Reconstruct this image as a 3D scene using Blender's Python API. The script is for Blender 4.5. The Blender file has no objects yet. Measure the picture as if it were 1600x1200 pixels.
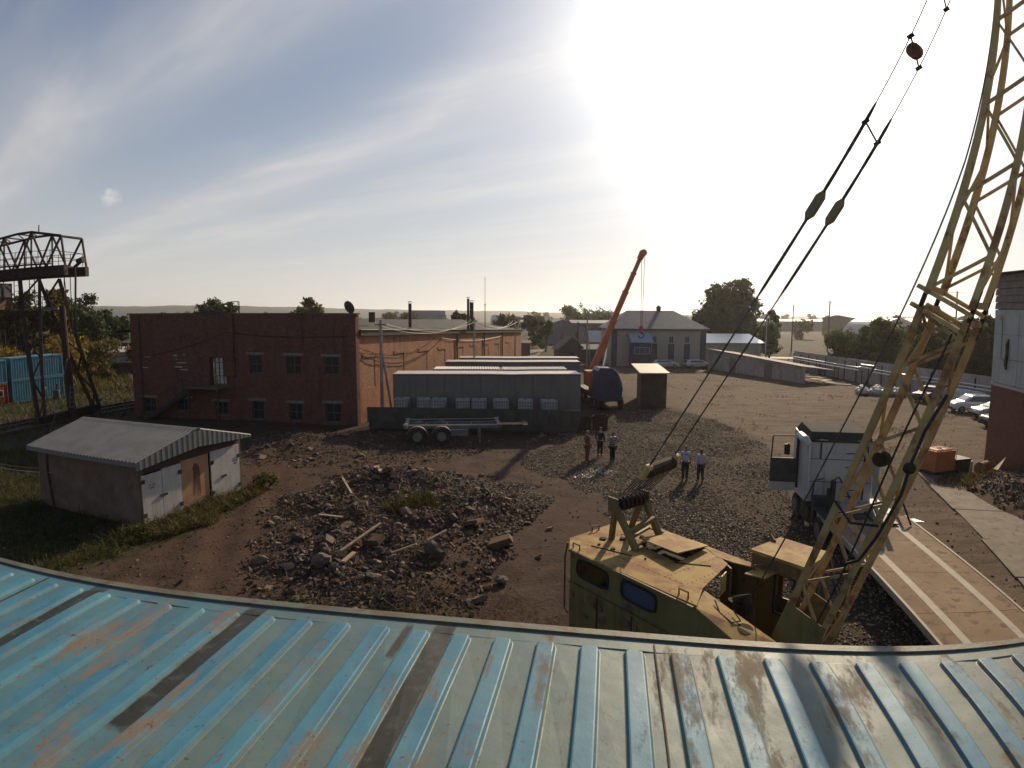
import bpy, math, random
import numpy as np
from mathutils import Vector, Matrix, Euler
rad = math.radians
sc = bpy.context.scene
col = sc.collection
random.seed(7)
rng = np.random.default_rng(7)

# ------------------------------------------------------------------ camera
# a phone's wide-angle lens with its barrel distortion: radial polynomial r -> angle
CAM_Z = 8.2
cd = bpy.data.cameras.new('camera')
cd.type = 'PANO'
cd.panorama_type = 'FISHEYE_LENS_POLYNOMIAL'
cd.sensor_fit = 'HORIZONTAL'
cd.sensor_width = 36.0
cd.sensor_height = 27.0
cd.fisheye_fov = rad(179)
K = (0.0011642111, 0.045915321, 0.00047111854, -8.8953157e-05, 2.6691201e-06)
cd.fisheye_polynomial_k0 = -K[0]
cd.fisheye_polynomial_k1 = -K[1]
cd.fisheye_polynomial_k2 = -K[2]
cd.fisheye_polynomial_k3 = -K[3]
cd.fisheye_polynomial_k4 = -K[4]
cd.clip_start = 0.05
cd.clip_end = 12000
cam = bpy.data.objects.new('camera', cd)
col.objects.link(cam)
_pitch, _roll = 0.112027, -0.003911
_Rr = Matrix(((math.cos(_roll), 0, math.sin(_roll)), (0, 1, 0), (-math.sin(_roll), 0, math.cos(_roll))))
_Rp = Matrix(((1, 0, 0), (0, math.cos(_pitch), math.sin(_pitch)), (0, -math.sin(_pitch), math.cos(_pitch))))
_M = _Rp @ _Rr                       # (right, forward, up) -> world
cam.matrix_world = Matrix.Translation((0, 0, CAM_Z)) @ (_M @ Matrix(((1, 0, 0), (0, 0, -1), (0, 1, 0)))).to_4x4()
sc.camera = cam

# ------------------------------------------------------------------ world, sun, exposure
SUN_AZ, SUN_EL = rad(25.3), rad(25.0)
SUN = Vector((math.sin(SUN_AZ) * math.cos(SUN_EL), math.cos(SUN_AZ) * math.cos(SUN_EL), math.sin(SUN_EL)))
sc.view_settings.view_transform = 'Standard'
sc.view_settings.look = 'None'
sc.view_settings.gamma = 1.0
sc.view_settings.use_curve_mapping = False
sc.view_settings.exposure = 0.0
sc.cycles.max_bounces = 6
sc.cycles.volume_bounces = 0
sc.cycles.transparent_max_bounces = 12
sc.cycles.caustics_reflective = False
sc.cycles.caustics_refractive = False
sc.cycles.sample_clamp_indirect = 4.0

world = bpy.data.worlds.new('World')
sc.world = world
world.use_nodes = True
nt = world.node_tree
nt.nodes.clear()


def N(nt, typ, **kw):
    n = nt.nodes.new(typ)
    for k, v in kw.items():
        if k.startswith('i_'):
            n.inputs[k[2:].replace('_', ' ')].default_value = v
        else:
            setattr(n, k, v)
    return n


def MA(nt, op, a, b=None, c=None, clamp=False):
    n = nt.nodes.new('ShaderNodeMath')
    n.operation = op
    n.use_clamp = clamp
    for i, v in enumerate((a, b, c)):
        if v is None:
            continue
        if isinstance(v, (int, float)):
            n.inputs[i].default_value = v
        else:
            nt.links.new(v, n.inputs[i])
    return n.outputs[0]


def MIX(nt, f, a, b, blend='MIX'):
    n = nt.nodes.new('ShaderNodeMix')
    n.data_type = 'RGBA'
    n.blend_type = blend
    n.clamp_factor = True
    for s, v in ((n.inputs[0], f), (n.inputs[6], a), (n.inputs[7], b)):
        if isinstance(v, (int, float)):
            s.default_value = v
        elif isinstance(v, (tuple, list)):
            s.default_value = (*v[:3], 1)
        else:
            nt.links.new(v, s)
    return n.outputs[2]


def SM(nt, x, lo, hi):
    n = nt.nodes.new('ShaderNodeMapRange')
    n.interpolation_type = 'SMOOTHSTEP'
    nt.links.new(x, n.inputs[0])
    n.inputs[1].default_value = lo
    n.inputs[2].default_value = hi
    return n.outputs[0]


def build_world():
    tc = N(nt, 'ShaderNodeTexCoord')
    sky = N(nt, 'ShaderNodeTexSky', sky_type='NISHITA', sun_disc=False, sun_elevation=SUN_EL, sun_rotation=SUN_AZ,
            altitude=150.0, air_density=1.0, dust_density=.45, ozone_density=2.5)
    base = MIX(nt, 1.0, sky.outputs[0], (SKY_K * .93, SKY_K * .98, SKY_K * 1.16), 'MULTIPLY')
    # soft shoulder: a hazy sky spreads the glow round the sun instead of piling it up
    den = MIX(nt, 1.0, MIX(nt, 1.0, base, (.85, .85, .85), 'MULTIPLY'), (1, 1, 1), 'ADD')
    base = MIX(nt, 1.0, base, den, 'DIVIDE')
    sep = N(nt, 'ShaderNodeSeparateXYZ')
    nt.links.new(tc.outputs['Generated'], sep.inputs[0])
    x, y, z = sep.outputs
    zc = MA(nt, 'MAXIMUM', z, 0.03)
    px = MA(nt, 'DIVIDE', x, zc)
    py = MA(nt, 'DIVIDE', y, zc)
    # streak frame: u along the cirrus bands, w across them
    u = MA(nt, 'SUBTRACT', MA(nt, 'MULTIPLY', px, .74), MA(nt, 'MULTIPLY', py, .67))
    w = MA(nt, 'ADD', MA(nt, 'MULTIPLY', px, .67), MA(nt, 'MULTIPLY', py, .74))
    cmb = N(nt, 'ShaderNodeCombineXYZ')
    nt.links.new(MA(nt, 'MULTIPLY', u, .22), cmb.inputs[0])
    nt.links.new(w, cmb.inputs[1])
    n1 = N(nt, 'ShaderNodeTexNoise', i_Scale=1.1, i_Detail=7.0, i_Roughness=.55, i_Distortion=.5)
    nt.links.new(cmb.outputs[0], n1.inputs['Vector'])
    n2 = N(nt, 'ShaderNodeTexNoise', i_Scale=3.2, i_Detail=5.0, i_Roughness=.5, i_Distortion=.3)
    nt.links.new(cmb.outputs[0], n2.inputs['Vector'])
    ww = MA(nt, 'ADD', w, MA(nt, 'MULTIPLY', MA(nt, 'SUBTRACT', n1.outputs[0], .5), .55))

    def band(c, s, drift=0.0):
        cc = MA(nt, 'ADD', MA(nt, 'MULTIPLY', u, drift), c)
        d = MA(nt, 'DIVIDE', MA(nt, 'SUBTRACT', ww, cc), s)
        return MA(nt, 'EXPONENT', MA(nt, 'MULTIPLY', MA(nt, 'MULTIPLY', d, d), -1.0))
    b = MA(nt, 'ADD', MA(nt, 'MULTIPLY', band(1.02, .30, .09), .85), MA(nt, 'MULTIPLY', band(2.02, .32, -.03), .82))
    b = MA(nt, 'ADD', b, MA(nt, 'MULTIPLY', band(3.3, .5), .5))
    wisps = SM(nt, n2.outputs[0], .35, .8)
    soft = SM(nt, n1.outputs[0], .40, .85)
    cl = MA(nt, 'MULTIPLY', b, MA(nt, 'ADD', MA(nt, 'MULTIPLY', wisps, .55), .50))
    cl = MA(nt, 'ADD', cl, MA(nt, 'MULTIPLY', soft, .46), clamp=True)
    # cosine to the sun
    dot = N(nt, 'ShaderNodeVectorMath', operation='DOT_PRODUCT')
    nt.links.new(tc.outputs['Generated'], dot.inputs[0])
    dot.inputs[1].default_value = SUN
    om = MA(nt, 'SUBTRACT', 1.0, dot.outputs['Value'])
    g1 = MA(nt, 'EXPONENT', MA(nt, 'DIVIDE', om, -.022))
    g2 = MA(nt, 'EXPONENT', MA(nt, 'DIVIDE', om, -.10))
    g3 = MA(nt, 'EXPONENT', MA(nt, 'DIVIDE', om, -.50))
    # thin ice cloud: white, much brighter towards the sun (forward scattering)
    ck = MA(nt, 'ADD', MA(nt, 'MULTIPLY', g3, .24), .62)
    cloud = MIX(nt, 1.0, (1.0, .95, .90), ck, 'MULTIPLY')
    s1 = MIX(nt, MA(nt, 'MULTIPLY', cl, .66), base, cloud)
    # low haze layer: cream towards the horizon
    hz = MA(nt, 'EXPONENT', MA(nt, 'DIVIDE', MA(nt, 'MAXIMUM', z, 0.0), -.17))
    hk = MA(nt, 'ADD', MA(nt, 'MULTIPLY', g3, .34), .64)
    hazec = MIX(nt, 1.0, (1.0, .95, .88), hk, 'MULTIPLY')
    s2 = MIX(nt, MA(nt, 'MULTIPLY', hz, .88), s1, hazec)
    # aureole round the sun, part of the hazy sky
    a1 = MIX(nt, 1.0, (1.0, .94, .84), MA(nt, 'ADD', MA(nt, 'MULTIPLY', g1, 3.0), MA(nt, 'MULTIPLY', g2, .26)), 'MULTIPLY')
    s3 = MIX(nt, 1.0, s2, a1, 'ADD')
    # small cloud puff low on the left
    dp = N(nt, 'ShaderNodeVectorMath', operation='DOT_PRODUCT')
    nt.links.new(tc.outputs['Generated'], dp.inputs[0])
    dp.inputs[1].default_value = (-0.5501, 0.8191, 0.1625)
    n3 = N(nt, 'ShaderNodeTexNoise', i_Scale=60.0, i_Detail=5.0, i_Roughness=.6)
    nt.links.new(tc.outputs['Generated'], n3.inputs['Vector'])
    pf = MA(nt, 'EXPONENT', MA(nt, 'DIVIDE', MA(nt, 'SUBTRACT', 1.0, dp.outputs['Value']), -.00016))
    pf = SM(nt, MA(nt, 'MULTIPLY', pf, n3.outputs[0]), .18, .45)
    s3 = MIX(nt, MA(nt, 'MULTIPLY', pf, .45), s3, (.88, .84, .78))
    bg = N(nt, 'ShaderNodeBackground')
    nt.links.new(s3, bg.inputs[0])
    bg.inputs[1].default_value = SKY_STRENGTH
    out = N(nt, 'ShaderNodeOutputWorld')
    nt.links.new(bg.outputs[0], out.inputs[0])


SKY_K = .094
SKY_STRENGTH = 1.0
build_world()
sl = bpy.data.lights.new('sun', 'SUN')
sl.energy = 5.0
sl.angle = rad(0.6)
sl.color = (1.0, .80, .56)
so = bpy.data.objects.new('sun', sl)
so.rotation_euler = SUN.to_track_quat('Z', 'Y').to_euler()
so.location = SUN * 60
col.objects.link(so)

# ------------------------------------------------------------------ helpers
W = {}          # object name -> world matrix of its frame


class MB:
    """collects shapes and links them as one mesh object"""

    def __init__(s):
        s.v, s.f, s.mi, s.cur = [], [], [], 0

    def add(s, vs, fs):
        b = len(s.v)
        s.v.extend([tuple(p) for p in vs])
        for f in fs:
            s.f.append(tuple(i + b for i in f))
            s.mi.append(s.cur)
        return s

    def hexa(s, p):      # 8 points: bottom 0-3 ccw, top 4-7
        return s.add(p, [(3, 2, 1, 0), (4, 5, 6, 7), (0, 1, 5, 4), (1, 2, 6, 5), (2, 3, 7, 6), (3, 0, 4, 7)])

    def box(s, c, d, rz=0.0, rot=None):
        hx, hy, hz = d[0] / 2, d[1] / 2, d[2] / 2
        R = rot if rot is not None else Matrix.Rotation(rz, 3, 'Z')
        c = Vector(c)
        return s.hexa([c + R @ Vector(q) for q in ((-hx, -hy, -hz), (hx, -hy, -hz), (hx, hy, -hz), (-hx, hy, -hz),
                                                   (-hx, -hy, hz), (hx, -hy, hz), (hx, hy, hz), (-hx, hy, hz))])

    def bb(s, x0, x1, y0, y1, z0, z1):
        return s.hexa([(x0, y0, z0), (x1, y0, z0), (x1, y1, z0), (x0, y1, z0), (x0, y0, z1), (x1, y0, z1), (x1, y1, z1), (x0, y1, z1)])

    def beam(s, a, b, w, h=None, up=(0, 0, 1)):
        a, b = Vector(a), Vector(b)
        h = w if h is None else h
        d = (b - a)
        if d.length < 1e-6:
            return s
        d.normalize()
        u = Vector(up)
        if abs(d.dot(u)) > .98:
            u = Vector((1, 0, 0))
        x = d.cross(u).normalized()
        y = x.cross(d).normalized()
        x *= w / 2
        y *= h / 2
        return s.hexa([a - x - y, a + x - y, a + x + y, a - x + y, b - x - y, b + x - y, b + x + y, b - x + y])

    def tube(s, pts, r, n=6, caps=True):
        P = [Vector(p) for p in pts]
        rs = r if isinstance(r, (list, tuple)) else [r] * len(P)
        vs, fs = [], []
        prev = None
        for i, p in enumerate(P):
            d = (P[min(i + 1, len(P) - 1)] - P[max(i - 1, 0)]).normalized()
            u = prev if prev is not None else (Vector((0, 0, 1)) if abs(d.z) < .9 else Vector((1, 0, 0)))
            x = d.cross(u)
            if x.length < 1e-4:
                x = d.cross(Vector((1, .3, 0)))
            x.normalize()
            y = x.cross(d).normalized()
            prev = y
            for k in range(n):
                a = 2 * math.pi * k / n
                vs.append(p + (x * math.cos(a) + y * math.sin(a)) * rs[i])
        for i in range(len(P) - 1):
            for k in range(n):
                k2 = (k + 1) % n
                fs.append((i * n + k, i * n + k2, (i + 1) * n + k2, (i + 1) * n + k))
        if caps:
            fs.append(tuple(range(n - 1, -1, -1)))
            fs.append(tuple((len(P) - 1) * n + k for k in range(n)))
        return s.add(vs, fs)

    def cyl(s, a, b, r0, r1=None, n=12):
        return s.tube([a, b], [r0, r0 if r1 is None else r1], n)

    def prism(s, pts, off):
        """polygon pts extruded by vector off"""
        n = len(pts)
        o = Vector(off)
        P = [Vector(p) for p in pts]
        vs = P + [p + o for p in P]
        fs = [tuple(range(n - 1, -1, -1)), tuple(range(n, 2 * n))]
        for i in range(n):
            j = (i + 1) % n
            fs.append((i, j, n + j, n + i))
        return s.add(vs, fs)

    def blob(s, c, r, seed=0, sub=1, flat=1.0, jag=.25):
        ico = ICO[sub]
        rr = random.Random(seed)
        vs = []
        for q in ico[0]:
            k = 1 + rr.uniform(-jag, jag)
            vs.append((c[0] + q[0] * r * k, c[1] + q[1] * r * k, c[2] + q[2] * r * k * flat))
        return s.add(vs, ico[1])

    def build(s, name, m, parent=None, L=False, smooth=False, **props):
        me = bpy.data.meshes.new(name)
        v = s.v
        if parent is not None and not L:
            inv = W[parent.name].inverted()
            v = [inv @ Vector(p) for p in v]
        me.from_pydata([tuple(p) for p in v], [], s.f)
        for q in (m if isinstance(m, (list, tuple)) else [m]):
            me.materials.append(q)
        if any(s.mi):
            me.polygons.foreach_set('material_index', s.mi)
        if smooth:
            me.polygons.foreach_set('use_smooth', [True] * len(me.polygons))
        me.update()
        o = bpy.data.objects.new(name, me)
        col.objects.link(o)
        if parent is not None:
            o.parent = parent
            W[o.name] = W[parent.name]
        else:
            W[o.name] = Matrix.Identity(4)
        for k, q in props.items():
            o[k] = q
        return o


def _ico(sub):
    t = (1 + 5 ** .5) / 2
    v = [Vector(p).normalized() for p in ((-1, t, 0), (1, t, 0), (-1, -t, 0), (1, -t, 0), (0, -1, t), (0, 1, t), (0, -1, -t), (0, 1, -t), (t, 0, -1), (t, 0, 1), (-t, 0, -1), (-t, 0, 1))]
    f = [(0, 11, 5), (0, 5, 1), (0, 1, 7), (0, 7, 10), (0, 10, 11), (1, 5, 9), (5, 11, 4), (11, 10, 2), (10, 7, 6), (7, 1, 8),
         (3, 9, 4), (3, 4, 2), (3, 2, 6), (3, 6, 8), (3, 8, 9), (4, 9, 5), (2, 4, 11), (6, 2, 10), (8, 6, 7), (9, 8, 1)]
    for _ in range(sub):
        mid, nf = {}, []

        def m(a, b):
            k = (min(a, b), max(a, b))
            if k not in mid:
                mid[k] = len(v)
                v.append(((v[a] + v[b]) / 2).normalized())
            return mid[k]
        for a, b, c in f:
            ab, bc, ca = m(a, b), m(b, c), m(c, a)
            nf += [(a, ab, ca), (b, bc, ab), (c, ca, bc), (ab, bc, ca)]
        f = nf
    return [tuple(q) for q in v], f


ICO = {0: _ico(0), 1: _ico(1), 2: _ico(2), 3: _ico(3)}


def tag(o, label=None, cat=None, group=None, kind=None):
    if label:
        o['label'] = label
    if cat:
        o['category'] = cat
    if group:
        o['group'] = group
    if kind:
        o['kind'] = kind
    return o


def T(name, label, cat, loc=(0, 0, 0), rz=0.0, group=None, rot=None):
    o = bpy.data.objects.new(name, None)
    o.empty_display_size = .3
    col.objects.link(o)
    o.location = loc
    e = Euler(rot) if rot is not None else Euler((0, 0, rz))
    o.rotation_euler = e
    W[o.name] = Matrix.Translation(loc) @ e.to_matrix().to_4x4()
    return tag(o, label, cat, group)


def kids(o):
    return [c for c in bpy.data.objects if c.parent == o]


def copy_tree(o, loc=None, rz=None, label=None, scale=None, parent=None, _ch=None):
    c = o.copy()
    col.objects.link(c)
    if parent is not None:
        c.parent = parent
    if loc is not None:
        c.location = loc
    if rz is not None:
        c.rotation_euler = (c.rotation_euler[0], c.rotation_euler[1], rz)
    if label:
        c['label'] = label
    if scale is not None:
        c.scale = (scale,) * 3 if isinstance(scale, (int, float)) else scale
    W[c.name] = Matrix.LocRotScale(c.location, c.rotation_euler, c.scale)
    for k in kids(o):
        if k is not c:
            copy_tree(k, parent=c)
    return c


def raw_mesh(name, v, f, m, smooth=False, matidx=None, **props):
    """fast mesh from numpy arrays; f is (n,3) or (n,4)"""
    me = bpy.data.meshes.new(name)
    v = np.asarray(v, np.float32)
    f = np.asarray(f, np.int32)
    n, k = f.shape
    me.vertices.add(len(v))
    me.vertices.foreach_set('co', v.ravel())
    me.loops.add(n * k)
    me.loops.foreach_set('vertex_index', f.ravel())
    me.polygons.add(n)
    me.polygons.foreach_set('loop_start', np.arange(0, n * k, k, dtype=np.int32))
    me.polygons.foreach_set('loop_total', np.full(n, k, np.int32))
    for q in (m if isinstance(m, (list, tuple)) else [m]):
        me.materials.append(q)
    if matidx is not None:
        me.polygons.foreach_set('material_index', np.asarray(matidx, np.int32))
    me.polygons.foreach_set('use_smooth', np.full(n, smooth))
    me.update(calc_edges=True)
    me.validate()
    o = bpy.data.objects.new(name, me)
    col.objects.link(o)
    W[o.name] = Matrix.Identity(4)
    for kk, q in props.items():
        o[kk] = q
    return o


# ------------------------------------------------------------------ materials
def mat(name, c, c2=None, sc=3.0, rough=.85, metal=0.0, bump=0.0, bs=30.0, c3=None, s3=6.0, t3=.58, w3=.06, spec=.3,
        lo=.35, hi=.65, bd=.02, stretch=None, streak=None, cs=None, r3=None, trans=0.0, rand=0.0, c4=None, s4=20.0, t4=.68):
    m = bpy.data.materials.new(name)
    m.use_nodes = True
    t = m.node_tree
    b = t.nodes['Principled BSDF']
    b.inputs['Metallic'].default_value = metal
    b.inputs['Roughness'].default_value = rough
    b.inputs['Specular IOR Level'].default_value = spec
    tc = N(t, 'ShaderNodeTexCoord')
    vec = tc.outputs['Object']
    if stretch:
        mp = N(t, 'ShaderNodeMapping')
        mp.inputs['Scale'].default_value = stretch
        t.links.new(vec, mp.inputs[0])
        vec = mp.outputs[0]

    def noise(s, d=6.0, r=.6, v=None):
        n = N(t, 'ShaderNodeTexNoise', i_Scale=s, i_Detail=d, i_Roughness=r)
        t.links.new(v or vec, n.inputs['Vector'])
        return n.outputs[0]
    cur = c
    if c2 is not None:
        cur = MIX(t, SM(t, noise(sc), lo, hi), c, c2)
    if cs is not None:      # streaks running down
        mp = N(t, 'ShaderNodeMapping')
        mp.inputs['Scale'].default_value = (1, 1, .08)
        t.links.new(tc.outputs['Object'], mp.inputs[0])
        cur = MIX(t, MA(t, 'MULTIPLY', SM(t, noise(streak or 5.0, 5.0, .6, mp.outputs[0]), .5, .75), .7), cur, cs)
    if c3 is not None:
        f3 = SM(t, noise(s3, 9.0, .65), t3 - w3, t3 + w3)
        cur = MIX(t, f3, cur, c3)
        if r3 is not None:
            rr = MA(t, 'MULTIPLY_ADD', f3, r3 - rough, rough)
            t.links.new(rr, b.inputs['Roughness'])
    if c4 is not None:
        cur = MIX(t, SM(t, noise(s4, 4.0, .6), t4 - .03, t4 + .03), cur, c4)
    if rand:
        oi = N(t, 'ShaderNodeObjectInfo')
        k = MA(t, 'MULTIPLY_ADD', oi.outputs['Random'], 2 * rand, 1 - rand)
        cur = MIX(t, 1.0, cur, k, 'MULTIPLY')
    if isinstance(cur, (tuple, list)):
        b.inputs['Base Color'].default_value = (*cur[:3], 1)
    else:
        t.links.new(cur, b.inputs['Base Color'])
    if trans:
        b.inputs['Transmission Weight'].default_value = trans
    if bump:
        bn = N(t, 'ShaderNodeBump', i_Strength=bump, i_Distance=bd)
        t.links.new(noise(bs, 8.0, .65), bn.inputs['Height'])
        t.links.new(bn.outputs[0], b.inputs['Normal'])
    return m


def brick_mat(name, ang, c1, c2, mortar, dirt, bump=1.0, sc=1.0):
    """brick courses along the wall direction ang (radians from +X)"""
    m = bpy.data.materials.new(name)
    m.use_nodes = True
    t = m.node_tree
    b = t.nodes['Principled BSDF']
    b.inputs['Roughness'].default_value = .9
    b.inputs['Specular IOR Level'].default_value = .15
    tc = N(t, 'ShaderNodeTexCoord')
    dt = N(t, 'ShaderNodeVectorMath', operation='DOT_PRODUCT')
    t.links.new(tc.outputs['Object'], dt.inputs[0])
    dt.inputs[1].default_value = (math.cos(ang), math.sin(ang), 0)
    sp = N(t, 'ShaderNodeSeparateXYZ')
    t.links.new(tc.outputs['Object'], sp.inputs[0])
    cb = N(t, 'ShaderNodeCombineXYZ')
    t.links.new(dt.outputs['Value'], cb.inputs[0])
    t.links.new(sp.outputs[2], cb.inputs[1])
    br = N(t, 'ShaderNodeTexBrick')
    br.offset = .5
    br.inputs['Scale'].default_value = 1.0
    br.inputs['Brick Width'].default_value = .26 * sc
    br.inputs['Row Height'].default_value = .077 * sc
    br.inputs['Mortar Size'].default_value = .011 * sc
    br.inputs['Mortar Smooth'].default_value = .3
    br.inputs['Color1'].default_value = (*c1, 1)
    br.inputs['Color2'].default_value = (*c2, 1)
    br.inputs['Mortar'].default_value = (*mortar, 1)
    t.links.new(cb.outputs[0], br.inputs['Vector'])
    n1 = N(t, 'ShaderNodeTexNoise', i_Scale=.9, i_Detail=8.0, i_Roughness=.65)
    t.links.new(tc.outputs['Object'], n1.inputs['Vector'])
    mp = N(t, 'ShaderNodeMapping')
    mp.inputs['Scale'].default_value = (1, 1, .12)
    t.links.new(tc.outputs['Object'], mp.inputs[0])
    n2 = N(t, 'ShaderNodeTexNoise', i_Scale=2.2, i_Detail=6.0)
    t.links.new(mp.outputs[0], n2.inputs['Vector'])
    n5 = N(t, 'ShaderNodeTexNoise', i_Scale=4.0, i_Detail=8.0, i_Roughness=.75)
    t.links.new(tc.outputs['Object'], n5.inputs['Vector'])
    c0 = MIX(t, MA(t, 'MULTIPLY', SM(t, n5.outputs[0], .55, .62), .5), br.outputs[0], tuple(q * 1.3 for q in mortar))
    c0 = MIX(t, MA(t, 'MULTIPLY', SM(t, n5.outputs[0], .44, .38), .45), c0, tuple(q * .5 for q in dirt))
    c = MIX(t, MA(t, 'MULTIPLY', SM(t, n1.outputs[0], .45, .75), .6), c0, dirt)
    c = MIX(t, MA(t, 'MULTIPLY', SM(t, n2.outputs[0], .5, .8), .5), c, tuple(q * .6 for q in dirt))
    t.links.new(c, b.inputs['Base Color'])
    n3 = N(t, 'ShaderNodeTexNoise', i_Scale=9.0, i_Detail=8.0, i_Roughness=.7)
    t.links.new(tc.outputs['Object'], n3.inputs['Vector'])
    n4 = N(t, 'ShaderNodeTexVoronoi', i_Scale=4.5)
    t.links.new(cb.outputs[0], n4.inputs['Vector'])
    hgt = MA(t, 'ADD', MA(t, 'MULTIPLY', br.outputs['Fac'], -.5), MA(t, 'MULTIPLY', n3.outputs[0], .9))
    bn = N(t, 'ShaderNodeBump', i_Strength=bump, i_Distance=.03)
    t.links.new(hgt, bn.inputs['Height'])
    t.links.new(bn.outputs[0], b.inputs['Normal'])
    return m


def glass_mat(name, c=(.02, .025, .03), rough=.08):
    m = bpy.data.materials.new(name)
    m.use_nodes = True
    b = m.node_tree.nodes['Principled BSDF']
    b.inputs['Base Color'].default_value = (*c, 1)
    b.inputs['Roughness'].default_value = rough
    b.inputs['Specular IOR Level'].default_value = .6
    return m


def clear_glass(name, tint=(.75, .8, .78), op=.25):
    m = bpy.data.materials.new(name)
    m.use_nodes = True
    t = m.node_tree
    b = t.nodes['Principled BSDF']
    b.inputs['Base Color'].default_value = (.12, .13, .12, 1)
    b.inputs['Roughness'].default_value = .1
    tr = N(t, 'ShaderNodeBsdfTransparent')
    tr.inputs[0].default_value = (*tint, 1)
    mx = N(t, 'ShaderNodeMixShader')
    mx.inputs[0].default_value = op
    t.links.new(tr.outputs[0], mx.inputs[1])
    t.links.new(b.outputs[0], mx.inputs[2])
    t.links.new(mx.outputs[0], t.nodes['Material Output'].inputs[0])
    return m


def leaf_mat(name, c, c2, tr=.35):
    m = bpy.data.materials.new(name)
    m.use_nodes = True
    t = m.node_tree
    b = t.nodes['Principled BSDF']
    b.inputs['Roughness'].default_value = .65
    b.inputs['Specular IOR Level'].default_value = .25
    g = N(t, 'ShaderNodeNewGeometry')
    cc = MIX(t, g.outputs['Random Per Island'], c, c2)
    t.links.new(cc, b.inputs['Base Color'])
    tl = N(t, 'ShaderNodeBsdfTranslucent')
    t.links.new(MIX(t, 1.0, cc, (1.5, 1.5, .9), 'MULTIPLY'), tl.inputs[0])
    mx = N(t, 'ShaderNodeMixShader')
    mx.inputs[0].default_value = tr
    t.links.new(b.outputs[0], mx.inputs[1])
    t.links.new(tl.outputs[0], mx.inputs[2])
    t.links.new(mx.outputs[0], t.nodes['Material Output'].inputs[0])
    return m


def noise2(x, y, s, seed=0):
    """smooth value noise on numpy arrays"""
    r = np.random.default_rng(seed)
    tab = r.random((64, 64))
    X, Y = x / s, y / s
    xi, yi = np.floor(X).astype(int), np.floor(Y).astype(int)
    fx, fy = X - xi, Y - yi
    fx, fy = fx * fx * (3 - 2 * fx), fy * fy * (3 - 2 * fy)
    a = tab[xi % 64, yi % 64]
    b = tab[(xi + 1) % 64, yi % 64]
    c = tab[xi % 64, (yi + 1) % 64]
    d = tab[(xi + 1) % 64, (yi + 1) % 64]
    return (a * (1 - fx) + b * fx) * (1 - fy) + (c * (1 - fx) + d * fx) * fy - .5


def inside(poly, x, y):
    c = np.zeros(x.shape, bool)
    n = len(poly)
    for i in range(n):
        x1, y1 = poly[i]
        x2, y2 = poly[(i + 1) % n]
        cond = ((y1 > y) != (y2 > y)) & (x < (x2 - x1) * (y - y1) / (y2 - y1 + 1e-12) + x1)
        c ^= cond
    return c


def edge_fade(poly, x, y):
    """distance to polygon edge, positive inside"""
    d = np.full(x.shape, 1e9)
    n = len(poly)
    for i in range(n):
        x1, y1 = poly[i]
        x2, y2 = poly[(i + 1) % n]
        dx, dy = x2 - x1, y2 - y1
        t = np.clip(((x - x1) * dx + (y - y1) * dy) / (dx * dx + dy * dy), 0, 1)
        d = np.minimum(d, np.hypot(x - x1 - t * dx, y - y1 - t * dy))
    return np.where(inside(poly, x, y), d, -d)


def wire(name, a, b, sag, r, m, parent=None, n=14, **props):
    a, b = Vector(a), Vector(b)
    pts = []
    for i in range(n + 1):
        t = i / n
        p = a.lerp(b, t)
        p.z -= sag * 4 * t * (1 - t)
        pts.append(p)
    q = MB()
    q.tube(pts, r, 4)
    return q.build(name, m, parent, **props)


def corr(o, u, v, L, D, pitch=.2, h=.035, prof=(.0, .35, .45, .9, 1.0), n=None):
    """corrugated sheet: from corner o, waves along unit u over length L, extruded along unit v over D; returns verts, faces"""
    o, u, v = Vector(o), Vector(u).normalized(), Vector(v).normalized()
    n = n or u.cross(v).normalized()
    cnt = max(1, int(round(L / pitch)))
    p = L / cnt
    lev = (0, 0, 1, 1, 0)
    xs = []
    for i in range(cnt):
        for a, l in zip((0, .30, .42, .78), (0, 0, 1, 1)):
            xs.append(((i + a) * p, l * h))
        xs.append(((i + .9) * p, 0))
    xs.append((L, 0))
    vs, fs = [], []
    for x, y in xs:
        vs.append(o + u * x + n * y)
        vs.append(o + u * x + n * y + v * D)
    for i in range(len(xs) - 1):
        fs.append((2 * i, 2 * i + 2, 2 * i + 3, 2 * i + 1))
    return vs, fs

# ------------------------------------------------------------------ ground
RUBBLE = [(-10.6, 24.6), (-9.2, 29.5), (-8.3, 32.0), (-5.6, 32.3), (-1.2, 30.6), (1.5, 25.2), (.4, 22.6), (-.6, 18.0), (-2.2, 14.2), (-7.4, 14.6), (-8.6, 18.5)]
GRAVEL = [(7.4, 50.5), (2.8, 38.9), (.5, 35.0), (1.4, 31.2), (3.6, 28.6), (4.6, 25.2), (4.3, 21.0), (4.5, 15.0), (5.5, 8), (16, 8.0), (13.5, 18), (12.5, 26), (16.4, 37.5), (16.5, 46), (14.5, 54)]
FINE = [(-5.8, 29.4), (-1.8, 30.0), (1.9, 27.6), (1.2, 25.3), (-2.6, 24.5), (-5.2, 26.0)]
TRACK = [(-16, 6), (-3, 6), (-7.5, 15.5), (-9.8, 24), (-10.5, 30), (-12.2, 33), (-13, 27), (-12.6, 22), (-13.8, 18.4), (-19, 14), (-24, 8)]
YARD = [(-24, 6), (22, 6), (24, 30), (28, 33), (40, 44), (45, 58), (44, 95), (30, 101), (5, 104), (-8, 60), (-12, 44), (-31, 46), (-26, 33), (-20, 25), (-15, 19)]


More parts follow.
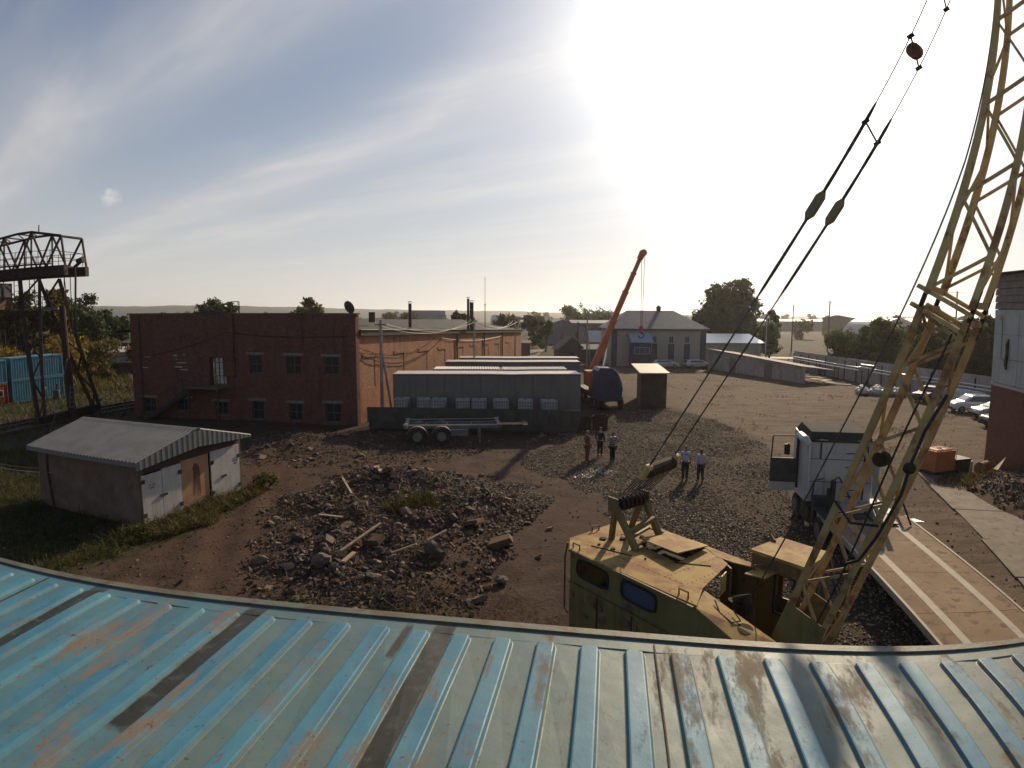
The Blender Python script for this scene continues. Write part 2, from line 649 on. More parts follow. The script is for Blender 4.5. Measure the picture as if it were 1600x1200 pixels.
def gz(x, y):
    x = np.asarray(x, float)
    y = np.asarray(y, float)
    near = np.clip(1.3 - np.hypot(x, y - 25) / 90, 0, 1)
    z = near * (.10 * noise2(x, y, 7.0, 1) + .06 * noise2(x, y, 2.3, 2) + .035 * noise2(x, y, .8, 3))
    f = np.clip(edge_fade(RUBBLE, x, y) / 2.2, 0, 1)
    z = z + f * (.16 + .62 * np.maximum(noise2(x, y, 2.4, 4) + .18, 0) + .35 * noise2(x, y, .9, 5) + .15 * noise2(x, y, .4, 6))
    # earth heap against the right-hand building
    d = np.hypot((x - 25.5) / 4.2, (y - 23.5) / 6.5)
    z = z + np.clip(1 - d, 0, 1) ** .8 * (1.5 + 1.0 * noise2(x, y, 1.3, 8))
    # low heaps in front of the brick building
    d = np.hypot((x + 13.5) / 4.5, (y - 37.5) / 4.0)
    z = z + np.clip(1 - d, 0, 1) * (.55 + .8 * noise2(x, y, 1.4, 9))
    # wheel ruts on the dirt track
    ft = np.clip(edge_fade(TRACK, x, y) / 1.2, 0, 1)
    w = (x * .93 + y * .36)
    z = z + ft * (.05 * np.sin(w * 3.3 + 2 * noise2(x, y, 4, 10)) + .05 * noise2(x * 1.0, y * .35, .5, 11))
    fr = np.clip(y - 170, 0, 1e9)
    z = z - .004 * np.minimum(fr, 1200) - .0      # land falls away gently beyond the yard
    return z


def gzs(x, y):
    return float(gz(np.array([x]), np.array([y]))[0])


def axis(a, b, step, far_lo, far_hi):
    mid = list(np.arange(a, b + 1e-6, step))
    lo, hi = [], []
    s, q = step, a
    while q > far_lo:
        s *= 1.13
        q -= s
        lo.append(q)
    s, q = step, b
    while q < far_hi:
        s *= 1.13
        q += s
        hi.append(q)
    return np.array(lo[::-1] + mid + hi)


def ground_mat():
    m = bpy.data.materials.new('ground_soil')
    m.use_nodes = True
    t = m.node_tree
    b = t.nodes['Principled BSDF']
    b.inputs['Roughness'].default_value = .95
    b.inputs['Specular IOR Level'].default_value = .08
    tc = N(t, 'ShaderNodeTexCoord')

    def no(s, d=8.0, r=.62, v=None, w=None):
        n = N(t, 'ShaderNodeTexNoise', i_Scale=s, i_Detail=d, i_Roughness=r)
        t.links.new(v or tc.outputs['Object'], n.inputs['Vector'])
        return n.outputs[0]
    at = N(t, 'ShaderNodeAttribute', attribute_name='zone')
    sp = N(t, 'ShaderNodeSeparateColor')
    t.links.new(at.outputs['Color'], sp.inputs[0])
    n_big, n_mid, n_fine, n_grit = no(.12), no(.9), no(6.0), no(28.0, 6.0, .7)
    dirt = MIX(t, SM(t, n_mid, .35, .7), (.046, .031, .023), (.086, .057, .040))
    dirt = MIX(t, MA(t, 'MULTIPLY', SM(t, n_big, .45, .62), .8), dirt, (.078, .044, .031))
    dirt = MIX(t, SM(t, n_fine, .56, .72), dirt, (.042, .029, .022))
    dirt = MIX(t, SM(t, n_grit, .66, .70), dirt, (.19, .15, .12))
    tan = MIX(t, SM(t, n_mid, .3, .7), (.150, .107, .070), (.105, .073, .048))
    # stretched tyre marks in the tan yard
    mp = N(t, 'ShaderNodeMapping')
    mp.inputs['Scale'].default_value = (.25, 1.6, 1)
    mp.inputs['Rotation'].default_value = (0, 0, .25)
    t.links.new(tc.outputs['Object'], mp.inputs[0])
    tan = MIX(t, MA(t, 'MULTIPLY', SM(t, no(1.1, 8.0, .65, mp.outputs[0]), .48, .60), .85), tan, (.075, .051, .035))
    fz = MA(t, 'ADD', no(1.7), -.5)

    def zone(ch, a=.35, k=1.0):
        return SM(t, MA(t, 'ADD', sp.outputs[ch], MA(t, 'MULTIPLY', fz, k)), a, a + .25)
    tan = MIX(t, MA(t, 'MULTIPLY', SM(t, n_big, .50, .40), .55), tan, (.070, .048, .034))
    tan = MIX(t, SM(t, no(13.0, 6.0, .7), .63, .68), tan, (.060, .042, .030))
    tan = MIX(t, SM(t, n_grit, .66, .70), tan, (.26, .20, .145))
    grav = MIX(t, SM(t, n_grit, .35, .65), (.036, .026, .019), (.11, .080, .055))
    grass = MIX(t, SM(t, no(2.4), .35, .65), (.026, .030, .012), (.060, .050, .023))
    c = MIX(t, zone(2), dirt, tan)
    c = MIX(t, zone(0), c, grav)
    c = MIX(t, zone(1), c, grass)
    t.links.new(c, b.inputs['Base Color'])
    vo = N(t, 'ShaderNodeTexVoronoi', i_Scale=16.0)
    t.links.new(tc.outputs['Object'], vo.inputs['Vector'])
    h = MA(t, 'ADD', MA(t, 'MULTIPLY', n_fine, .8), MA(t, 'MULTIPLY', n_grit, .35))
    h = MA(t, 'ADD', h, MA(t, 'MULTIPLY', MA(t, 'MULTIPLY', vo.outputs['Distance'], sp.outputs[0]), -.9))
    bn = N(t, 'ShaderNodeBump', i_Strength=.9, i_Distance=.06)
    t.links.new(h, bn.inputs['Height'])
    t.links.new(bn.outputs[0], b.inputs['Normal'])
    return m


TANP = [(12.8, 26), (12.8, 8), (22, 8), (23, 24), (30, 36), (42, 46), (45, 60), (44, 95), (31, 100), (16, 99), (12, 62), (15.5, 52), (17, 40)]
GRASS_P = [[(-31, 4), (-16, 6), (-19, 14), (-14.2, 17.6), (-12.2, 21.8), (-11.9, 27.6), (-13.4, 28), (-20, 31), (-30, 38), (-60, 52), (-60, 4)],
           [(-38, 52), (-30, 60), (-30, 130), (-300, 300), (-300, 10), (-60, 20)],
           [(46.5, 40), (46.5, 100), (38, 105), (40, 128), (150, 180), (500, 500), (500, 0), (60, 20)],
           [(-30, 125), (10, 125), (100, 180), (400, 1200), (-600, 1200), (-200, 200)]]


def make_ground():
    xs = axis(-26, 27, .22, -3300, 3300)
    ys = axis(9, 50, .22, -60, 3600)
    X, Y = np.meshgrid(xs, ys, indexing='ij')
    Z = gz(X, Y)
    v = np.stack([X, Y, Z], -1).reshape(-1, 3)
    nx, ny = len(xs), len(ys)
    i = np.arange(nx - 1)[:, None] * ny + np.arange(ny - 1)[None, :]
    f = np.stack([i, i + ny, i + ny + 1, i + 1], -1).reshape(-1, 4)
    o = raw_mesh('ground', v, f, ground_mat(), smooth=True)
    x, y = v[:, 0], v[:, 1]
    g = np.clip(.5 + edge_fade(GRAVEL, x, y) / 2.5, 0, 1)
    g = np.maximum(g, np.clip(.5 + edge_fade(FINE, x, y) / 2, 0, 1) * .9)
    g = np.maximum(g, np.clip(.1 + edge_fade(RUBBLE, x, y) / 4, 0, .42))
    gr = np.zeros(len(x))
    for p in GRASS_P:
        gr = np.maximum(gr, np.clip(.5 + edge_fade(p, x, y) / 2.0, 0, 1))
    tn = np.clip(.5 + edge_fade(TANP, x, y) / 3, 0, 1)
    a = o.data.color_attributes.new('zone', 'FLOAT_COLOR', 'POINT')
    a.data.foreach_set('color', np.stack([g, gr, tn, np.ones(len(x))], 1).astype(np.float32).ravel())
    o['kind'] = 'structure'
    return o


make_ground()


# ------------------------------------------------------------------ loose stones and fines (nobody could count them)
def stones(name, pts, size, m, flat=.7, seed=1, **props):
    r = np.random.default_rng(seed)
    n = len(pts)
    base = np.array([(1, 0, 0), (0, 1, 0), (-1, 0, 0), (0, -1, 0), (0, 0, 1), (0, 0, -.6)], float)
    F = np.array([(0, 1, 4), (1, 2, 4), (2, 3, 4), (3, 0, 4), (1, 0, 5), (2, 1, 5), (3, 2, 5), (0, 3, 5)])
    V = base[None] * (1 + r.uniform(-.45, .35, (n, 6, 1))) + r.uniform(-.25, .25, (n, 6, 3))
    a = r.uniform(0, 6.283, n)
    ca, sa = np.cos(a)[:, None], np.sin(a)[:, None]
    x = V[..., 0] * ca - V[..., 1] * sa
    y = V[..., 0] * sa + V[..., 1] * ca
    z = V[..., 2] * flat
    b = r.uniform(-.9, .9, n)[:, None]
    x, z = x * np.cos(b) - z * np.sin(b), x * np.sin(b) + z * np.cos(b)
    V = np.stack([x, y, z], -1) * size[:, None, None] + pts[:, None, :]
    f = (F[None] + (np.arange(n) * 6)[:, None, None]).reshape(-1, 3)
    return raw_mesh(name, V.reshape(-1, 3), f, m, **props)


def island_mat(name, cols, rough=.85, spec=.25):
    m = bpy.data.materials.new(name)
    m.use_nodes = True
    t = m.node_tree
    b = t.nodes['Principled BSDF']
    b.inputs['Roughness'].default_value = rough
    b.inputs['Specular IOR Level'].default_value = spec
    g = N(t, 'ShaderNodeNewGeometry')
    r = N(t, 'ShaderNodeValToRGB')
    r.color_ramp.interpolation = 'CONSTANT'
    e = r.color_ramp.elements
    while len(e) < len(cols):
        e.new(1.0)
    for i, c in enumerate(cols):
        e[i].position = i / len(cols)
        e[i].color = (*c, 1)
    t.links.new(g.outputs['Random Per Island'], r.inputs[0])
    t.links.new(r.outputs[0], b.inputs['Base Color'])
    return m


def sample_poly(poly, n, seed, bias=None):
    r = np.random.default_rng(seed)
    P = np.array(poly)
    lo, hi = P.min(0), P.max(0)
    out = []
    tot = 0
    while tot < n:
        q = lo + r.random((n * 2, 2)) * (hi - lo)
        d = edge_fade(poly, q[:, 0], q[:, 1]) + 1.6 * noise2(q[:, 0], q[:, 1], 1.1, 21)
        k = d > 0
        if bias is not None:
            k &= r.random(len(q)) < bias(q[:, 0], q[:, 1])
        out.append(q[k])
        tot += k.sum()
    return np.concatenate(out)[:n]


M_gravel = island_mat('gravel_stone', [(.15, .105, .066), (.055, .040, .028), (.24, .175, .11), (.09, .064, .043), (.36, .28, .185), (.06, .044, .030)], .75, .2)
q = sample_poly(GRAVEL, 66000, 3, lambda x, y: np.clip(26 / (y + 1), .2, 1) ** 1.2 * np.clip(.75 + 1.6 * noise2(x, y, 2.6, 91) + .8 * noise2(x, y, .9, 92), .12, 1))
stones('gravel_surface', np.c_[q, gz(q[:, 0], q[:, 1]) + .012], np.minimum(rng.gamma(3.0, .009, len(q)) + .014, .062), M_gravel, .6, 4, kind='stuff')
q = sample_poly(FINE, 9000, 5)
stones('fine_gravel', np.c_[q, gz(q[:, 0], q[:, 1]) + .015], rng.uniform(.028, .06, len(q)), M_gravel, .6, 6, kind='stuff')
M_rub = island_mat('rubble_bits', [(.080, .052, .036), (.042, .029, .021), (.13, .090, .060), (.10, .052, .034), (.055, .038, .027), (.19, .14, .095)], .85, .2)
q = sample_poly(RUBBLE, 20000, 7, lambda x, y: np.clip(.55 + 1.5 * noise2(x, y, 1.7, 93) + edge_fade(RUBBLE, x, y) * .15, .08, 1))
stones('rubble_fines', np.c_[q, gz(q[:, 0], q[:, 1]) + .02], rng.gamma(1.6, .020, len(q)) + .014, M_rub, .7, 8, kind='stuff')
yq = [(13, 26), (23, 29), (30, 36), (42, 46), (44, 70), (30, 90), (10, 80), (17, 50)]
q = sample_poly(yq, 4500, 99)
stones('yard_pebbles', np.c_[q, gz(q[:, 0], q[:, 1]) + .006], rng.gamma(1.4, .014, len(q)) + .012, M_rub, .6, 98, kind='stuff')
allp = [(-24, 8), (20, 8), (22, 30), (16, 44), (-4, 42), (-14, 43), (-26, 44)]
q = sample_poly(allp, 11000, 9)
stones('scattered_pebbles', np.c_[q, gz(q[:, 0], q[:, 1]) + .006], rng.gamma(1.5, .013, len(q)) + .010, M_rub, .6, 10, kind='stuff')
sh = [(-17, 33), (-9, 31.5), (-4, 33), (-1, 37), (-4, 41), (-11, 43), (-17, 42)]
q = sample_poly(sh, 5000, 11)
stones('dark_debris', np.c_[q, gz(q[:, 0], q[:, 1]) + .02], rng.gamma(1.6, .02, len(q)) + .015, M_rub, .6, 12, kind='stuff')
hp = [(21.5, 28.8), (23.8, 31), (29, 30), (29, 18), (22.5, 17.5), (21.3, 22)]
q = sample_poly(hp, 6000, 13)
stones('heap_clods', np.c_[q, gz(q[:, 0], q[:, 1]) + .02], rng.gamma(1.6, .025, len(q)) + .02, M_rub, .7, 14, kind='stuff')


# ------------------------------------------------------------------ grass and weeds
def blades(name, pts, h, w, m, seed=1, lean=.35, **props):
    r = np.random.default_rng(seed)
    n = len(pts)
    a = r.uniform(0, 6.283, n)
    d = np.c_[np.cos(a), np.sin(a), np.zeros(n)] * (w * r.uniform(.5, 1.3, n))[:, None]
    ln = np.c_[r.normal(0, lean, n), r.normal(0, lean, n), np.ones(n)] * h[:, None]
    v0, v1 = pts - d, pts + d
    v2 = pts + ln * .55 + d * .7
    v3 = pts + ln * .55 - d * .7
    b = r.normal(0, lean * .8, (n, 2)) * h[:, None] * .5
    v4 = pts + ln + np.c_[b, -np.abs(b[:, :1]) * .4]
    V = np.stack([v0, v1, v2, v3, v4], 1).reshape(-1, 3)
    k = (np.arange(n) * 5)[:, None]
    F = np.concatenate([k + np.array([[0, 1, 2]]), k + np.array([[0, 2, 3]]), k + np.array([[3, 2, 4]])])
    return raw_mesh(name, V, F, m, **props)


M_grass = leaf_mat('weed_green', (.020, .028, .008), (.075, .070, .022), .3)
M_dry = leaf_mat('weed_dry', (.11, .080, .030), (.050, .045, .016), .3)
M_autumn = leaf_mat('leaf_autumn', (.20, .13, .020), (.075, .065, .018), .45)
G1 = [(-31, 6), (-18, 8), (-17, 15), (-13.9, 18.8), (-12.6, 22.4), (-11.6, 26.5), (-12.2, 28), (-12.9, 27.3), (-14.5, 22.2), (-21, 24.2), (-19, 30.5), (-32, 36)]
q = sample_poly(G1, 52000, 15)
blades('weeds_round_garage', np.c_[q, gz(q[:, 0], q[:, 1])], rng.gamma(2.2, .075, len(q)) * (1 + 1.5 * noise2(q[:, 0], q[:, 1], 1.1, 30)) + .03, .014, M_grass, 16, .55, kind='stuff')
G2 = [(-14.6, 21.9), (-13.7, 20.6), (-12.4, 22.7), (-11.5, 26.2), (-12.0, 27.8), (-12.9, 27.2)]
q = sample_poly(G2, 7000, 17)
blades('dry_grass_by_doors', np.c_[q, gz(q[:, 0], q[:, 1])], rng.gamma(2.2, .085, len(q)) * (1 + 1.3 * noise2(q[:, 0], q[:, 1], .7, 33)) + .04, .012, M_dry, 18, .6, kind='stuff')
G3 = [(-60, 22), (-33, 37), (-31, 48), (-33, 60), (-30, 75), (-90, 120), (-90, 20)]
q = sample_poly(G3, 30000, 19)
blades('grass_beyond_rails', np.c_[q, gz(q[:, 0], q[:, 1])], rng.gamma(2.5, .09, len(q)) + .05, .05, M_grass, 20, kind='stuff')
q = sample_poly([(-80, 48), (-50, 60), (-44, 66), (-31, 62), (-30, 90), (-90, 90)], 12000, 23)
blades('tall_dry_weeds', np.c_[q, gz(q[:, 0], q[:, 1])], rng.gamma(3, .2, len(q)) + .1, .07, M_dry, 24, kind='stuff')
q = sample_poly([(-5.6, 24.2), (-4.0, 25.6), (-2.9, 24.4), (-4.4, 23.2)], 900, 25)
blades('weeds_in_rubble', np.c_[q, gz(q[:, 0], q[:, 1])], rng.gamma(3, .09, len(q)) + .05, .02, M_grass, 26, kind='stuff')
q = sample_poly([(-7.5, 12), (1.4, 12), (.8, 17.5), (-3, 16.6), (-7.6, 17)], 2600, 27)
blades('dry_stalks', np.c_[q, gz(q[:, 0], q[:, 1])], rng.gamma(2.5, .09, len(q)) + .04, .007, M_dry, 28, 1.4, kind='stuff')
yw = [(13.5, 27), (22, 30), (30, 37), (41, 47), (43, 70), (36, 88), (20, 92), (17, 60)]
q = sample_poly(yw, 2600, 67, lambda x, y: np.clip(4 * noise2(x, y, 3.1, 68) - .9, 0, 1))
blades('yard_weeds', np.c_[q, gz(q[:, 0], q[:, 1])], rng.gamma(2.2, .05, len(q)) + .03, .02, M_dry, 69, .6, kind='stuff')
q = sample_poly([(20.5, 28.5), (22.6, 30), (26.5, 31.2), (27.4, 29.6), (22.5, 27)], 1500, 29)
blades('weeds_on_heap', np.c_[q, gz(q[:, 0], q[:, 1])], rng.gamma(2.5, .07, len(q)) + .04, .02, M_dry, 30, kind='stuff')

# ------------------------------------------------------------------ concrete paving slabs of the yard road
M_conc = mat('concrete_worn', (.20, .165, .125), (.15, .12, .09), 1.2, .9, bump=.35, bs=14, c3=(.10, .075, .055), s3=2.2, t3=.58, w3=.08, bd=.03, rand=.10)
M_conc_dark = mat('concrete_dark', (.12, .10, .085), (.08, .07, .06), 2.0, .9, bump=.3, bs=20, rand=.08)
road = tag(bpy.data.objects.new('concrete_pavement', None), kind='structure')
col.objects.link(road)
W[road.name] = Matrix.Identity(4)
e1 = Vector((.36, .933, 0)).normalized()      # along the road
e2 = Vector((e1.y, -e1.x, 0))
r0 = Vector((13.45, 9.4, .055))
rr = random.Random(5)
for i in range(6):
    for j in range(2):
        a = r0 + e1 * (i * 4.03) + e2 * (j * 3.22 + (.35 if i % 2 else 0) * .3)
        L_, W_ = 3.97, 3.16
        if i == 5 and j == 1:
            continue
        z = rr.uniform(-.012, .02)
        pts = [a, a + e2 * W_, a + e2 * W_ + e1 * L_, a + e1 * L_]
        c4 = [Vector((p.x + rr.uniform(-.03, .03), p.y + rr.uniform(-.03, .03), .06 + z + rr.uniform(-.008, .008))) for p in pts]
        q_ = MB()
        q_.hexa([Vector((p.x, p.y, -.12)) for p in c4] + c4)
        q_.build('slab', M_conc, road)


# ------------------------------------------------------------------ hills and far land
def hills():
    az = np.radians(np.linspace(-62, 62, 260))
    ds = np.array([1500, 1700, 1950, 2250, 2600, 3000.])
    prof = np.array([-8, 12, 30, 42, 46, 20.])
    left = np.clip(.62 - np.degrees(az) / 75, .16, 1.0)
    V = []
    for k, (d, p) in enumerate(zip(ds, prof)):
        x, y = d * np.sin(az), d * np.cos(az)
        z = p * left + (6 * noise2(x, y, 260, 40) + 4 * noise2(x, y, 70, 41) + 3.0 * noise2(x, y, 22, 42)) * (p > 0)
        V.append(np.c_[x, y, z])
    V = np.stack(V)
    n = len(az)
    i = np.arange(len(ds) - 1)[:, None] * n + np.arange(n - 1)[None, :]
    f = np.stack([i, i + 1, i + n + 1, i + n], -1).reshape(-1, 4)
    m = mat('hill_forest', (.030, .040, .024), (.055, .058, .030), .012, .95, c3=(.10, .09, .06), s3=.006, t3=.66)
    raw_mesh('hills', V.reshape(-1, 3), f, m, smooth=True, kind='structure')


hills()
M_roadpale = mat('gravel_road', (.34, .31, .27), (.28, .25, .21), .6, .8, bump=.2, spec=.4)
pr = MB()
pp = [(43.0, 118.0), (52, 121), (64, 117.5), (76, 112), (95, 101), (95, 105), (77, 117), (65, 123), (52, 126.5), (42, 123)]
pr.prism([(x, y, gzs(x, y) + .02) for x, y in pp], (0, 0, .03))
pr.build('country_road', M_roadpale, kind='structure')
pt = MB()
pt.prism([(-1.5, 108, gzs(0, 108) + .03), (3.2, 108, .03), (8.2, 150, .03), (4.5, 150, .03)], (0, 0, .03))
pt.build('dirt_lane', mat('lane_dirt', (.20, .15, .105), (.14, .10, .07), .6, .95, bump=.2), kind='structure')

# ------------------------------------------------------------------ the blue container whose roof is in the foreground
EA = rad(9.13)
EU = Vector((math.cos(EA), -math.sin(EA), 0))        # along the edge, to the right
EV = Vector((-math.sin(EA), -math.cos(EA), 0))       # across the roof, towards the camera
ROOF_Z = 6.6


def container_paint():
    m = bpy.data.materials.new('container_roof_paint')
    m.use_nodes = True
    t = m.node_tree
    b = t.nodes['Principled BSDF']
    tc = N(t, 'ShaderNodeTexCoord')
    P = tc.outputs['Object']

    def no(s, d=8.0, r=.6, sc=None, rot=0):
        n = N(t, 'ShaderNodeTexNoise', i_Scale=s, i_Detail=d, i_Roughness=r)
        v = P
        if sc:
            mp = N(t, 'ShaderNodeMapping')
            mp.inputs['Scale'].default_value = sc
            t.links.new(P, mp.inputs[0])
            v = mp.outputs[0]
        t.links.new(v, n.inputs['Vector'])
        return n.outputs[0]
    sp = N(t, 'ShaderNodeSeparateXYZ')
    t.links.new(P, sp.inputs[0])
    top = SM(t, sp.outputs[2], .004, .016)              # the pressed ribs keep their blue, the troughs are bleached
    blue = MIX(t, SM(t, no(3.0, sc=(1, .4, 1)), .35, .65), (.036, .150, .230), (.065, .215, .285))
    pale = MIX(t, SM(t, no(2.2), .35, .7), (.085, .150, .150), (.135, .170, .140))
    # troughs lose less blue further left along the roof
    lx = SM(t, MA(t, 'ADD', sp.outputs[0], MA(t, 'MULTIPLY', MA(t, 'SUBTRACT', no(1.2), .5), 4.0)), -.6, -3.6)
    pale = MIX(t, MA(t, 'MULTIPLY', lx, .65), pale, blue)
    wear = SM(t, no(4.5, 9.0, .7, (1, .45, 1)), .56, .64)
    c = MIX(t, top, pale, MIX(t, MA(t, 'MULTIPLY', wear, .8), blue, (.10, .165, .165)))
    glare = SM(t, sp.outputs[0], -.2, 2.4)                 # sun glare put into the paint, whiter to the right
    c = MIX(t, MA(t, 'MULTIPLY', MA(t, 'MULTIPLY', glare, MA(t, 'MULTIPLY_ADD', top, -.6, 1.0)), .28), c, (.27, .285, .25))
    rust = SM(t, no(3.2, 9.0, .75, (1.3, .35, 1)), .52, .63)
    c = MIX(t, MA(t, 'MULTIPLY', rust, .74), c, (.19, .125, .070))
    rust2 = SM(t, no(8.0, 9.0, .78, (1.2, .5, 1)), .60, .65)
    c = MIX(t, MA(t, 'MULTIPLY', rust2, .8), c, (.15, .070, .032))
    sp1 = SM(t, no(55.0, 3.0, .6), .68, .70)
    sp2 = MA(t, 'MULTIPLY', SM(t, no(26.0, 5.0, .7), .62, .66), SM(t, no(2.0), .45, .6))
    spots = MA(t, 'MAXIMUM', sp1, sp2)
    c = MIX(t, spots, c, (.075, .038, .020))
    dirt = SM(t, no(1.6, 8.0, .6, (.5, 1, 1)), .55, .75)
    c = MIX(t, MA(t, 'MULTIPLY', dirt, .35), c, (.20, .165, .115))
    # three troughs where dirt and water stand dark
    dark = None
    for x0, x1, y1, ye in DARK:
        e = MA(t, 'MULTIPLY', MA(t, 'SUBTRACT', no(5.0), .5), .035)
        xx = MA(t, 'ADD', sp.outputs[0], e)
        k = MA(t, 'MULTIPLY', SM(t, xx, x0 - .008, x0 + .008), SM(t, xx, x1 + .008, x1 - .008))
        k = MA(t, 'MULTIPLY', k, SM(t, MA(t, 'ADD', sp.outputs[1], MA(t, 'MULTIPLY', e, 3.0)), y1 + .04, y1 - .04))
        k = MA(t, 'MULTIPLY', k, SM(t, MA(t, 'ADD', sp.outputs[1], MA(t, 'MULTIPLY', e, 5.0)), ye - .03, ye + .03))
        k = MA(t, 'MULTIPLY', k, SM(t, sp.outputs[2], .014, .006))
        dark = k if dark is None else MA(t, 'MAXIMUM', dark, k)
    c = MIX(t, dark, c, MIX(t, SM(t, no(12.0), .5, .7), (.028, .028, .020), (.055, .070, .052)))
    t.links.new(c, b.inputs['Base Color'])
    r = MA(t, 'ADD', MA(t, 'MULTIPLY', rust, .30), MA(t, 'MULTIPLY_ADD', no(5.0), .25, .46))
    r = MA(t, 'SUBTRACT', r, MA(t, 'MULTIPLY', dark, .12))
    t.links.new(r, b.inputs['Roughness'])
    b.inputs['Specular IOR Level'].default_value = .34
    h = MA(t, 'ADD', MA(t, 'MULTIPLY', no(2.5, 3.0, .5), 1.0), MA(t, 'MULTIPLY', no(60.0, 4.0, .6), .06))
    bn = N(t, 'ShaderNodeBump', i_Strength=.35, i_Distance=.03)
    t.links.new(h, bn.inputs['Height'])
    t.links.new(bn.outputs[0], b.inputs['Normal'])
    return m


E0 = Vector((.77, 2.79, ROOF_Z))                      # a point of the roof's outer edge (below the picture's right half)
cont = T('shipping_container', 'blue container with a rusty ribbed roof filling the foreground', 'shipping container', (E0.x, E0.y, 0), -EA)
# local frame: x along the edge to the right, y away from the camera (edge at y = 0), z up from the ground
RIB0, RIBP = .05, .2125


# measured rib centres run every 209 mm; trough dirt strips between them
def _loc(px_x, px_y):
    d = Vector((px_x, px_y, 0)) - Vector((E0.x, E0.y, 0))
    return d.dot(EU)


DARK = [(-1.172, -1.066, -.02, -9), (-2.235, -2.128, -.02, -1.14), (-3.297, -3.190, -.02, -9), (-1.325, -1.283, -.05, -.36)]
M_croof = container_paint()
M_cside = mat('container_side_paint', (.055, .17, .26), (.10, .24, .31), 2.0, .6, bump=.2, bs=12, c3=(.15, .08, .045), s3=3, t3=.62)
M_rail = mat('container_rail_paint', (.085, .115, .09), (.14, .14, .10), 3.0, .6, bump=.2, bs=25, c3=(.11, .065, .035), s3=5, t3=.55, w3=.1)
XL, XR = -9.6, 4.2


def roof_panel():
    """sheet with pressed ribs that end rounded before the rails; local z=0 at the sheet"""
    prof = [(-.0545, 0), (-.049, .002), (-.040, .019), (-.034, .021), (.034, .021), (.040, .019), (.049, .002), (.0545, 0)]
    xs = []
    k0 = math.ceil((XL + .1 - RIB0) / RIBP)
    k1 = math.floor((XR - .1 - RIB0) / RIBP)
    for k in range(k0, k1 + 1):
        c = RIB0 + k * RIBP
        for a, h in prof:
            xs.append((c + a, h, c))
    xs = [(XL, 0, XL)] + xs + [(XR, 0, XR)]
    ys = [0.0, -.085, -.088, -.094, -.102, -.112, -.125, -.142, -.165, -.2, -.5, -1.0, -1.5, -2.0, -2.24, -2.27, -2.30, -2.33, -2.438]
    V, F = [], []
    rr_ = random.Random(3)
    dz = {}
    for y in ys:
        for x, h, c in xs:
            # rounded end: the rib narrows over the last 5 cm
            e = min(y + .0, 0)
            tt = min(1, max(0, (-y - .088) / .055), max(0, (2.335 + y) / .055))
            s = math.sqrt(max(0.0, 1 - (1 - tt) ** 2))
            xx = x if x in (XL, XR) else c + (x - c) * (s if s > 0 else .02)
            wob = .004 * math.sin(c * 3.1 + y * 2.2) + .003 * math.sin(y * 5 + c * 7)
            V.append((xx, y, h * (1 if tt > .12 else 0) * min(1, tt * 1.6) + (wob if -2.3 < y < -.1 else 0)))
    n = len(xs)
    for j in range(len(ys) - 1):
        for i in range(n - 1):
            F.append((j * n + i, (j + 1) * n + i, (j + 1) * n + i + 1, j * n + i + 1))
    q = MB()
    q.add(V, F)
    return q


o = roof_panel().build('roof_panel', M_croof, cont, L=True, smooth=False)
o.location = (0, 0, ROOF_Z)
q = MB()
q.bb(XL, XR, .002, .055, -.09, .012)
q.bb(XL, XR, -2.50, -2.440, -.09, .012)
o = q.build('top_rail', M_rail, cont, L=True)
o.location = (0, 0, ROOF_Z)
M_seam = mat('seam_rust', (.12, .06, .03), (.05, .03, .02), 30, .8)
for x in (-.062, -3.68, 3.55):
    q = MB()
    q.beam((x, -.03, .004), (x + .004, -2.42, .004), .006, .004)
    o = q.build('roof_seam', M_seam, cont, L=True)
    o.location = (0, 0, ROOF_Z)
vs, fs = corr((XL + .15, .0, 4.15), (1, 0, 0), (0, 0, 1), XR - XL - .3, ROOF_Z - .09 - 4.15, .28, .036, n=Vector((0, 1, 0)))
q = MB()
q.add(vs, fs)
q.build('side_panel', M_cside, cont, L=True)
q = MB()
q.bb(XL, XR, -2.45, .0, 4.02, 4.14)
q.build('floor_frame', M_cside, cont, L=True)
for x in (XL + .07, XR - .07):
    for y in (-.0, -2.40):
        q = MB()
        q.bb(x - .08, x + .08, y - .1, y + .05, 4.141, ROOF_Z - .091)
        q.build('corner_post', M_cside, cont, L=True)
# the container it stands on, and the concrete blocks under that
c2_ = T('shipping_container', 'lower dark blue container under the foreground container', 'shipping container', (E0.x, E0.y, 0), -EA)
vs, fs = corr((XL + .15, .0, 1.5), (1, 0, 0), (0, 0, 1), XR - XL - .3, 2.5, .28, .036, n=Vector((0, 1, 0)))
q = MB()
q.add(vs, fs)
q.build('side_panel', M_cside, c2_, L=True)
q = MB()
q.bb(XL, XR, -2.44, -.01, 1.40, 1.49)
q.bb(XL, XR, -2.44, -.01, 3.92, 4.01)
for x in (XL + .07, XR - .07):
    q.bb(x - .08, x + .08, -.12, .05, 1.40, 4.01)
q.build('frame', M_cside, c2_, L=True)
for k, x in enumerate((-8.6, -2.6, 3.2)):
    b_ = MB()
    b_.bb(-.6, .6, -1.2, 1.2, 0, 1.4)
    p = Matrix.Rotation(-EA, 3, 'Z') @ Vector((x, -1.2, 0)) + Vector((E0.x, E0.y, 0))
    o = b_.build('concrete_block', M_conc_dark)
    o.location = p
    o.rotation_euler = (0, 0, -EA)
    tag(o, ('left', 'middle', 'right')[k] + ' concrete block under the stacked blue containers', 'concrete block', 'concrete blocks under the container stack')

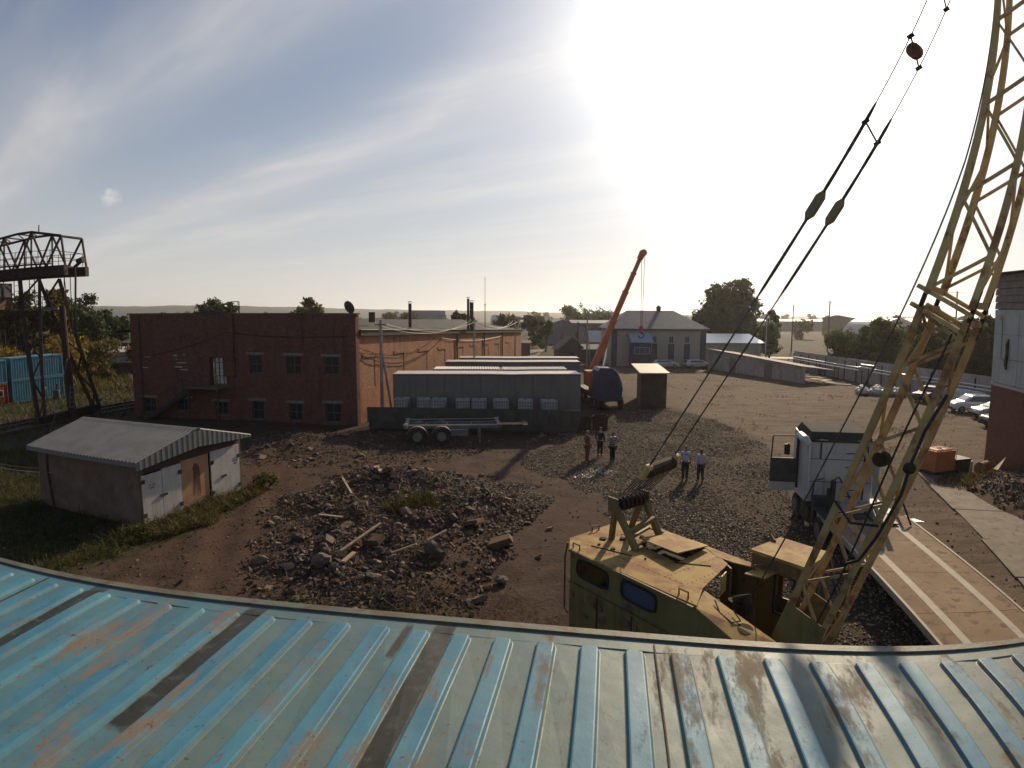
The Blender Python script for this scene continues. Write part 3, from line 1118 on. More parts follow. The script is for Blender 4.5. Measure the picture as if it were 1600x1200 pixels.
# ------------------------------------------------------------------ buildings
M_glass = glass_mat('window_glass')
M_frame_w = mat('window_frame_white', (.42, .42, .40), rough=.6)
M_frame_g = mat('window_frame_green', (.06, .085, .075), rough=.6)
M_roofing = mat('roofing_felt', (.060, .058, .056), (.095, .09, .085), .8, .9, bump=.3, bs=10, spec=.1)
M_pipe = mat('pipe_rusty', (.055, .042, .036), (.10, .065, .045), 4, .7, metal=.2)
M_steel_dk = mat('steel_dark', (.045, .038, .035), (.08, .055, .04), 5, .65, metal=.3, bump=.1)
M_plaster = mat('plaster_patch', (.40, .37, .34), (.28, .25, .22), 6, .9)
M_lintel = mat('lintel_concrete', (.20, .17, .14), (.14, .12, .10), 5, .9)


def frame_at(A, B):
    A, B = Vector((*A, 0)), Vector((*B, 0))
    u = (B - A).normalized()
    return A, u, Vector((u.y, -u.x, 0))         # n points to the viewer's side


def wall_window(parent, A, u, n, s0, s1, z0, z1, frame=M_frame_g, nx=2, ny=2, depth=.14, reveal=None, name='window'):
    """window set into the wall: dark reveal, glass, frame bars; name > pane, sill"""
    q = MB()
    p = lambda s, z, d: A + u * s + n * d + Vector((0, 0, z))
    t = .07
    for a, b, c, d_ in ((s0, s1, z0, z0 + t), (s0, s1, z1 - t, z1), (s0, s0 + t, z0 + t, z1 - t), (s1 - t, s1, z0 + t, z1 - t)):
        q.hexa([p(a, c, -.06), p(b, c, -.06), p(b, c, .02), p(a, c, .02), p(a, d_, -.06), p(b, d_, -.06), p(b, d_, .02), p(a, d_, .02)])
    for i in range(1, nx):
        s = s0 + (s1 - s0) * i / nx
        q.hexa([p(s - .025, z0 + t, -.05), p(s + .025, z0 + t, -.05), p(s + .025, z0 + t, .01), p(s - .025, z0 + t, .01),
                p(s - .025, z1 - t, -.05), p(s + .025, z1 - t, -.05), p(s + .025, z1 - t, .01), p(s - .025, z1 - t, .01)])
    for i in range(1, ny):
        z = z0 + (z1 - z0) * i / ny
        q.hexa([p(s0 + t, z - .02, -.05), p(s1 - t, z - .02, -.05), p(s1 - t, z - .02, .006), p(s0 + t, z - .02, .006),
                p(s0 + t, z + .02, -.05), p(s1 - t, z + .02, -.05), p(s1 - t, z + .02, .006), p(s0 + t, z + .02, .006)])
    f = q.build(name, frame, parent)
    g = MB()
    g.hexa([p(s0 + t, z0 + t, -.035), p(s1 - t, z0 + t, -.035), p(s1 - t, z0 + t, -.02), p(s0 + t, z0 + t, -.02),
            p(s0 + t, z1 - t, -.035), p(s1 - t, z1 - t, -.035), p(s1 - t, z1 - t, -.02), p(s0 + t, z1 - t, -.02)])
    g.build('pane', M_glass, f)
    k = MB()
    k.hexa([p(s0 - .08, z0 - .09, .0), p(s1 + .08, z0 - .09, .0), p(s1 + .08, z0 - .09, .13), p(s0 - .08, z0 - .09, .13),
            p(s0 - .08, z0, .0), p(s1 + .08, z0, .0), p(s1 + .08, z0 - .02, .13), p(s0 - .08, z0 - .02, .13)])
    k.build('sill', M_lintel, f)
    return f


def wall_holes(q, A, u, n, L, zb, zt, th, holes, zt2=None):
    """wall slab from s=0..L, z zb..zt (zt2 at the far end), thickness th behind the face, with rectangular holes (s0,s1,z0,z1) from the face"""
    ss = sorted({0.0, L} | {h[0] for h in holes} | {h[1] for h in holes})
    zt2 = zt if zt2 is None else zt2
    top = lambda s: zt + (zt2 - zt) * s / L
    P = lambda s, z, d: A + u * s + n * d + Vector((0, 0, z))
    for a, b in zip(ss[:-1], ss[1:]):
        hs = sorted([(h[2], h[3]) for h in holes if h[0] <= a + 1e-6 and h[1] >= b - 1e-6])
        z = zb
        segs = []
        for z0, z1 in hs:
            segs.append((z, z0, z, z0))
            z = z1
        segs.append((z, top(a), z, top(b)))
        for za, zc, zb_, zd in segs:
            q.hexa([P(a, za, -th), P(b, zb_, -th), P(b, zb_, 0), P(a, za, 0), P(a, zc, -th), P(b, zd, -th), P(b, zd, 0), P(a, zc, 0)])


# --- two-storey brick building, its wide face in shade
A, u, n = frame_at((-31.07, 48.16), (-11.60, 44.47))
L1 = 19.82
bA = math.atan2(u.y, u.x)
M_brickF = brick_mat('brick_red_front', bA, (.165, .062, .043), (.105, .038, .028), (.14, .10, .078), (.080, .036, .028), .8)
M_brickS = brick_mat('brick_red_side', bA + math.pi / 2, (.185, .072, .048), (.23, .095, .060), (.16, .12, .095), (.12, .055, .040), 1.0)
b1 = T('brick_building', 'dark red two-storey brick building with an outside stair, left of the long brick hall', 'building', A)
wins_u = [(10.9, 11.97, 3.78, 5.19), (14.08, 15.26, 3.72, 5.17), (17.22, 18.36, 3.80, 5.14)]
wins_l = [(.94, 2.11, .36, 1.56), (4.08, 5.42, .6, 1.6), (7.7, 8.8, .4, 1.46), (10.94, 11.96, .16, 1.61), (14.15, 15.23, .18, 1.52), (17.2, 18.46, .16, 1.60)]
door = (7.35, 8.82, 2.75, 4.98)
w = MB()
wall_holes(w, A, u, n, L1, -.3, 8.32, .45, wins_u + wins_l + [door])
w.build('front_wall', M_brickF, b1)
w = MB()
back = u * 0 + (-n) * 14.0
for s in (0, L1 - .45):
    a = A + u * s - n * .452
    w.hexa([a + Vector((0, 0, -.3)), a + u * .45 + Vector((0, 0, -.3)), a + u * .45 - n * .15 + Vector((0, 0, -.3)), a - n * .15 + Vector((0, 0, -.3)),
            a + Vector((0, 0, 8.32)), a + u * .45 + Vector((0, 0, 8.32)), a + u * .45 - n * .15 + Vector((0, 0, 8.32)), a - n * .15 + Vector((0, 0, 8.32))])
w.build('side_walls', M_brickS, b1, kind='stuff')
w = MB()
a = A - n * .46 + u * .46
w.hexa([a + Vector((0, 0, 7.9)), a + u * (L1 - .92) + Vector((0, 0, 7.9)), a + u * (L1 - .92) - n * .15 + Vector((0, 0, 7.9)), a - n * .15 + Vector((0, 0, 7.9)),
        a + Vector((0, 0, 8.1)), a + u * (L1 - .92) + Vector((0, 0, 8.1)), a + u * (L1 - .92) - n * .15 + Vector((0, 0, 8.1)), a - n * .15 + Vector((0, 0, 8.1))])
w.build('roof', M_roofing, b1)
w = MB()
a = A + n * .12 - u * .12
for z0, z1, o_ in ((8.325, 8.42, .0), ):
    w.hexa([a + Vector((0, 0, z0)), a + u * (L1 + .24) + Vector((0, 0, z0)), a + u * (L1 + .24) - n * .7 + Vector((0, 0, z0)), a - n * .7 + Vector((0, 0, z0)),
            a + Vector((0, 0, z1)), a + u * (L1 + .24) + Vector((0, 0, z1)), a + u * (L1 + .24) - n * .7 + Vector((0, 0, z1)), a - n * .7 + Vector((0, 0, z1))])
w.build('parapet_cap', M_roofing, b1)
for (s0, s1, z0, z1) in wins_u + wins_l:
    wall_window(b1, A - n * .16, u, n, s0, s1, z0, z1)
w = MB()
for (s0, s1, z0, z1) in wins_u + wins_l:
    p = A + u * (s0 + s1) / 2 - n * .02
    w.box(p + Vector((0, 0, z1 + .12)), (s1 - s0 + .5, .14, .2), bA)
w.build('lintels', M_lintel, b1, kind='stuff')
# door with broken white glazing bars
p = lambda s, z, d: A + u * s + n * d + Vector((0, 0, z))
dq = MB()
dq.hexa([p(7.7, 2.8, -.30), p(8.8, 2.8, -.30), p(8.8, 2.8, -.26), p(7.7, 2.8, -.26), p(7.7, 4.95, -.30), p(8.8, 4.95, -.30), p(8.8, 4.95, -.26), p(7.7, 4.95, -.26)])
dr = dq.build('door', mat('door_pale_panel', (.46, .45, .42), (.36, .35, .33), 5, .7), b1)
dq = MB()
for s in (7.7, 8.05, 8.42, 8.8):
    dq.beam(p(s, 2.8, -.24), p(s, 4.95, -.24), .05, .04, n)
for z in (2.85, 3.5, 4.1, 4.55, 4.93):
    dq.beam(p(7.7, z, -.235), p(8.8, z, -.235), .035, .05, n)
dq.build('door_frame', M_steel_dk, dr)
# chimney stack on the wall face above the door
w = MB()
w.box(p(9.2, 5.9, .085), (.92, .165, 4.84), bA)
w.build('chimney_breast', M_brickF, b1)
# outside stair: landing, two flights
st = MB()
st.box(p(7.7, 2.68, .75), (2.9, 1.5, .14), bA)
st.build('stair_landing', M_conc_dark, b1)
st = MB()
for s in (6.4, 9.0):
    st.beam(p(s, 2.6, 1.35), p(s, -.1, 1.35), .12, .12, n)
st.build('landing_post', M_steel_dk, b1, kind='stuff')
for k in range(13):
    s_ = MB()
    s_.box(p(6.15 - k * .32, 2.52 - k * .195, .8), (.30, 1.1, .05), bA)
    s_.build('stair_step', M_conc_dark, b1)
st = MB()
for d in (.25, 1.38):
    st.beam(p(6.4, 2.62, d), p(2.2, .02, d), .08, .2)
st.build('stair_stringer', M_steel_dk, b1, kind='stuff')
st = MB()
for d in (1.44,):
    st.beam(p(9.1, 3.6, d), p(6.3, 3.6, d), .04, .04)
    st.beam(p(6.3, 3.6, d), p(2.2, .95, d), .04, .04)
    st.beam(p(9.1, 3.2, d), p(6.3, 3.2, d), .03, .03)
    for k in range(5):
        st.beam(p(9.1 - k * .7, 2.7, d), p(9.1 - k * .7, 3.6, d), .03, .03, n)
    for k in range(6):
        st.beam(p(6.0 - k * .7, 2.4 - k * .45, d), p(6.0 - k * .7, 3.4 - k * .45, d), .03, .03, n)
st.build('handrail', M_steel_dk, b1)
w = MB()
for s0, s1, z0, z1 in ((4.1, 4.9, 4.1, 4.2), (4.3, 5.3, 4.45, 4.52), (4.0, 4.5, 5.0, 5.1), (4.6, 5.4, 3.9, 3.98), (4.9, 5.2, 5.1, 5.18), (1.0, 1.6, 4.0, 4.08), (1.1, 1.9, 4.9, 4.96), (4.2, 4.5, 4.72, 4.78)):
    w.hexa([p(s0, z0, .002), p(s1, z0, .002), p(s1, z0, .012), p(s0, z0, .012), p(s0 + .1, z1, .002), p(s1 - .08, z1, .002), p(s1 - .08, z1, .012), p(s0 + .1, z1, .012)])
w.build('plaster_remains', M_plaster, b1, kind='stuff')
w = MB()
w.tube([p(.95, 8.2, .1), p(.95, .5, .1), p(.8, .2, .25)], .06, 6)
w.build('downpipe', M_pipe, b1)
# roof-edge ladder hoops
w = MB()
for s in (9.25, 9.95):
    w.tube([p(s, 8.4, -.4), p(s, 9.3, -.4), p(s + .25, 9.25, .1), p(s + .35, 8.4, .2)], .03, 5)
w.tube([p(9.25, 9.3, -.4), p(9.95, 9.3, -.4)], .03, 5)
w.build('roof_ladder', M_steel_dk, b1)
w = MB()
w.tube([p(19.2, 8.4, -.3), p(19.2, 8.75, -.3)], .04, 6)
w.build('mast', M_steel_dk, b1)
dish = T('satellite_dish', 'dark round satellite dish on the right corner of the two-storey brick roof', 'satellite dish', p(19.2, 8.43, -.3))
w = MB()
cx = Vector((0, 0, .42))
R_ = Euler((rad(68), 0, rad(150))).to_matrix()
ring = []
for r_, d_ in ((0.0, .10), (.22, .075), (.40, .02), (.50, -.02)):
    for k in range(16):
        a = k * math.pi / 8
        ring.append(cx + R_ @ Vector((r_ * math.cos(a), r_ * math.sin(a), -d_)))
fs = []
for j in range(3):
    for k in range(16):
        k2 = (k + 1) % 16
        fs.append((j * 16 + k, j * 16 + k2, (j + 1) * 16 + k2, (j + 1) * 16 + k))
w.add(ring, fs)
w.build('reflector', M_steel_dk, dish, L=True)
w = MB()
w.tube([(0, 0, 0), (0, 0, .4)], .035, 6)
w.tube([cx + R_ @ Vector((0, -.48, .02)), cx + R_ @ Vector((0, 0, .45))], .015, 5)
w.build('arm', M_steel_dk, dish, L=True)

# --- long brick hall, its side lit at a grazing angle
A2, u2, n2 = frame_at((-11.66, 45.15), (1.6, 105.0))
L2 = (Vector((1.6, 105, 0)) - Vector((-11.66, 45.15, 0))).length
b2A = math.atan2(u2.y, u2.x)
M_brickL = brick_mat('brick_orange_long', b2A, (.34, .135, .068), (.46, .20, .105), (.42, .31, .22), (.20, .085, .05), 1.8)
M_brickD = brick_mat('brick_infill', b2A, (.46, .24, .14), (.34, .15, .09), (.42, .33, .25), (.24, .11, .065), 2.2)
b2 = T('long_brick_hall', 'long orange brick hall behind the parked trailers, blind arched windows bricked up', 'building', A2)
holes = [(1.0, 3.0, 2.6, 5.0), (7.0, 9.0, 2.4, 4.95), (12.7, 14.9, 2.3, 4.8), (18.3, 20.4, 2.2, 4.7), (24.9, 27.0, 2.2, 4.6), (30.0, 32.3, 2.1, 4.5), (36.5, 38.8, 2.0, 4.4), (42.6, 44.8, 1.9, 4.2), (49.5, 51.8, 1.8, 4.1)]
w = MB()
wall_holes(w, A2, u2, n2, L2, -.4, 6.72, .5, holes, 5.52)
w.build('long_wall', M_brickL, b2)
p2 = lambda s, z, d: A2 + u2 * s + n2 * d + Vector((0, 0, z))
for (s0, s1, z0, z1) in holes:
    w = MB()
    w.hexa([p2(s0, z0, -.4), p2(s1, z0, -.4), p2(s1, z0, -.035), p2(s0, z0, -.035), p2(s0, z1, -.4), p2(s1, z1, -.4), p2(s1, z1, -.035), p2(s0, z1, -.035)])
    f = w.build('bricked_window', M_brickD, b2)
    w = MB()
    w.hexa([p2(s0 - .25, z1 + .01, .003), p2(s1 + .25, z1 + .01, .003), p2(s1 + .25, z1 + .01, .06), p2(s0 - .25, z1 + .01, .06),
            p2(s0 - .25, z1 + .28, .003), p2(s1 + .25, z1 + .28, .003), p2(s1 + .25, z1 + .28, .06), p2(s0 - .25, z1 + .28, .06)])
    w.build('lintel', M_brickD, f)
w = MB()          # dark eaves band and bright metal edge
w.hexa([p2(0, 6.725, .0), p2(L2, 5.525, .0), p2(L2, 5.525, .30), p2(0, 6.725, .30), p2(0, 7.16, 0), p2(L2, 5.93, 0), p2(L2, 5.93, .34), p2(0, 7.16, .34)])
w.build('eaves_board', mat('eaves_brown', (.075, .055, .045), (.05, .04, .035), 2, .85), b2)
w = MB()
w.hexa([p2(0, 7.165, -.2), p2(L2, 5.935, -.2), p2(L2, 5.935, .42), p2(0, 7.165, .42), p2(0, 7.21, -.2), p2(L2, 5.98, -.2), p2(L2, 5.98, .42), p2(0, 7.21, .42)])
w.build('roof_edge', mat('metal_edge', (.55, .52, .47), rough=.45, metal=.4), b2)
w = MB()
a, b = p2(0, 7.16, -.25), p2(L2, 5.93, -.25)
c_, d_ = p2(0, 8.0, -11), p2(L2, 7.6, -11)
e_, f_ = p2(0, 6.8, -24), p2(L2, 6.0, -24)
w.add([a, b, d_, c_, e_, f_], [(0, 1, 2, 3), (3, 2, 5, 4)])
w.build('roof', M_roofing, b2)
w = MB()
w.hexa([p2(L2 - .3, -.4, -.55), p2(L2, -.4, -.55), p2(L2, -.4, -24), p2(L2 - .3, -.4, -24), p2(L2 - .3, 5.8, -.55), p2(L2, 5.8, -.55), p2(L2, 5.9, -24), p2(L2 - .3, 5.9, -24)])
w.build('end_wall', M_brickL, b2)
for s in (24.3, 46.6, 36.2):
    w = MB()
    w.tube([p2(s, 6.3, .12), p2(s, .1, .12)], .09, 6)
    w.build('downpipe', M_pipe, b2)
for (x, y, z0, z1, r_) in ((-9.82, 58.0, 7.1, 9.4, .16), (-5.25, 72.0, 6.6, 10.27, .15), (-4.85, 72.2, 6.6, 9.85, .24)):
    w = MB()
    w.cyl((x, y, z0), (x, y, z1), r_, r_, 10)
    f = w.build('flue_pipe', M_pipe, b2)
    w = MB()
    w.cyl((x, y, z1 + .14), (x, y, z1 + .22), r_ * 1.9, r_ * .4, 8)
    for k in range(3):
        a_ = k * 2.1
        w.beam((x + r_ * math.cos(a_), y + r_ * math.sin(a_), z1), (x + r_ * 1.3 * math.cos(a_), y + r_ * 1.3 * math.sin(a_), z1 + .15), .02)
    w.build('rain_cap', M_pipe, f)
w = MB()
w.box((-12.62, 54.2, 8.1), (.55, .8, .9), .2)
w.build('vent_block', M_steel_dk, b2)
ant = T('antenna_mast', 'thin tall whip antenna rising from the long hall roof', 'antenna', (-3.6, 80, 6.6))
w = MB()
w.tube([(0, 0, 0), (0, 0, 3.2)], .06, 6)
w.build('mast', M_steel_dk, ant, L=True)
w = MB()
w.tube([(0, 0, 3.2), (0, 0, 6.7)], .03, 5)
for k in range(3):
    a_ = k * 2.1
    w.tube([(0, 0, 3.3), (.25 * math.cos(a_), .25 * math.sin(a_), 3.0)], .015, 4)
w.build('whip', M_steel_dk, ant, L=True)

# --- blue-trimmed office building with a hipped roof, far middle
bb = T('office_building', 'grey office building with a hipped roof, blue corner strips and a blue porch', 'building', (16.45, 100, 0))
M_siding = mat('siding_beige', (.27, .25, .21), (.23, .21, .18), 2, .8, rough=.8) if False else mat('siding_beige', (.38, .35, .29), (.33, .30, .25), 2, .8)
M_blue = mat('trim_blue', (.030, .040, .080), (.04, .055, .095), 3, .6)
M_hip = mat('hip_roof_grey', (.105, .11, .125), (.13, .135, .15), 1, .7)
x0, x1, y0, y1 = 16.5, 32.35, 100.0, 112.0
wins = [(19.3 + 4.1, 24.1), (26.15, 26.95), (28.8, 29.6)]
Aq, uq, nq = frame_at((x0, y0), (x1, y0))
w = MB()
wall_holes(w, Aq, uq, nq, x1 - x0, -.2, 6.0, .3, [(a - x0, b - x0, 3.9, 5.1) for a, b in wins])
w.bb(x0, x0 + .3, y0 + .31, y1, -.2, 6.0)
w.bb(x1 - .3, x1, y0 + .31, y1, -.2, 6.0)
w.build('wall', M_siding, bb)
for a, b in wins:
    wall_window(bb, Aq - nq * .1, uq, nq, a - x0, b - x0, 3.9, 5.1, M_frame_w, 2, 1)
    w = MB()
    w.bb(a - .1, b + .1, y0 - .06, y0 - .005, 1.2, 3.78)
    w.build('blue_panel', M_blue, bb)
for xa in (x0 - .02, x1 - .95):
    w = MB()
    w.bb(xa, xa + .97, y0 - .08, y0 - .003, -.1, 5.98)
    w.build('corner_strip', M_blue, bb)
w = MB()
w.bb(x0 - .45, x1 + .45, y0 - .5, y1 + .5, 6.002, 6.30)
w.build('eaves_band', mat('eaves_navy', (.05, .06, .085), rough=.6), bb)
w = MB()
w.add([(x0 - .5, y0 - .55, 6.3), (x1 + .5, y0 - .55, 6.3), (x1 + .5, y1 + .5, 6.3), (x0 - .5, y1 + .5, 6.3), (x0 + 3.6, y0 + 6, 9.35), (x1 - 4.0, y0 + 6, 9.35)],
      [(0, 1, 5, 4), (1, 2, 5), (2, 3, 4, 5), (3, 0, 4)])
w.build('hip_roof', M_hip, bb)
w = MB()
w.cyl((25.7, 106, 9.3), (25.7, 106, 9.9), .35, .45, 8)
w.cyl((25.7, 106, 9.9), (25.7, 106, 10.3), .5, .05, 8)
w.build('roof_vent', M_steel_dk, bb)
w = MB()
w.bb(19.5, 22.6, 97.6, 99.99, 0, 3.95)
f = w.build('porch', M_blue, bb)
w = MB()
w.add([(19.2, 97.2, 4.05), (23.0, 97.2, 4.05), (23.0, 97.2, 4.2), (19.2, 97.2, 4.2), (19.2, 99.95, 5.9), (22.6, 99.95, 5.9), (22.6, 99.95, 6.0), (19.2, 99.95, 6.0)],
      [(0, 1, 2, 3), (3, 2, 6, 7), (0, 4, 5, 1), (0, 3, 7, 4), (1, 5, 6, 2), (4, 7, 6, 5)])
w.build('porch_roof', mat('porch_roof_metal', (.27, .30, .36), rough=.5, metal=.2), f)
wall_window(bb, Vector((19.8, 97.59, 0)), Vector((1, 0, 0)), Vector((0, -1, 0)), .1, 2.6, 2.2, 3.3, M_frame_w, 3, 1, name='porch_window')

# --- low sheds along the fence to its right
ls = T('long_low_shed', 'long low pale shed running from the office building towards the fence', 'shed', (33, 99, 0))
Aw, uw, nw = frame_at((31.6, 96.0), (36.6, 74.5))
Lw = (Vector((36.6, 74.5)) - Vector((31.6, 96.0))).length
M_shed = mat('shed_boards_pale', (.42, .37, .31), (.32, .27, .22), 1.2, .85, cs=(.12, .09, .07))
w = MB()
wall_holes(w, Aw, uw, -nw if nw.x > 0 else nw, Lw, -.1, 3.15, .25, [], 2.1)
w.build('wall', M_shed, ls)
w = MB()
o_ = Vector((5.0, 1.4, 0))
a, b = Aw + Vector((-.4, -.1, 3.17)), Aw + uw * Lw + Vector((-.4, -.1, 2.12))
w.hexa([a, b, b + o_ * 1.05 + Vector((0, 0, -.62)), a + o_ * 1.05 + Vector((0, 0, -.62)), a + Vector((0, 0, .1)), b + Vector((0, 0, .1)), b + o_ * 1.05 + Vector((0, 0, -.52)), a + o_ * 1.05 + Vector((0, 0, -.52))])
w.build('roof', mat('shed_roof_sheet', (.22, .20, .18), rough=.8, spec=.1), ls)
for k in range(5):
    w = MB()
    c_ = Aw + uw * (2.5 + k * 4.2) + (nw if nw.x < 0 else -nw) * .04
    w.box(c_ + Vector((0, 0, 1.1)), (1.6 if k % 2 else 2.4, .06, 2.1), math.atan2(uw.y, uw.x))
    w.build('door', mat('shed_door_%d' % k, ((.19, .13, .10), (.24, .22, .19), (.12, .095, .08), (.17, .19, .2), (.22, .19, .15))[k], rough=.8) if False else (M_lintel if k % 2 else M_siding), ls)
gl = T('white_roofed_shed', 'small shed with a glaring white metal roof beside the office building', 'shed', (42, 112, 0))
w = MB()
w.bb(36.6, 46.8, 112.2, 118, -.1, 3.5)
w.build('wall', M_shed, gl)
w = MB()
w.add([(36.0, 111.6, 3.5), (47.4, 111.6, 3.5), (45.5, 115.2, 5.15), (36.9, 115.2, 5.15), (47.4, 118.4, 3.5), (36.0, 118.4, 3.5)], [(0, 1, 2, 3), (1, 4, 2), (2, 4, 5, 3), (0, 3, 5)])
w.build('roof', mat('roof_shiny_sheet', (.75, .75, .74), rough=.28, metal=.75), gl)

# --- right-hand building: brick below, white panels above
A3, u3, n3 = frame_at((27.72, 32.84), (24.7, 20.9))
n3 = -n3 if n3.x > 0 else n3
b3A = math.atan2(u3.y, u3.x)
M_brickR = brick_mat('brick_right', b3A, (.23, .095, .058), (.18, .075, .048), (.125, .085, .066), (.10, .048, .036), .5)
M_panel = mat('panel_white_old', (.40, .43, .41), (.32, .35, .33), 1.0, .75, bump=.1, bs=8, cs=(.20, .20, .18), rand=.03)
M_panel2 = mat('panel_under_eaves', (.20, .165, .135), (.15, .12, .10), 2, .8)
b3 = T('workshop_building', 'tall workshop at the right edge, brick below and white cladding above', 'building', A3)
w = MB()
LL = 12.3
inn = -n3
w.hexa([A3 + Vector((0, 0, -.3)), A3 + u3 * LL + Vector((0, 0, -.3)), A3 + u3 * LL + inn * 11 + Vector((0, 0, -.3)), A3 + inn * 11 + Vector((0, 0, -.3)),
        A3 + Vector((0, 0, 4.58)), A3 + u3 * LL + Vector((0, 0, 4.58)), A3 + u3 * LL + inn * 11 + Vector((0, 0, 4.58)), A3 + inn * 11 + Vector((0, 0, 4.58))])
w.build('brick_base', M_brickR, b3)
p3 = lambda s, z, d: A3 + u3 * s + n3 * d + Vector((0, 0, z))
w = MB()
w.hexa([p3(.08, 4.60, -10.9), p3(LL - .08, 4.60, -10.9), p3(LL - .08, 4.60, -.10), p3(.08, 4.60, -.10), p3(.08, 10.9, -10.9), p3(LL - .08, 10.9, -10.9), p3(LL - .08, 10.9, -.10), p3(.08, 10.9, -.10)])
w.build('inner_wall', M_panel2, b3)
for i, s in enumerate(np.arange(.0, LL - .1, 3.05)):
    for j, (z0, z1) in enumerate(((4.78, 6.15), (6.17, 7.52), (7.54, 8.9))):
        w = MB()
        w.hexa([p3(s + .02, z0, -.095), p3(s + 3.03, z0, -.095), p3(s + 3.03, z0, .03), p3(s + .02, z0, .03), p3(s + .02, z1, -.095), p3(s + 3.03, z1, -.095), p3(s + 3.03, z1, .03), p3(s + .02, z1, .03)])
        w.build('wall_panel', M_panel, b3)
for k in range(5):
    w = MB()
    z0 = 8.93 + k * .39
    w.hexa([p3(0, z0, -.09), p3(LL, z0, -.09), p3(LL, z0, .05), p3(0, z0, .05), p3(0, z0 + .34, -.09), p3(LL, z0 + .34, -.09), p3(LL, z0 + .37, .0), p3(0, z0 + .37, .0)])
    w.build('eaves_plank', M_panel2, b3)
w = MB()
w.hexa([p3(-.03, 4.585, -.2), p3(LL, 4.585, -.2), p3(LL, 4.585, .07), p3(-.03, 4.585, .07), p3(-.03, 4.76, -.2), p3(LL, 4.76, -.2), p3(LL, 4.76, .05), p3(-.03, 4.76, .05)])
w.build('flashing', mat('flashing_pale', (.34, .33, .31), rough=.6), b3)
w = MB()
vs, fs = corr(p3(-.4, 10.92, .4), u3, -n3, LL + .5, 11.5, .2, .05, n=Vector((0, 0, 1)))
w.add(vs, fs)
vs, fs = corr(p3(-.4, 10.88, .4), u3, -n3, LL + .5, 11.5, .2, .05, n=Vector((0, 0, 1)))
w.add(vs, fs)
w.build('roof_sheet', M_roofing, b3)
fl = T('floodlight', 'small floodlight fixed to the white wall of the workshop', 'floodlight', p3(.95, 8.45, .03))
w = MB()
w.box(p3(.95, 8.45, .25), (.42, .12, .3), b3A + .3)
w.build('lamp_head', M_frame_w, fl)
w = MB()
w.beam(p3(.95, 8.45, .03), p3(.95, 8.45, .22), .05)
w.build('bracket', M_steel_dk, fl)
w = MB()
w.tube([p3(1.05, 8.35, .06), p3(1.08, 6.2, .05), p3(1.6, 6.0, .05)], .015, 4)
w.build('cable', M_steel_dk, fl)
ho = T('hanging_hose', 'dark bundle of rag hanging on the white wall of the workshop', 'cloth bundle', p3(1.9, 6.2, .05))
w = MB()
w.tube([p3(1.95, 7.3, .08), p3(1.9, 7.0, .12), p3(1.93, 6.5, .13), p3(1.8, 5.9, .10), p3(1.85, 5.6, .08)], [.04, .11, .09, .12, .05], 7)
w.build('bundle', M_steel_dk, ho)

# --- brown kiosk with a pale lean-to roof, by the blue truck
kx = T('brown_shed', 'brown cabin with a pale sloping sheet roof in the middle of the yard', 'shed', (13.3, 58, 0))
M_brown = mat('cabin_brown', (.095, .050, .035), (.065, .036, .028), 1.5, .8, bump=.1)
w = MB()
w.hexa([(11.6, 53.6, 0), (13.95, 53.6, 0), (15.1, 60.4, 0), (12.7, 60.6, 0), (11.6, 53.6, 3.15), (13.95, 53.6, 3.15), (15.1, 60.4, 3.3), (12.7, 60.6, 3.3)])
w.build('wall', M_brown, kx)
w = MB()
w.hexa([(11.3, 52.7, 3.2), (14.0, 52.8, 3.2), (15.0, 61.6, 3.36), (12.2, 61.4, 3.36), (11.3, 52.7, 3.3), (14.0, 52.8, 3.3), (15.0, 61.6, 3.46), (12.2, 61.4, 3.46)])
w.build('roof', mat('roof_sheet_pale', (.46, .40, .31), (.36, .30, .23), 1, .6), kx)
w = MB()
w.bb(12.2, 13.2, 53.52, 53.59, .05, 2.1)
w.build('door', M_steel_dk, kx)

# --- garage with a corrugated gable roof (front left)
gA = Vector((-14.44, 22.23, 0))
ug = Vector((.336, .942, 0)).normalized()      # along the door face, away
ng = Vector((ug.y, -ug.x, 0))                  # out of the door face
gar = T('garage', 'low garage with a corrugated metal gable roof, white doors and peeling walls', 'garage', gA)
M_rend = mat('render_peeling', (.175, .120, .085), (.135, .092, .066), 1.1, .9, bump=.25, bs=9, c3=(.115, .070, .050), s3=1.4, t3=.56, w3=.14, cs=(.10, .07, .052))
M_rend_o = mat('render_orange', (.42, .235, .125), (.36, .19, .10), 2.0, .85, bump=.15, bs=12)
M_gal = mat('galvanised_sheet', (.21, .215, .205), (.17, .17, .165), 1.4, .6, metal=.3, bump=.05, bs=6)
M_door = mat('door_white_paint', (.50, .47, .43), (.44, .41, .37), 2.5, .6, c3=(.24, .14, .08), s3=7, t3=.66, w3=.03, cs=(.32, .26, .20))
LF, DP = 5.35, 6.7
pg = lambda s, z, d: gA + ug * s + ng * d + Vector((0, 0, z))
w = MB()       # walls: left (camera) side, back, right; front pieces round the doors
w.hexa([pg(0, -.2, 0), pg(.25, -.2, 0), pg(.25, -.2, -DP), pg(0, -.2, -DP), pg(0, 2.62, 0), pg(.25, 2.66, 0), pg(.25, 2.66, -DP), pg(0, 2.62, -DP)])
w.hexa([pg(LF - .25, -.2, 0), pg(LF, -.2, 0), pg(LF, -.2, -DP), pg(LF - .25, -.2, -DP), pg(LF - .25, 2.66, 0), pg(LF, 2.62, 0), pg(LF, 2.62, -DP), pg(LF - .25, 2.66, -DP)])
w.hexa([pg(.252, -.2, -DP), pg(LF - .252, -.2, -DP), pg(LF - .252, -.2, -DP + .25), pg(.252, -.2, -DP + .25), pg(.252, 2.66, -DP), pg(LF - .252, 2.66, -DP), pg(LF - .252, 2.66, -DP + .25), pg(.252, 2.66, -DP + .25)])
w.build('wall', M_rend, gar)
w = MB()
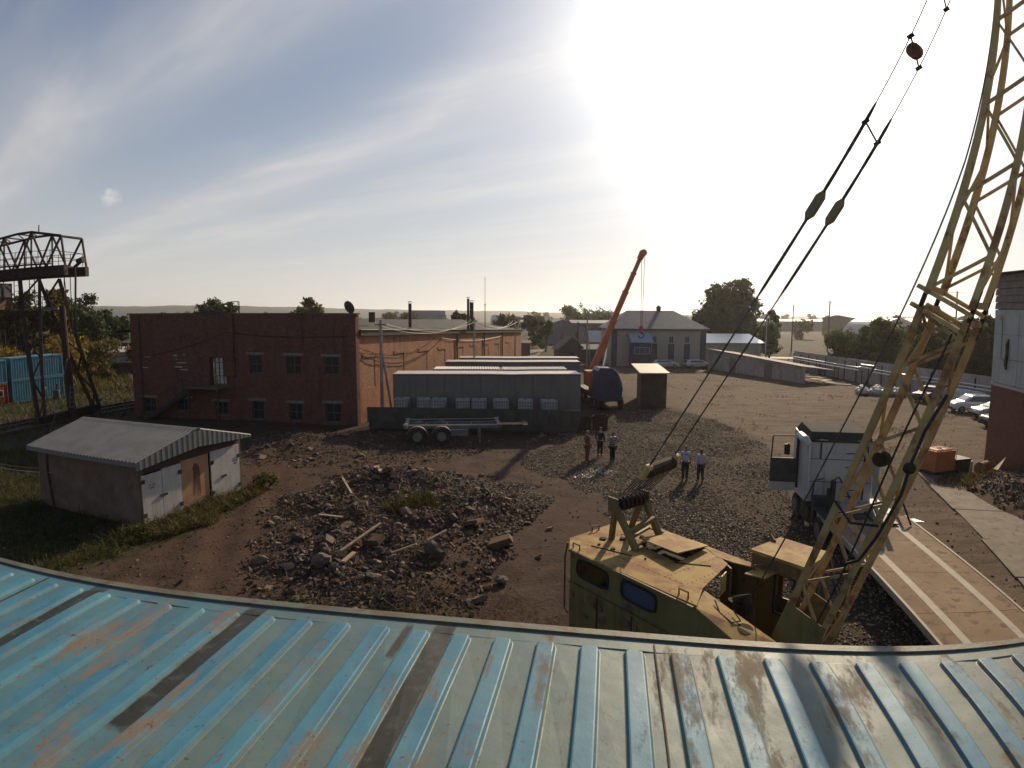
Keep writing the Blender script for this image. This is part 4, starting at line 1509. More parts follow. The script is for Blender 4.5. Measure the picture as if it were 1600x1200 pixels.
w.hexa([pg(.252, 2.08, -.2), pg(LF - .252, 2.3, -.2), pg(LF - .252, 2.3, .0), pg(.252, 2.08, .0), pg(.252, 2.66, -.2), pg(LF - .252, 2.66, -.2), pg(LF - .252, 2.66, .0), pg(.252, 2.66, .0)])
w.build('front_beam', mat('dark_timber', (.075, .045, .035), rough=.9), gar)
w = MB()
w.hexa([pg(2.02, -.2, -.2), pg(3.45, -.2, -.2), pg(3.45, -.2, .01), pg(2.02, -.2, .01), pg(2.02, 2.2, -.2), pg(3.45, 2.24, -.2), pg(3.45, 2.24, .01), pg(2.02, 2.2, .01)])
pier = w.build('middle_panel', M_rend_o, gar)
w = MB()     # soot-brown stain with drips, a thin spill layer on the plaster
rs = random.Random(4)
pts = []
for k in range(22):
    a = k / 22 * 2 * math.pi
    r_ = .19 + rs.uniform(-.025, .025)
    pts.append(pg(2.78 + r_ * math.cos(a), 1.72 + r_ * 1.15 * math.sin(a), .013))
w.prism(pts, ng * .002)
for k in range(9):
    s = 2.62 + k * .04 + rs.uniform(-.01, .01)
    l_ = rs.uniform(.45, 1.15)
    w.hexa([pg(s, 1.6 - l_, .0135), pg(s + .022, 1.6 - l_, .0135), pg(s + .022, 1.6 - l_, .0165), pg(s, 1.6 - l_, .0165), pg(s - .004, 1.6, .0135), pg(s + .026, 1.6, .0135), pg(s + .026, 1.6, .0165), pg(s - .004, 1.6, .0165)])
w.build('stain', mat('stain_brown', (.13, .055, .030), rough=.7), pier)
for s0, s1, z0, z1 in ((.12, 1.05, -.02, 2.02), (1.07, 1.98, -.02, 2.10), (3.56, 5.2, .12, 2.28)):
    w = MB()
    w.hexa([pg(s0, z0, -.02), pg(s1, z0, -.02), pg(s1, z0, .045), pg(s0, z0, .045), pg(s0, z1, -.02), pg(s1, z1 + .03, -.02), pg(s1, z1 + .03, .045), pg(s0, z1, .045)])
    dd = w.build('door', M_door, gar)
    w = MB()
    for z in (.35, 1.7):
        s = s0 + .03 if s0 < .5 or s0 > 3 else s1 - .09
        w.hexa([pg(s - .05, z, .046), pg(s + .1, z, .046), pg(s + .1, z, .08), pg(s - .05, z, .08), pg(s - .05, z + .16, .046), pg(s + .1, z + .16, .046), pg(s + .1, z + .16, .08), pg(s - .05, z + .16, .08)])
        if s0 > 3:
            w.hexa([pg(s1 - .1, z, .046), pg(s1 + .03, z, .046), pg(s1 + .03, z, .08), pg(s1 - .1, z, .08), pg(s1 - .1, z + .16, .046), pg(s1 + .03, z + .16, .046), pg(s1 + .03, z + .16, .08), pg(s1 - .1, z + .16, .08)])
    w.build('hinge', M_steel_dk, dd, kind='stuff')
    if s0 != .12:
        w = MB()
        sx = 1.1 if s0 < 2 else 4.25
        w.box(pg(sx, 1.05, .07), (.32 if s0 < 2 else .26, .04, .09), math.atan2(ug.y, ug.x))
        w.build('lock_bar', M_steel_dk, dd)
    if s0 != 1.07:      # small stencilled notice
        w = MB()
        sx = .45 if s0 < 2 else 4.85
        for r_ in range(2):
            for k in range(5 if r_ == 0 else 4):
                if k == 2 and r_ == 0:
                    continue
                w.hexa([pg(sx + k * .055, 1.55 - r_ * .11, .0455), pg(sx + k * .055 + .035, 1.55 - r_ * .11, .0455), pg(sx + k * .055 + .035, 1.55 - r_ * .11, .048), pg(sx + k * .055, 1.55 - r_ * .11, .048),
                        pg(sx + k * .055, 1.61 - r_ * .11, .0455), pg(sx + k * .055 + .03, 1.61 - r_ * .11, .0455), pg(sx + k * .055 + .03, 1.61 - r_ * .11, .048), pg(sx + k * .055, 1.61 - r_ * .11, .048)])
        w.build('stencil', M_steel_dk, dd, kind='stuff')
# roof slopes: ridge runs from the door face backwards over the middle
OH, mid = .38, LF / 2
EZ, RZ = 2.66, 3.48
for sgn in (0, 1):
    s_e = -.32 if sgn == 0 else LF + .34
    a = pg(s_e, EZ, OH)
    b = pg(mid, RZ, OH)
    v_ = (b - a)
    w = MB()
    vs, fs = corr(a, -ng, v_, DP + OH + .35, v_.length, .21, .05, n=(-ng).cross(v_).normalized() * (1 if ((-ng).cross(v_)).z > 0 else -1))
    w.add(vs, fs)
    w.build('roof_slope', M_gal, gar)
w = MB()
a, b = pg(mid, RZ + .045, OH + .02), pg(mid, RZ + .045, -DP - .37)
w.add([a - ug * .2 - Vector((0, 0, .06)), a, a + ug * .2 - Vector((0, 0, .06)), b - ug * .2 - Vector((0, 0, .06)), b, b + ug * .2 - Vector((0, 0, .06))], [(0, 1, 4, 3), (1, 2, 5, 4)])
w.build('ridge_cap', M_gal, gar)
# gable: ribbed sheet hanging below the verge
w = MB()
cnt = 46
for k in range(cnt):
    s0 = -.30 + (LF + .62) * k / cnt
    s1 = s0 + (LF + .62) / cnt
    sm = (s0 + s1) / 2
    zt = EZ + (RZ - EZ) * (1 - abs(sm - mid) / (mid + .33))
    zb = 2.36 + .25 * (1 - abs(sm - mid) / (mid + .33)) + (.04 * sm)
    zb = min(zb, zt - .05)
    d0, d1 = (OH - .03, OH) if k % 2 else (OH - .045, OH - .02)
    w.hexa([pg(s0, zb, d0), pg(s1, zb, d0), pg(s1, zb, d1), pg(s0, zb, d1), pg(s0, zt, d0), pg(s1, zt, d0), pg(s1, zt, d1), pg(s0, zt, d1)])
w.build('gable_sheet', M_gal, gar)
w = MB()
w.hexa([pg(-.33, 2.50, OH - .02), pg(-.31, 2.50, OH - .02), pg(-.31, 2.50, -DP - .35), pg(-.33, 2.50, -DP - .35), pg(-.33, 2.65, OH - .02), pg(-.31, 2.65, OH - .02), pg(-.31, 2.65, -DP - .35), pg(-.33, 2.65, -DP - .35)])
w.build('fascia', mat('fascia_grey', (.16, .16, .155), rough=.7), gar)
w = MB()
w.tube([pg(-.03, 2.45, -5.9), pg(-.06, 1.6, -5.95), pg(-.08, 0, -5.7)], .05, 6)
w.build('pipe', M_pipe, gar)

# --- mid and far distance
M_far = [mat('far_wall_grey', (.17, .17, .18), (.13, .13, .14), .2, .8), mat('far_wall_tan', (.30, .24, .18), (.24, .19, .15), .3, .85), mat('far_wall_dark', (.075, .065, .06), (.10, .085, .075), .3, .85), mat('far_white', (.5, .48, .45), rough=.7)]
M_farroof = [mat('far_roof_slate', (.12, .12, .125), rough=.6), mat('far_roof_pale', (.55, .5, .44), rough=.5), mat('far_roof_brown', (.13, .085, .06), rough=.8)]


def simple_house(name, label, cat, x, y, w_, d_, h, rh, mw, mr, rz=0.0, group=None, base=0.0, win=True, ridge='x'):
    z0 = gzs(x, y) + base
    o = T(name, label, cat, (x, y, z0), rz, group)
    q = MB()
    q.bb(-w_ / 2, w_ / 2, -d_ / 2, d_ / 2, -.5, h)
    if ridge == 'x':
        q.add([(-w_ / 2, -d_ / 2, h), (-w_ / 2, d_ / 2, h), (-w_ / 2, 0, h + rh - .05), (w_ / 2, -d_ / 2, h), (w_ / 2, d_ / 2, h), (w_ / 2, 0, h + rh - .05)], [(0, 2, 1), (3, 4, 5)])
    else:
        q.add([(-w_ / 2, -d_ / 2, h), (w_ / 2, -d_ / 2, h), (0, -d_ / 2, h + rh - .05), (-w_ / 2, d_ / 2, h), (w_ / 2, d_ / 2, h), (0, d_ / 2, h + rh - .05)], [(0, 1, 2), (3, 5, 4)])
    q.build('wall', mw, o, L=True)
    q = MB()
    e = .3
    if ridge == 'x':
        for s in (-1, 1):
            q.hexa([(-w_ / 2 - e, s * (d_ / 2 + e), h - .1), (w_ / 2 + e, s * (d_ / 2 + e), h - .1), (w_ / 2 + e, 0, h + rh), (-w_ / 2 - e, 0, h + rh),
                    (-w_ / 2 - e, s * (d_ / 2 + e), h), (w_ / 2 + e, s * (d_ / 2 + e), h), (w_ / 2 + e, 0, h + rh + .12), (-w_ / 2 - e, 0, h + rh + .12)])
    else:
        for s in (-1, 1):
            q.hexa([(s * (w_ / 2 + e), -d_ / 2 - e, h - .1), (s * (w_ / 2 + e), d_ / 2 + e, h - .1), (0, d_ / 2 + e, h + rh), (0, -d_ / 2 - e, h + rh),
                    (s * (w_ / 2 + e), -d_ / 2 - e, h), (s * (w_ / 2 + e), d_ / 2 + e, h), (0, d_ / 2 + e, h + rh + .12), (0, -d_ / 2 - e, h + rh + .12)])
    q.build('roof', mr, o, L=True)
    if win:
        for k in range(max(1, int(w_ / 4))):
            q = MB()
            xx = -w_ / 2 + (k + .5) * w_ / max(1, int(w_ / 4))
            q.bb(xx - .5, xx + .5, -d_ / 2 - .03, -d_ / 2 - .002, h * .35, h * .75)
            q.build('window', M_glass, o, L=True)
    return o


simple_house('warehouse', 'grey gabled warehouse in the distance left of the orange crane', 'warehouse', 15.0, 196, 13.5, 30, 5.0, 2.3, M_far[0], M_farroof[0], .0, ridge='y')
simple_house('warehouse', 'long dark warehouse in the distance behind the orange crane', 'warehouse', 27.5, 200, 17, 14, 6.3, .8, M_far[2], M_farroof[0], .02)
simple_house('shed', 'brown shed with a bright sheet roof behind the orange crane', 'shed', 19.0, 131, 5.2, 6, 2.9, 2.2, M_far[1], M_farroof[1])
simple_house('shed', 'small dark gabled shed beside the dirt lane', 'shed', 10.6, 113, 4.6, 6, 2.2, 2.2, M_far[2], M_farroof[2], .1, ridge='y')
simple_house('shed', 'low lean-to with a thin pale roof edge beside the dark gabled shed', 'shed', 14.8, 112, 4.2, 5, 2.3, .7, M_far[2], M_farroof[0], -.05)
simple_house('shed', 'dark flat-roofed row of sheds beyond the long brick hall', 'shed', -1.6, 128, 10.5, 5, 2.7, .35, M_far[2], M_farroof[2], .05)
simple_house('white_slab_building', 'low whitewashed building with an old van in front, left of the brick building', 'building', -60.5, 88, 22, 7, 3.1, .5, M_far[3], M_farroof[1], .15, win=False)
simple_house('barn', 'long dark low barn beyond the bushes left of the brick building', 'barn', -64, 122, 34, 9, 3.0, 1.0, M_far[2], M_farroof[0], .1)
ar = random.Random(9)
for k in range(26):
    az = rad(ar.uniform(-40, -33) if k < 15 else ar.uniform(-31, 3))
    d = ar.uniform(420, 1150)
    mw = M_far[ar.choice((0, 1, 3))]
    simple_house('far_house', 'tiny pale house in the settlement below the hills', 'house', d * math.sin(az), d * math.cos(az), ar.uniform(9, 26), ar.uniform(8, 12), ar.uniform(3.5, 9) * (1.0 if k < 18 else 1.2), ar.uniform(2, 4), mw, M_farroof[k % 3], ar.uniform(-.4, .4), 'houses of the distant settlement', base=0, win=False)
# arched greenhouse-like hangars right
for k, (x, y, w_) in enumerate(((140, 226, 15), (160, 232, 17), (181, 240, 17))):
    o = T('arched_hangar', ('pale arched hangar roof farthest left behind the hedge', 'pale arched hangar roof in the middle behind the hedge', 'pale arched hangar roof nearest the workshop behind the hedge')[k], 'hangar', (x, y, gzs(x, y)), 0.25)
    q = MB()
    n_ = 14
    V_, F_ = [], []
    for i in range(n_ + 1):
        a = math.pi * i / n_
        for yy in (-9, 9):
            V_.append((-math.cos(a) * w_ / 2 * 1.25, yy, 2.5 + math.sin(a) * 6.2))
    for i in range(n_):
        F_.append((2 * i, 2 * i + 2, 2 * i + 3, 2 * i + 1))
    q.add(V_, F_)
    q.add([(-w_ * .62, -8.9, -1), (w_ * .62, -8.9, -1)] + [(-math.cos(math.pi * i / n_) * w_ / 2 * 1.24, -8.9, 2.45 + math.sin(math.pi * i / n_) * 6.15) for i in range(n_, -1, -1)], [tuple(range(n_ + 3))])
    q.build('arched_roof', M_farroof[1], o, L=True)
simple_house('warehouse', 'long flat dark warehouse on the horizon above the hedge', 'warehouse', 225, 330, 120, 20, 9, 1.5, M_far[2], M_farroof[0], .35, win=False)
simple_house('warehouse', 'long low grey warehouse on the horizon right of the big tree', 'warehouse', 175, 420, 120, 18, 7, 1.2, M_far[0], M_farroof[0], .3, win=False)

# ------------------------------------------------------------------ crawler crane right below the container
CR_RZ = math.atan2(-.808909, .587934)
crane = T('crawler_crane', 'old yellow lattice-boom crawler crane with a rusty roof, just below the container edge', 'crane', (1.99, 11.647, 0), CR_RZ)
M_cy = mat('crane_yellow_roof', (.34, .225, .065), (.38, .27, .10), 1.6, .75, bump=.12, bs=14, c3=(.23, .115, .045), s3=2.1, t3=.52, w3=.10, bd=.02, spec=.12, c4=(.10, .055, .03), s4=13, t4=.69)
M_cshade = mat('crane_yellow_shaded', (.145, .105, .040), (.18, .135, .052), 1.4, .65, bump=.1, bs=10, c3=(.11, .065, .03), s3=3.2, t3=.60, w3=.06, cs=(.085, .06, .03))  # the roof's yellow paint again, with the side's shade put into the colour
M_boom = mat('boom_yellow_paint', (.50, .38, .17), (.42, .30, .13), 2.6, .6, bump=.1, bs=25, c3=(.22, .10, .04), s3=3.5, t3=.60, w3=.07)
M_boomr = mat('boom_rusty_orange', (.40, .28, .12), (.30, .18, .08), 3.0, .65, bump=.1, bs=25, c3=(.20, .085, .04), s3=4, t3=.58, w3=.08)
M_dark = mat('machine_dark', (.030, .024, .020), (.055, .040, .030), 6, .85, bump=.1, spec=.12)
M_rope = mat('steel_rope', (.075, .065, .055), (.045, .04, .036), 60, .55, metal=.5)
M_rubber = mat('rubber', (.018, .018, .019), (.03, .028, .026), 8, .75)
M_grab = mat('grab_rust', (.20, .095, .05), (.12, .06, .035), 8, .7)
RZ3 = 3.8
# undercarriage
for s in (-1.25, 1.45):
    w = MB()
    pts = []
    for k in range(7):
        a = math.pi / 2 + math.pi * k / 6
        pts.append((-1.1 + .48 * math.cos(a), s, .5 + .48 * math.sin(a)))
    for k in range(7):
        a = -math.pi / 2 + math.pi * k / 6
        pts.append((3.4 + .48 * math.cos(a), s, .5 + .48 * math.sin(a)))
    w.prism([(x, s - .3, z) for x, _, z in pts], (0, .6, 0))
    tr = w.build('crawler_track', M_dark, crane, L=True)
    w = MB()
    for k in range(15):
        w.bb(-1.1 + k * .32, -1.1 + k * .32 + .22, s - .34, s + .34, .985, 1.03)
    w.build('track_pads', M_dark, tr, L=True, kind='stuff')
w = MB()
w.bb(-.9, 3.0, -.93, 1.13, .45, .95)
w.cyl((1.2, .1, .951), (1.2, .1, 1.3), .8, .8, 20)
w.build('undercarriage', M_dark, crane, L=True)
w = MB()
w.bb(-.4, 3.7, -.95, 1.1, 1.301, 1.55)
w.build('turntable', M_dark, crane, L=True)
# house
near, far = -1.06, 1.08
w = MB()     # lower panel band with doors, stands proud
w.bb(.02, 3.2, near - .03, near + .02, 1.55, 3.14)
w.build('side_door_panel', M_cshade, crane, L=True)
for s in (.78, 1.62, 2.45):
    w = MB()
    w.bb(s - .012, s + .012, near - .045, near - .031, 1.6, 3.12)
    w.build('door_seam', M_dark, crane, L=True)
Ar, ur, nr = Vector((0, near, 0)), Vector((1, 0, 0)), Vector((0, -1, 0))


def hole_wall(A_, u_, n_, L_, zb, zt, th, holes, m, name='side_wall', zt2=None):
    q = MB()
    wall_holes(q, A_, u_, n_, L_, zb, zt, th, holes, zt2)
    return q.build(name, m, crane, L=True)


hole_wall(Ar, ur, nr, 2.86, 3.14, 3.78, .03, [(.22, 1.02, 3.34, 3.68), (1.35, 2.12, 3.36, 3.69)], M_cshade)
hole_wall(Vector((0, far, 0)), ur, Vector((0, 1, 0)), 2.6, 1.55, 3.78, .03, [(.02, 1.9, 1.75, 3.6)], M_cshade)
w = MB()
w.add([(2.86, near, 1.6), (3.68, near, 1.6), (3.68, near, 3.50), (2.86, near, 3.78), (2.86, near + .03, 1.6), (3.68, near + .03, 1.6), (3.68, near + .03, 3.50), (2.86, near + .03, 3.78)],
      [(0, 1, 2, 3), (7, 6, 5, 4), (0, 4, 5, 1), (1, 5, 6, 2), (2, 6, 7, 3)])
w.build('front_side_panel', M_cshade, crane, L=True)
w = MB()
for a, b in (((0, near + .0), (-.42, -.68)), ((-.42, -.68), (-.53, .85)), ((-.53, .85), (-.2, 1.2)), ((-.2, 1.2), (-.02, far))):
    w.hexa([(a[0], a[1], 1.5), (b[0], b[1], 1.5), (b[0] + .03, b[1], 1.5), (a[0] + .03, a[1] + .001, 1.5), (a[0], a[1], 3.78), (b[0], b[1], 3.78), (b[0] + .03, b[1], 3.78), (a[0] + .03, a[1] + .001, 3.78)])
w.build('rear_wall', M_cshade, crane, L=True)
w = MB()     # counterweight and drum inside
w.bb(-.35, .1, -.7, .8, 1.56, 2.6)
w.cyl((1.6, -.6, 1.85), (1.6, .7, 1.85), .28, .28, 14)
w.cyl((2.3, -.2, 2.2), (2.3, .7, 2.2), .26, .26, 12)
w.build('winch_drums', M_dark, crane, L=True, kind='stuff')
w = MB()     # window frames (rounded) and one blue-covered pane
for (s0, s1, z0, z1) in ((.22, 1.02, 3.34, 3.68), (1.35, 2.12, 3.36, 3.69)):
    c_, d_ = (s0 + s1) / 2, (z0 + z1) / 2
    pts = []
    for k in range(24):
        a = k * math.pi / 12
        ca, sa = math.cos(a), math.sin(a)
        pts.append((c_ + (s1 - s0) / 2 * math.copysign(abs(ca) ** .45, ca), near - .02, d_ + (z1 - z0) / 2 * math.copysign(abs(sa) ** .45, sa)))
    w.tube(pts + [pts[0]], .022, 5)
w.build('window_gasket', M_rubber, crane, L=True, kind='stuff')
w = MB()
w.bb(1.36, 2.11, near + .001, near + .012, 3.37, 3.68)
w.build('window_pane', mat('pane_blue_film', (.05, .065, .115), rough=.35), crane, L=True)
# roof plates: separate sheets with seams
zr = 3.785


def plate(name, pts, m=M_cy, t=.02, dz=0.0, parent=crane):
    q = MB()
    q.prism([(x, y, zr + dz + (p[0] if p else 0)) for x, y, *p in pts][::1], (0, 0, t))
    return q.build(name, m, parent, L=True)


plate('roof_plate', [(0, -1.09), (.62, -1.085), (.62, -.72), (-.40, -.72)])
plate('roof_plate', [(-.405, -.715), (.62, -.715), (.62, -.30), (.05, -.30), (.05, .16), (-.47, .16)])
plate('roof_plate', [(-.475, .165), (.05, .165), (.05, .30), (.62, .30), (.62, 1.17), (-.17, 1.23), (-.55, .86)])
plate('roof_plate', [(.055, -.295), (.62, -.295), (.62, .295), (.055, .295)], dz=-.006)
plate('roof_plate', [(.625, -1.085), (2.28, -1.05), (2.28, -.60), (.625, -.62)])
plate('roof_plate', [(.625, -.615), (1.9, -.60), (1.9, .04), (1.62, .04), (.76, .15), (.625, .15)])
plate('roof_plate', [(1.905, -.597), (2.28, -.595), (2.56, -.46), (2.22, .74), (2.0, .86), (1.905, .86)])
plate('roof_plate', [(.625, 1.02), (1.52, 1.06), (1.9, .87), (2.22, .88), (2.62, 1.0), (2.62, 1.12), (.625, 1.18)])
plate('roof_plate', [(1.64, .045), (1.9, .045), (1.9, .865), (1.53, 1.03)])
plate('roof_plate', [(2.285, -1.05), (2.87, -1.02), (2.57, -.47), (2.285, -.59)])
# far tongue towards the cab
plate('roof_plate', [(2.625, .62), (2.95, .72), (2.95, 1.12), (2.625, 1.12)])
# hatch lid tilted open
w = MB()
w.hexa([(.66, .12, 3.93), (1.66, .02, 3.98), (1.60, 1.02, 3.87), (.68, 1.0, 3.85), (.66, .12, 3.95), (1.66, .02, 4.0), (1.60, 1.02, 3.89), (.68, 1.0, 3.87)])
w.build('roof_hatch', M_cy, crane, L=True)
w = MB()
w.bb(.7, 1.6, .2, 1.0, 3.60, 3.62)
w.build('hatch_opening', M_dark, crane, L=True)
# front slanting plates beside the boom foot
w = MB()
w.hexa([(2.88, near, 3.765), (3.70, near, 3.495), (3.92, -.50, 3.47), (2.60, -.46, 3.765), (2.88, near, 3.785), (3.70, near, 3.515), (3.92, -.50, 3.49), (2.60, -.46, 3.785)])
sl_ = w.build('front_slope_plate', M_cy, crane, L=True)
w = MB()
cc = []
for k in range(14):
    a = k * math.pi / 7
    cc.append((3.52 + .11 * math.cos(a), -.70 + .14 * math.sin(a), 3.595 - (.11 * math.cos(a)) * .3))
w.prism(cc, (0, 0, .006))
w.build('plate_hole', M_dark, sl_, L=True)
w = MB()
w.hexa([(2.62, -.47, 1.6), (3.93, -.51, 1.6), (3.93, -.49, 1.6), (2.62, -.45, 1.6), (2.62, -.47, 3.74), (3.90, -.51, 3.44), (3.90, -.49, 3.44), (2.62, -.45, 3.74)])
w.build('inner_side_wall', M_cshade, crane, L=True)
w = MB()
w.hexa([(2.0, .88, 1.6), (2.3, .7, 1.6), (2.32, .72, 1.6), (2.02, .9, 1.6), (2.0, .88, 3.76), (2.3, .7, 3.76), (2.32, .72, 3.76), (2.02, .9, 3.76)])
w.hexa([(2.32, .68, 1.6), (2.54, -.42, 1.6), (2.56, -.42, 1.6), (2.34, .68, 1.6), (2.32, .68, 2.9), (2.54, -.42, 2.9), (2.56, -.42, 2.9), (2.34, .68, 2.9)])
w.build('front_bulkhead', M_cshade, crane, L=True, kind='stuff')
w = MB()
w.cyl((2.72, .1, 3.05), (2.78, .15, 3.5), .12, .12, 12)
w.tube([(2.78, .15, 3.5), (2.95, .2, 3.62), (3.1, .1, 3.3)], .09, 8)
w.build('air_intake', M_dark, crane, L=True)
w = MB()
w.box((2.36, .42, 3.58), (.02, .26, .34), .3)
w.build('warning_tag', mat('tag_yellow', (.50, .36, .10), rough=.6), crane, L=True)
w = MB()
w.tube([(2.9, -.6, 3.78), (3.1, -.75, 3.7), (3.35, -.8, 3.66), (3.4, -.65, 3.66), (3.2, -.55, 3.72)], .012, 5)
w.build('cable_loop', M_rubber, crane, L=True)
for (x, y, r_) in ((.1, -1.0, 0), (2.55, -.93, 0), (2.7, .95, 1.2), (-.42, .0, 1.5)):
    w = MB()
    p0 = Vector((x, y, 3.80))
    d_ = Vector((math.cos(r_), math.sin(r_), 0)) * .09
    w.tube([p0 - d_, p0 - d_ + Vector((0, 0, .10)), p0 + d_ + Vector((0, 0, .10)), p0 + d_], .016, 5)
    w.build('lifting_eye', M_grab, crane, L=True)
w = MB()
w.tube([(-.46, -.72, 3.7), (-.52, -.74, 3.4), (-.52, -.74, 2.3), (-.44, -.70, 2.2)], .02, 5)
w.build('grab_rail', M_grab, crane, L=True)
w = MB()
for (x0, y0, x1, y1) in ((.15, -.66, .95, -.40), (1.62, .0, 2.1, .4), (-.1, .95, .5, 1.05)):
    w.beam((x0, y0, 3.812), (x1, y1, 3.812), .02, .012)
for (x, y, r_) in ((.02, -.22, .07), (.25, .1, .06), (.52, -.45, .05), (.4, .5, .05), (1.2, -.3, .02), (.2, -.5, .03), (.05, .5, .03)):
    w.cyl((x, y, 3.80), (x, y, 3.83), r_, r_, 9)
w.build('roof_fittings', M_dark, crane, L=True, kind='stuff')
# trim, hinges and bolts that an old housing carries
w = MB()
w.beam((0, near - .035, 3.775), (2.86, near - .035, 3.775), .03, .05)
w.beam((.0, near - .035, 3.15), (3.2, near - .035, 3.15), .022, .03)
w.build('roof_gutter', M_cshade, crane, L=True, kind='stuff')
w = MB()
for s in (.12, .70, .88, 1.54, 1.72, 2.37, 2.55):
    for z in (2.9, 2.2):
        w.bb(s - .035, s + .035, near - .06, near - .031, z, z + .10)
for s in (.45, 1.2, 2.05, 2.8):
    w.bb(s - .02, s + .10, near - .075, near - .031, 2.62, 2.66)
w.build('door_hardware', M_grab, crane, L=True, kind='stuff')
w = MB()
for k in range(9):
    w.bb(2.62, 3.05, near - .05, near - .031, 2.35 + k * .06, 2.385 + k * .06)
w.build('louvres', M_cshade, crane, L=True, kind='stuff')
w = MB()
for (xa, ya, xb, yb) in ((.62, -1.03, .62, 1.1), (2.28, -1.0, 2.28, .7), (.05, -.715, 2.2, -.61), (1.9, -.5, 1.9, .8), (-.38, .18, .55, .18), (2.6, -1.0, 3.7, -1.0)):
    n_ = int(math.hypot(xb - xa, yb - ya) / .11)
    for k in range(n_ + 1):
        x_, y_ = xa + (xb - xa) * k / n_, ya + (yb - ya) * k / n_
        if x_ > 2.85:
            continue
        w.cyl((x_ + .03, y_ + .03, 3.80), (x_ + .03, y_ + .03, 3.812), .009, .007, 5)
w.build('roof_bolts', M_dark, crane, L=True, kind='stuff')
# A-frame
top_n, top_f = Vector((.22, -.10, 4.50)), Vector((.22, .70, 4.56))
for a, b, wd in ((top_n, (.10, -.06, 3.8), .10), (top_n, (.82, -.12, 3.8), .12), (top_f, (-.12, .74, 3.8), .10), (top_f, (.70, .72, 3.8), .12)):
    w = MB()
    w.beam(a, b, wd, wd * .8)
    w.build('a_frame_leg', M_cshade, crane, L=True)
w = MB()
w.beam((.60, -.06, 4.08), (.53, .68, 4.20), .10, .08)
w.beam((.66, -.10, 4.0), (.40, .70, 3.96), .05, .05)
w.build('a_frame_brace', M_cshade, crane, L=True)
w = MB()
w.cyl((.22, -.10, 4.52), (.22, .70, 4.58), .05, .05, 8)
for k in range(6):
    y = .0 + k * .12
    w.cyl((.22, y, 4.53), (.22, y + .055, 4.535), .135, .135, 16)
w.build('a_frame_sheaves', M_dark, crane, L=True)
w = MB()
for y in (-.16, .74):
    w.box((.22, y, 4.54), (.26, .03, .3))
w.build('sheave_plate', M_cshade, crane, L=True, kind='stuff')
# bridle block with reeving ropes
bl_n, bl_f = Vector((1.10, -.27, 5.40)), Vector((.98, .67, 5.44))
w = MB()
ax = (bl_f - bl_n).normalized()
w.tube([bl_n + ax * .06, bl_f - ax * .06], .12, 12)
w.build('bridle_sheaves', M_dark, crane, L=True)
pd = Vector((4.18, 0, 6.21)).normalized()
for e in (bl_n, bl_f):
    w = MB()
    w.beam(e - pd * .14, e + pd * .17, .08, .15, (0, 1, 0))
    w.tube([e - ax * .06 + pd * .12, e + ax * .06 + pd * .12], .07, 10)
    w.build('bridle_end_plate', M_boom, crane, L=True)
w = MB()
for k in range(6):
    y = .02 + k * .12
    a = bl_n.lerp(bl_f, .16 + k * .136)
    w.tube([(.30, y + .02, 4.62), a + Vector((.06, 0, -.1))], .011, 4)
    w.tube([(.14, y + .02, 4.62), a + Vector((-.08, 0, .02))], .011, 4)
w.build('reeving_ropes', M_rope, crane, L=True, kind='stuff')
# pendants to the boom tip
M_shk = mat('shackle_grey_yellow', (.24, .19, .11), (.17, .13, .08), 8, .7)
S_T, Z_T = 7.94, 15.5
bs = lambda z: 4.34 + .33 * (z - 4.45)
n_end, f_end = Vector((7.94, -.25, 15.72)), Vector((7.94, .65, 15.98))
n_st, f_st = Vector((1.20, -.26, 5.56)), Vector((1.02, .66, 5.60))
for st_, en_ in ((n_st, n_end), (f_st, f_end)):
    d = (en_ - st_).normalized()
    w = MB()
    rr_ = random.Random(2)
    pts, rs_ = [], []
    n_ = 40
    Lp = 6.45
    for k in range(n_ + 1):
        t = k / n_ * Lp
        pts.append(st_ + d * t)
        rs_.append(.013 + (.009 if 3.6 < t < 6.3 else 0) + rr_.uniform(-.0025, .003))
    w.tube(pts, rs_, 6)
    pn = w.build('pendant', M_rope, crane, L=True)
    w = MB()
    w.tube([st_ + d * Lp, en_], .009, 5)
    w.build('pendant_strand', M_rope, pn, L=True)
    c_ = st_ + d * 5.0
    w = MB()
    x_ = Vector((0, 1, 0)).cross(d).normalized()
    hexp = [c_ - d * .22, c_ - d * .13 + x_ * .055, c_ + d * .13 + x_ * .055, c_ + d * .22, c_ + d * .13 - x_ * .055, c_ - d * .13 - x_ * .055]
    w.prism([q_ - Vector((0, .045, 0)) for q_ in hexp], (0, .09, 0))
    w.build('pendant_shackle', M_shk, crane, L=True)
    w = MB()
    for s_ in (-1, 1):
        w.tube([c_ + d * s_ * .22, c_ + d * s_ * .40 + x_ * .0], .02, 5)
    w.build('shackle_loop', M_rope, crane, L=True, kind='stuff')


def on(st_, en_, z):
    t = (z - st_.z) / (en_.z - st_.z)
    return st_.lerp(en_, t)


for i, (za, zb) in enumerate(((10.72, 10.66), (11.72, 11.62), (12.52, 12.42))):
    a, b = on(n_st, n_end, za), on(f_st, f_end, zb)
    w = MB()
    w.tube([a, b], .014, 5)
    sp_ = w.build('spreader_bar', M_grab, crane, L=True)
    w = MB()
    for e in (a, b):
        w.box(e, (.10, .04, .045), 0.0, Euler((0, -.4, 0)).to_matrix())
    w.build('rope_clamp', M_dark, sp_, L=True, kind='stuff')
    if i == 1:
        m_ = a.lerp(b, .45)
        w = MB()
        w.tube([m_ + Vector((0, -.06, 0)), m_ + Vector((0, .06, 0))], .105, 18)
        w.tube([m_ + Vector((0, -.08, 0)), m_ + Vector((0, .08, 0))], .05, 10)
        w.build('guide_sheave', M_grab, sp_, L=True)
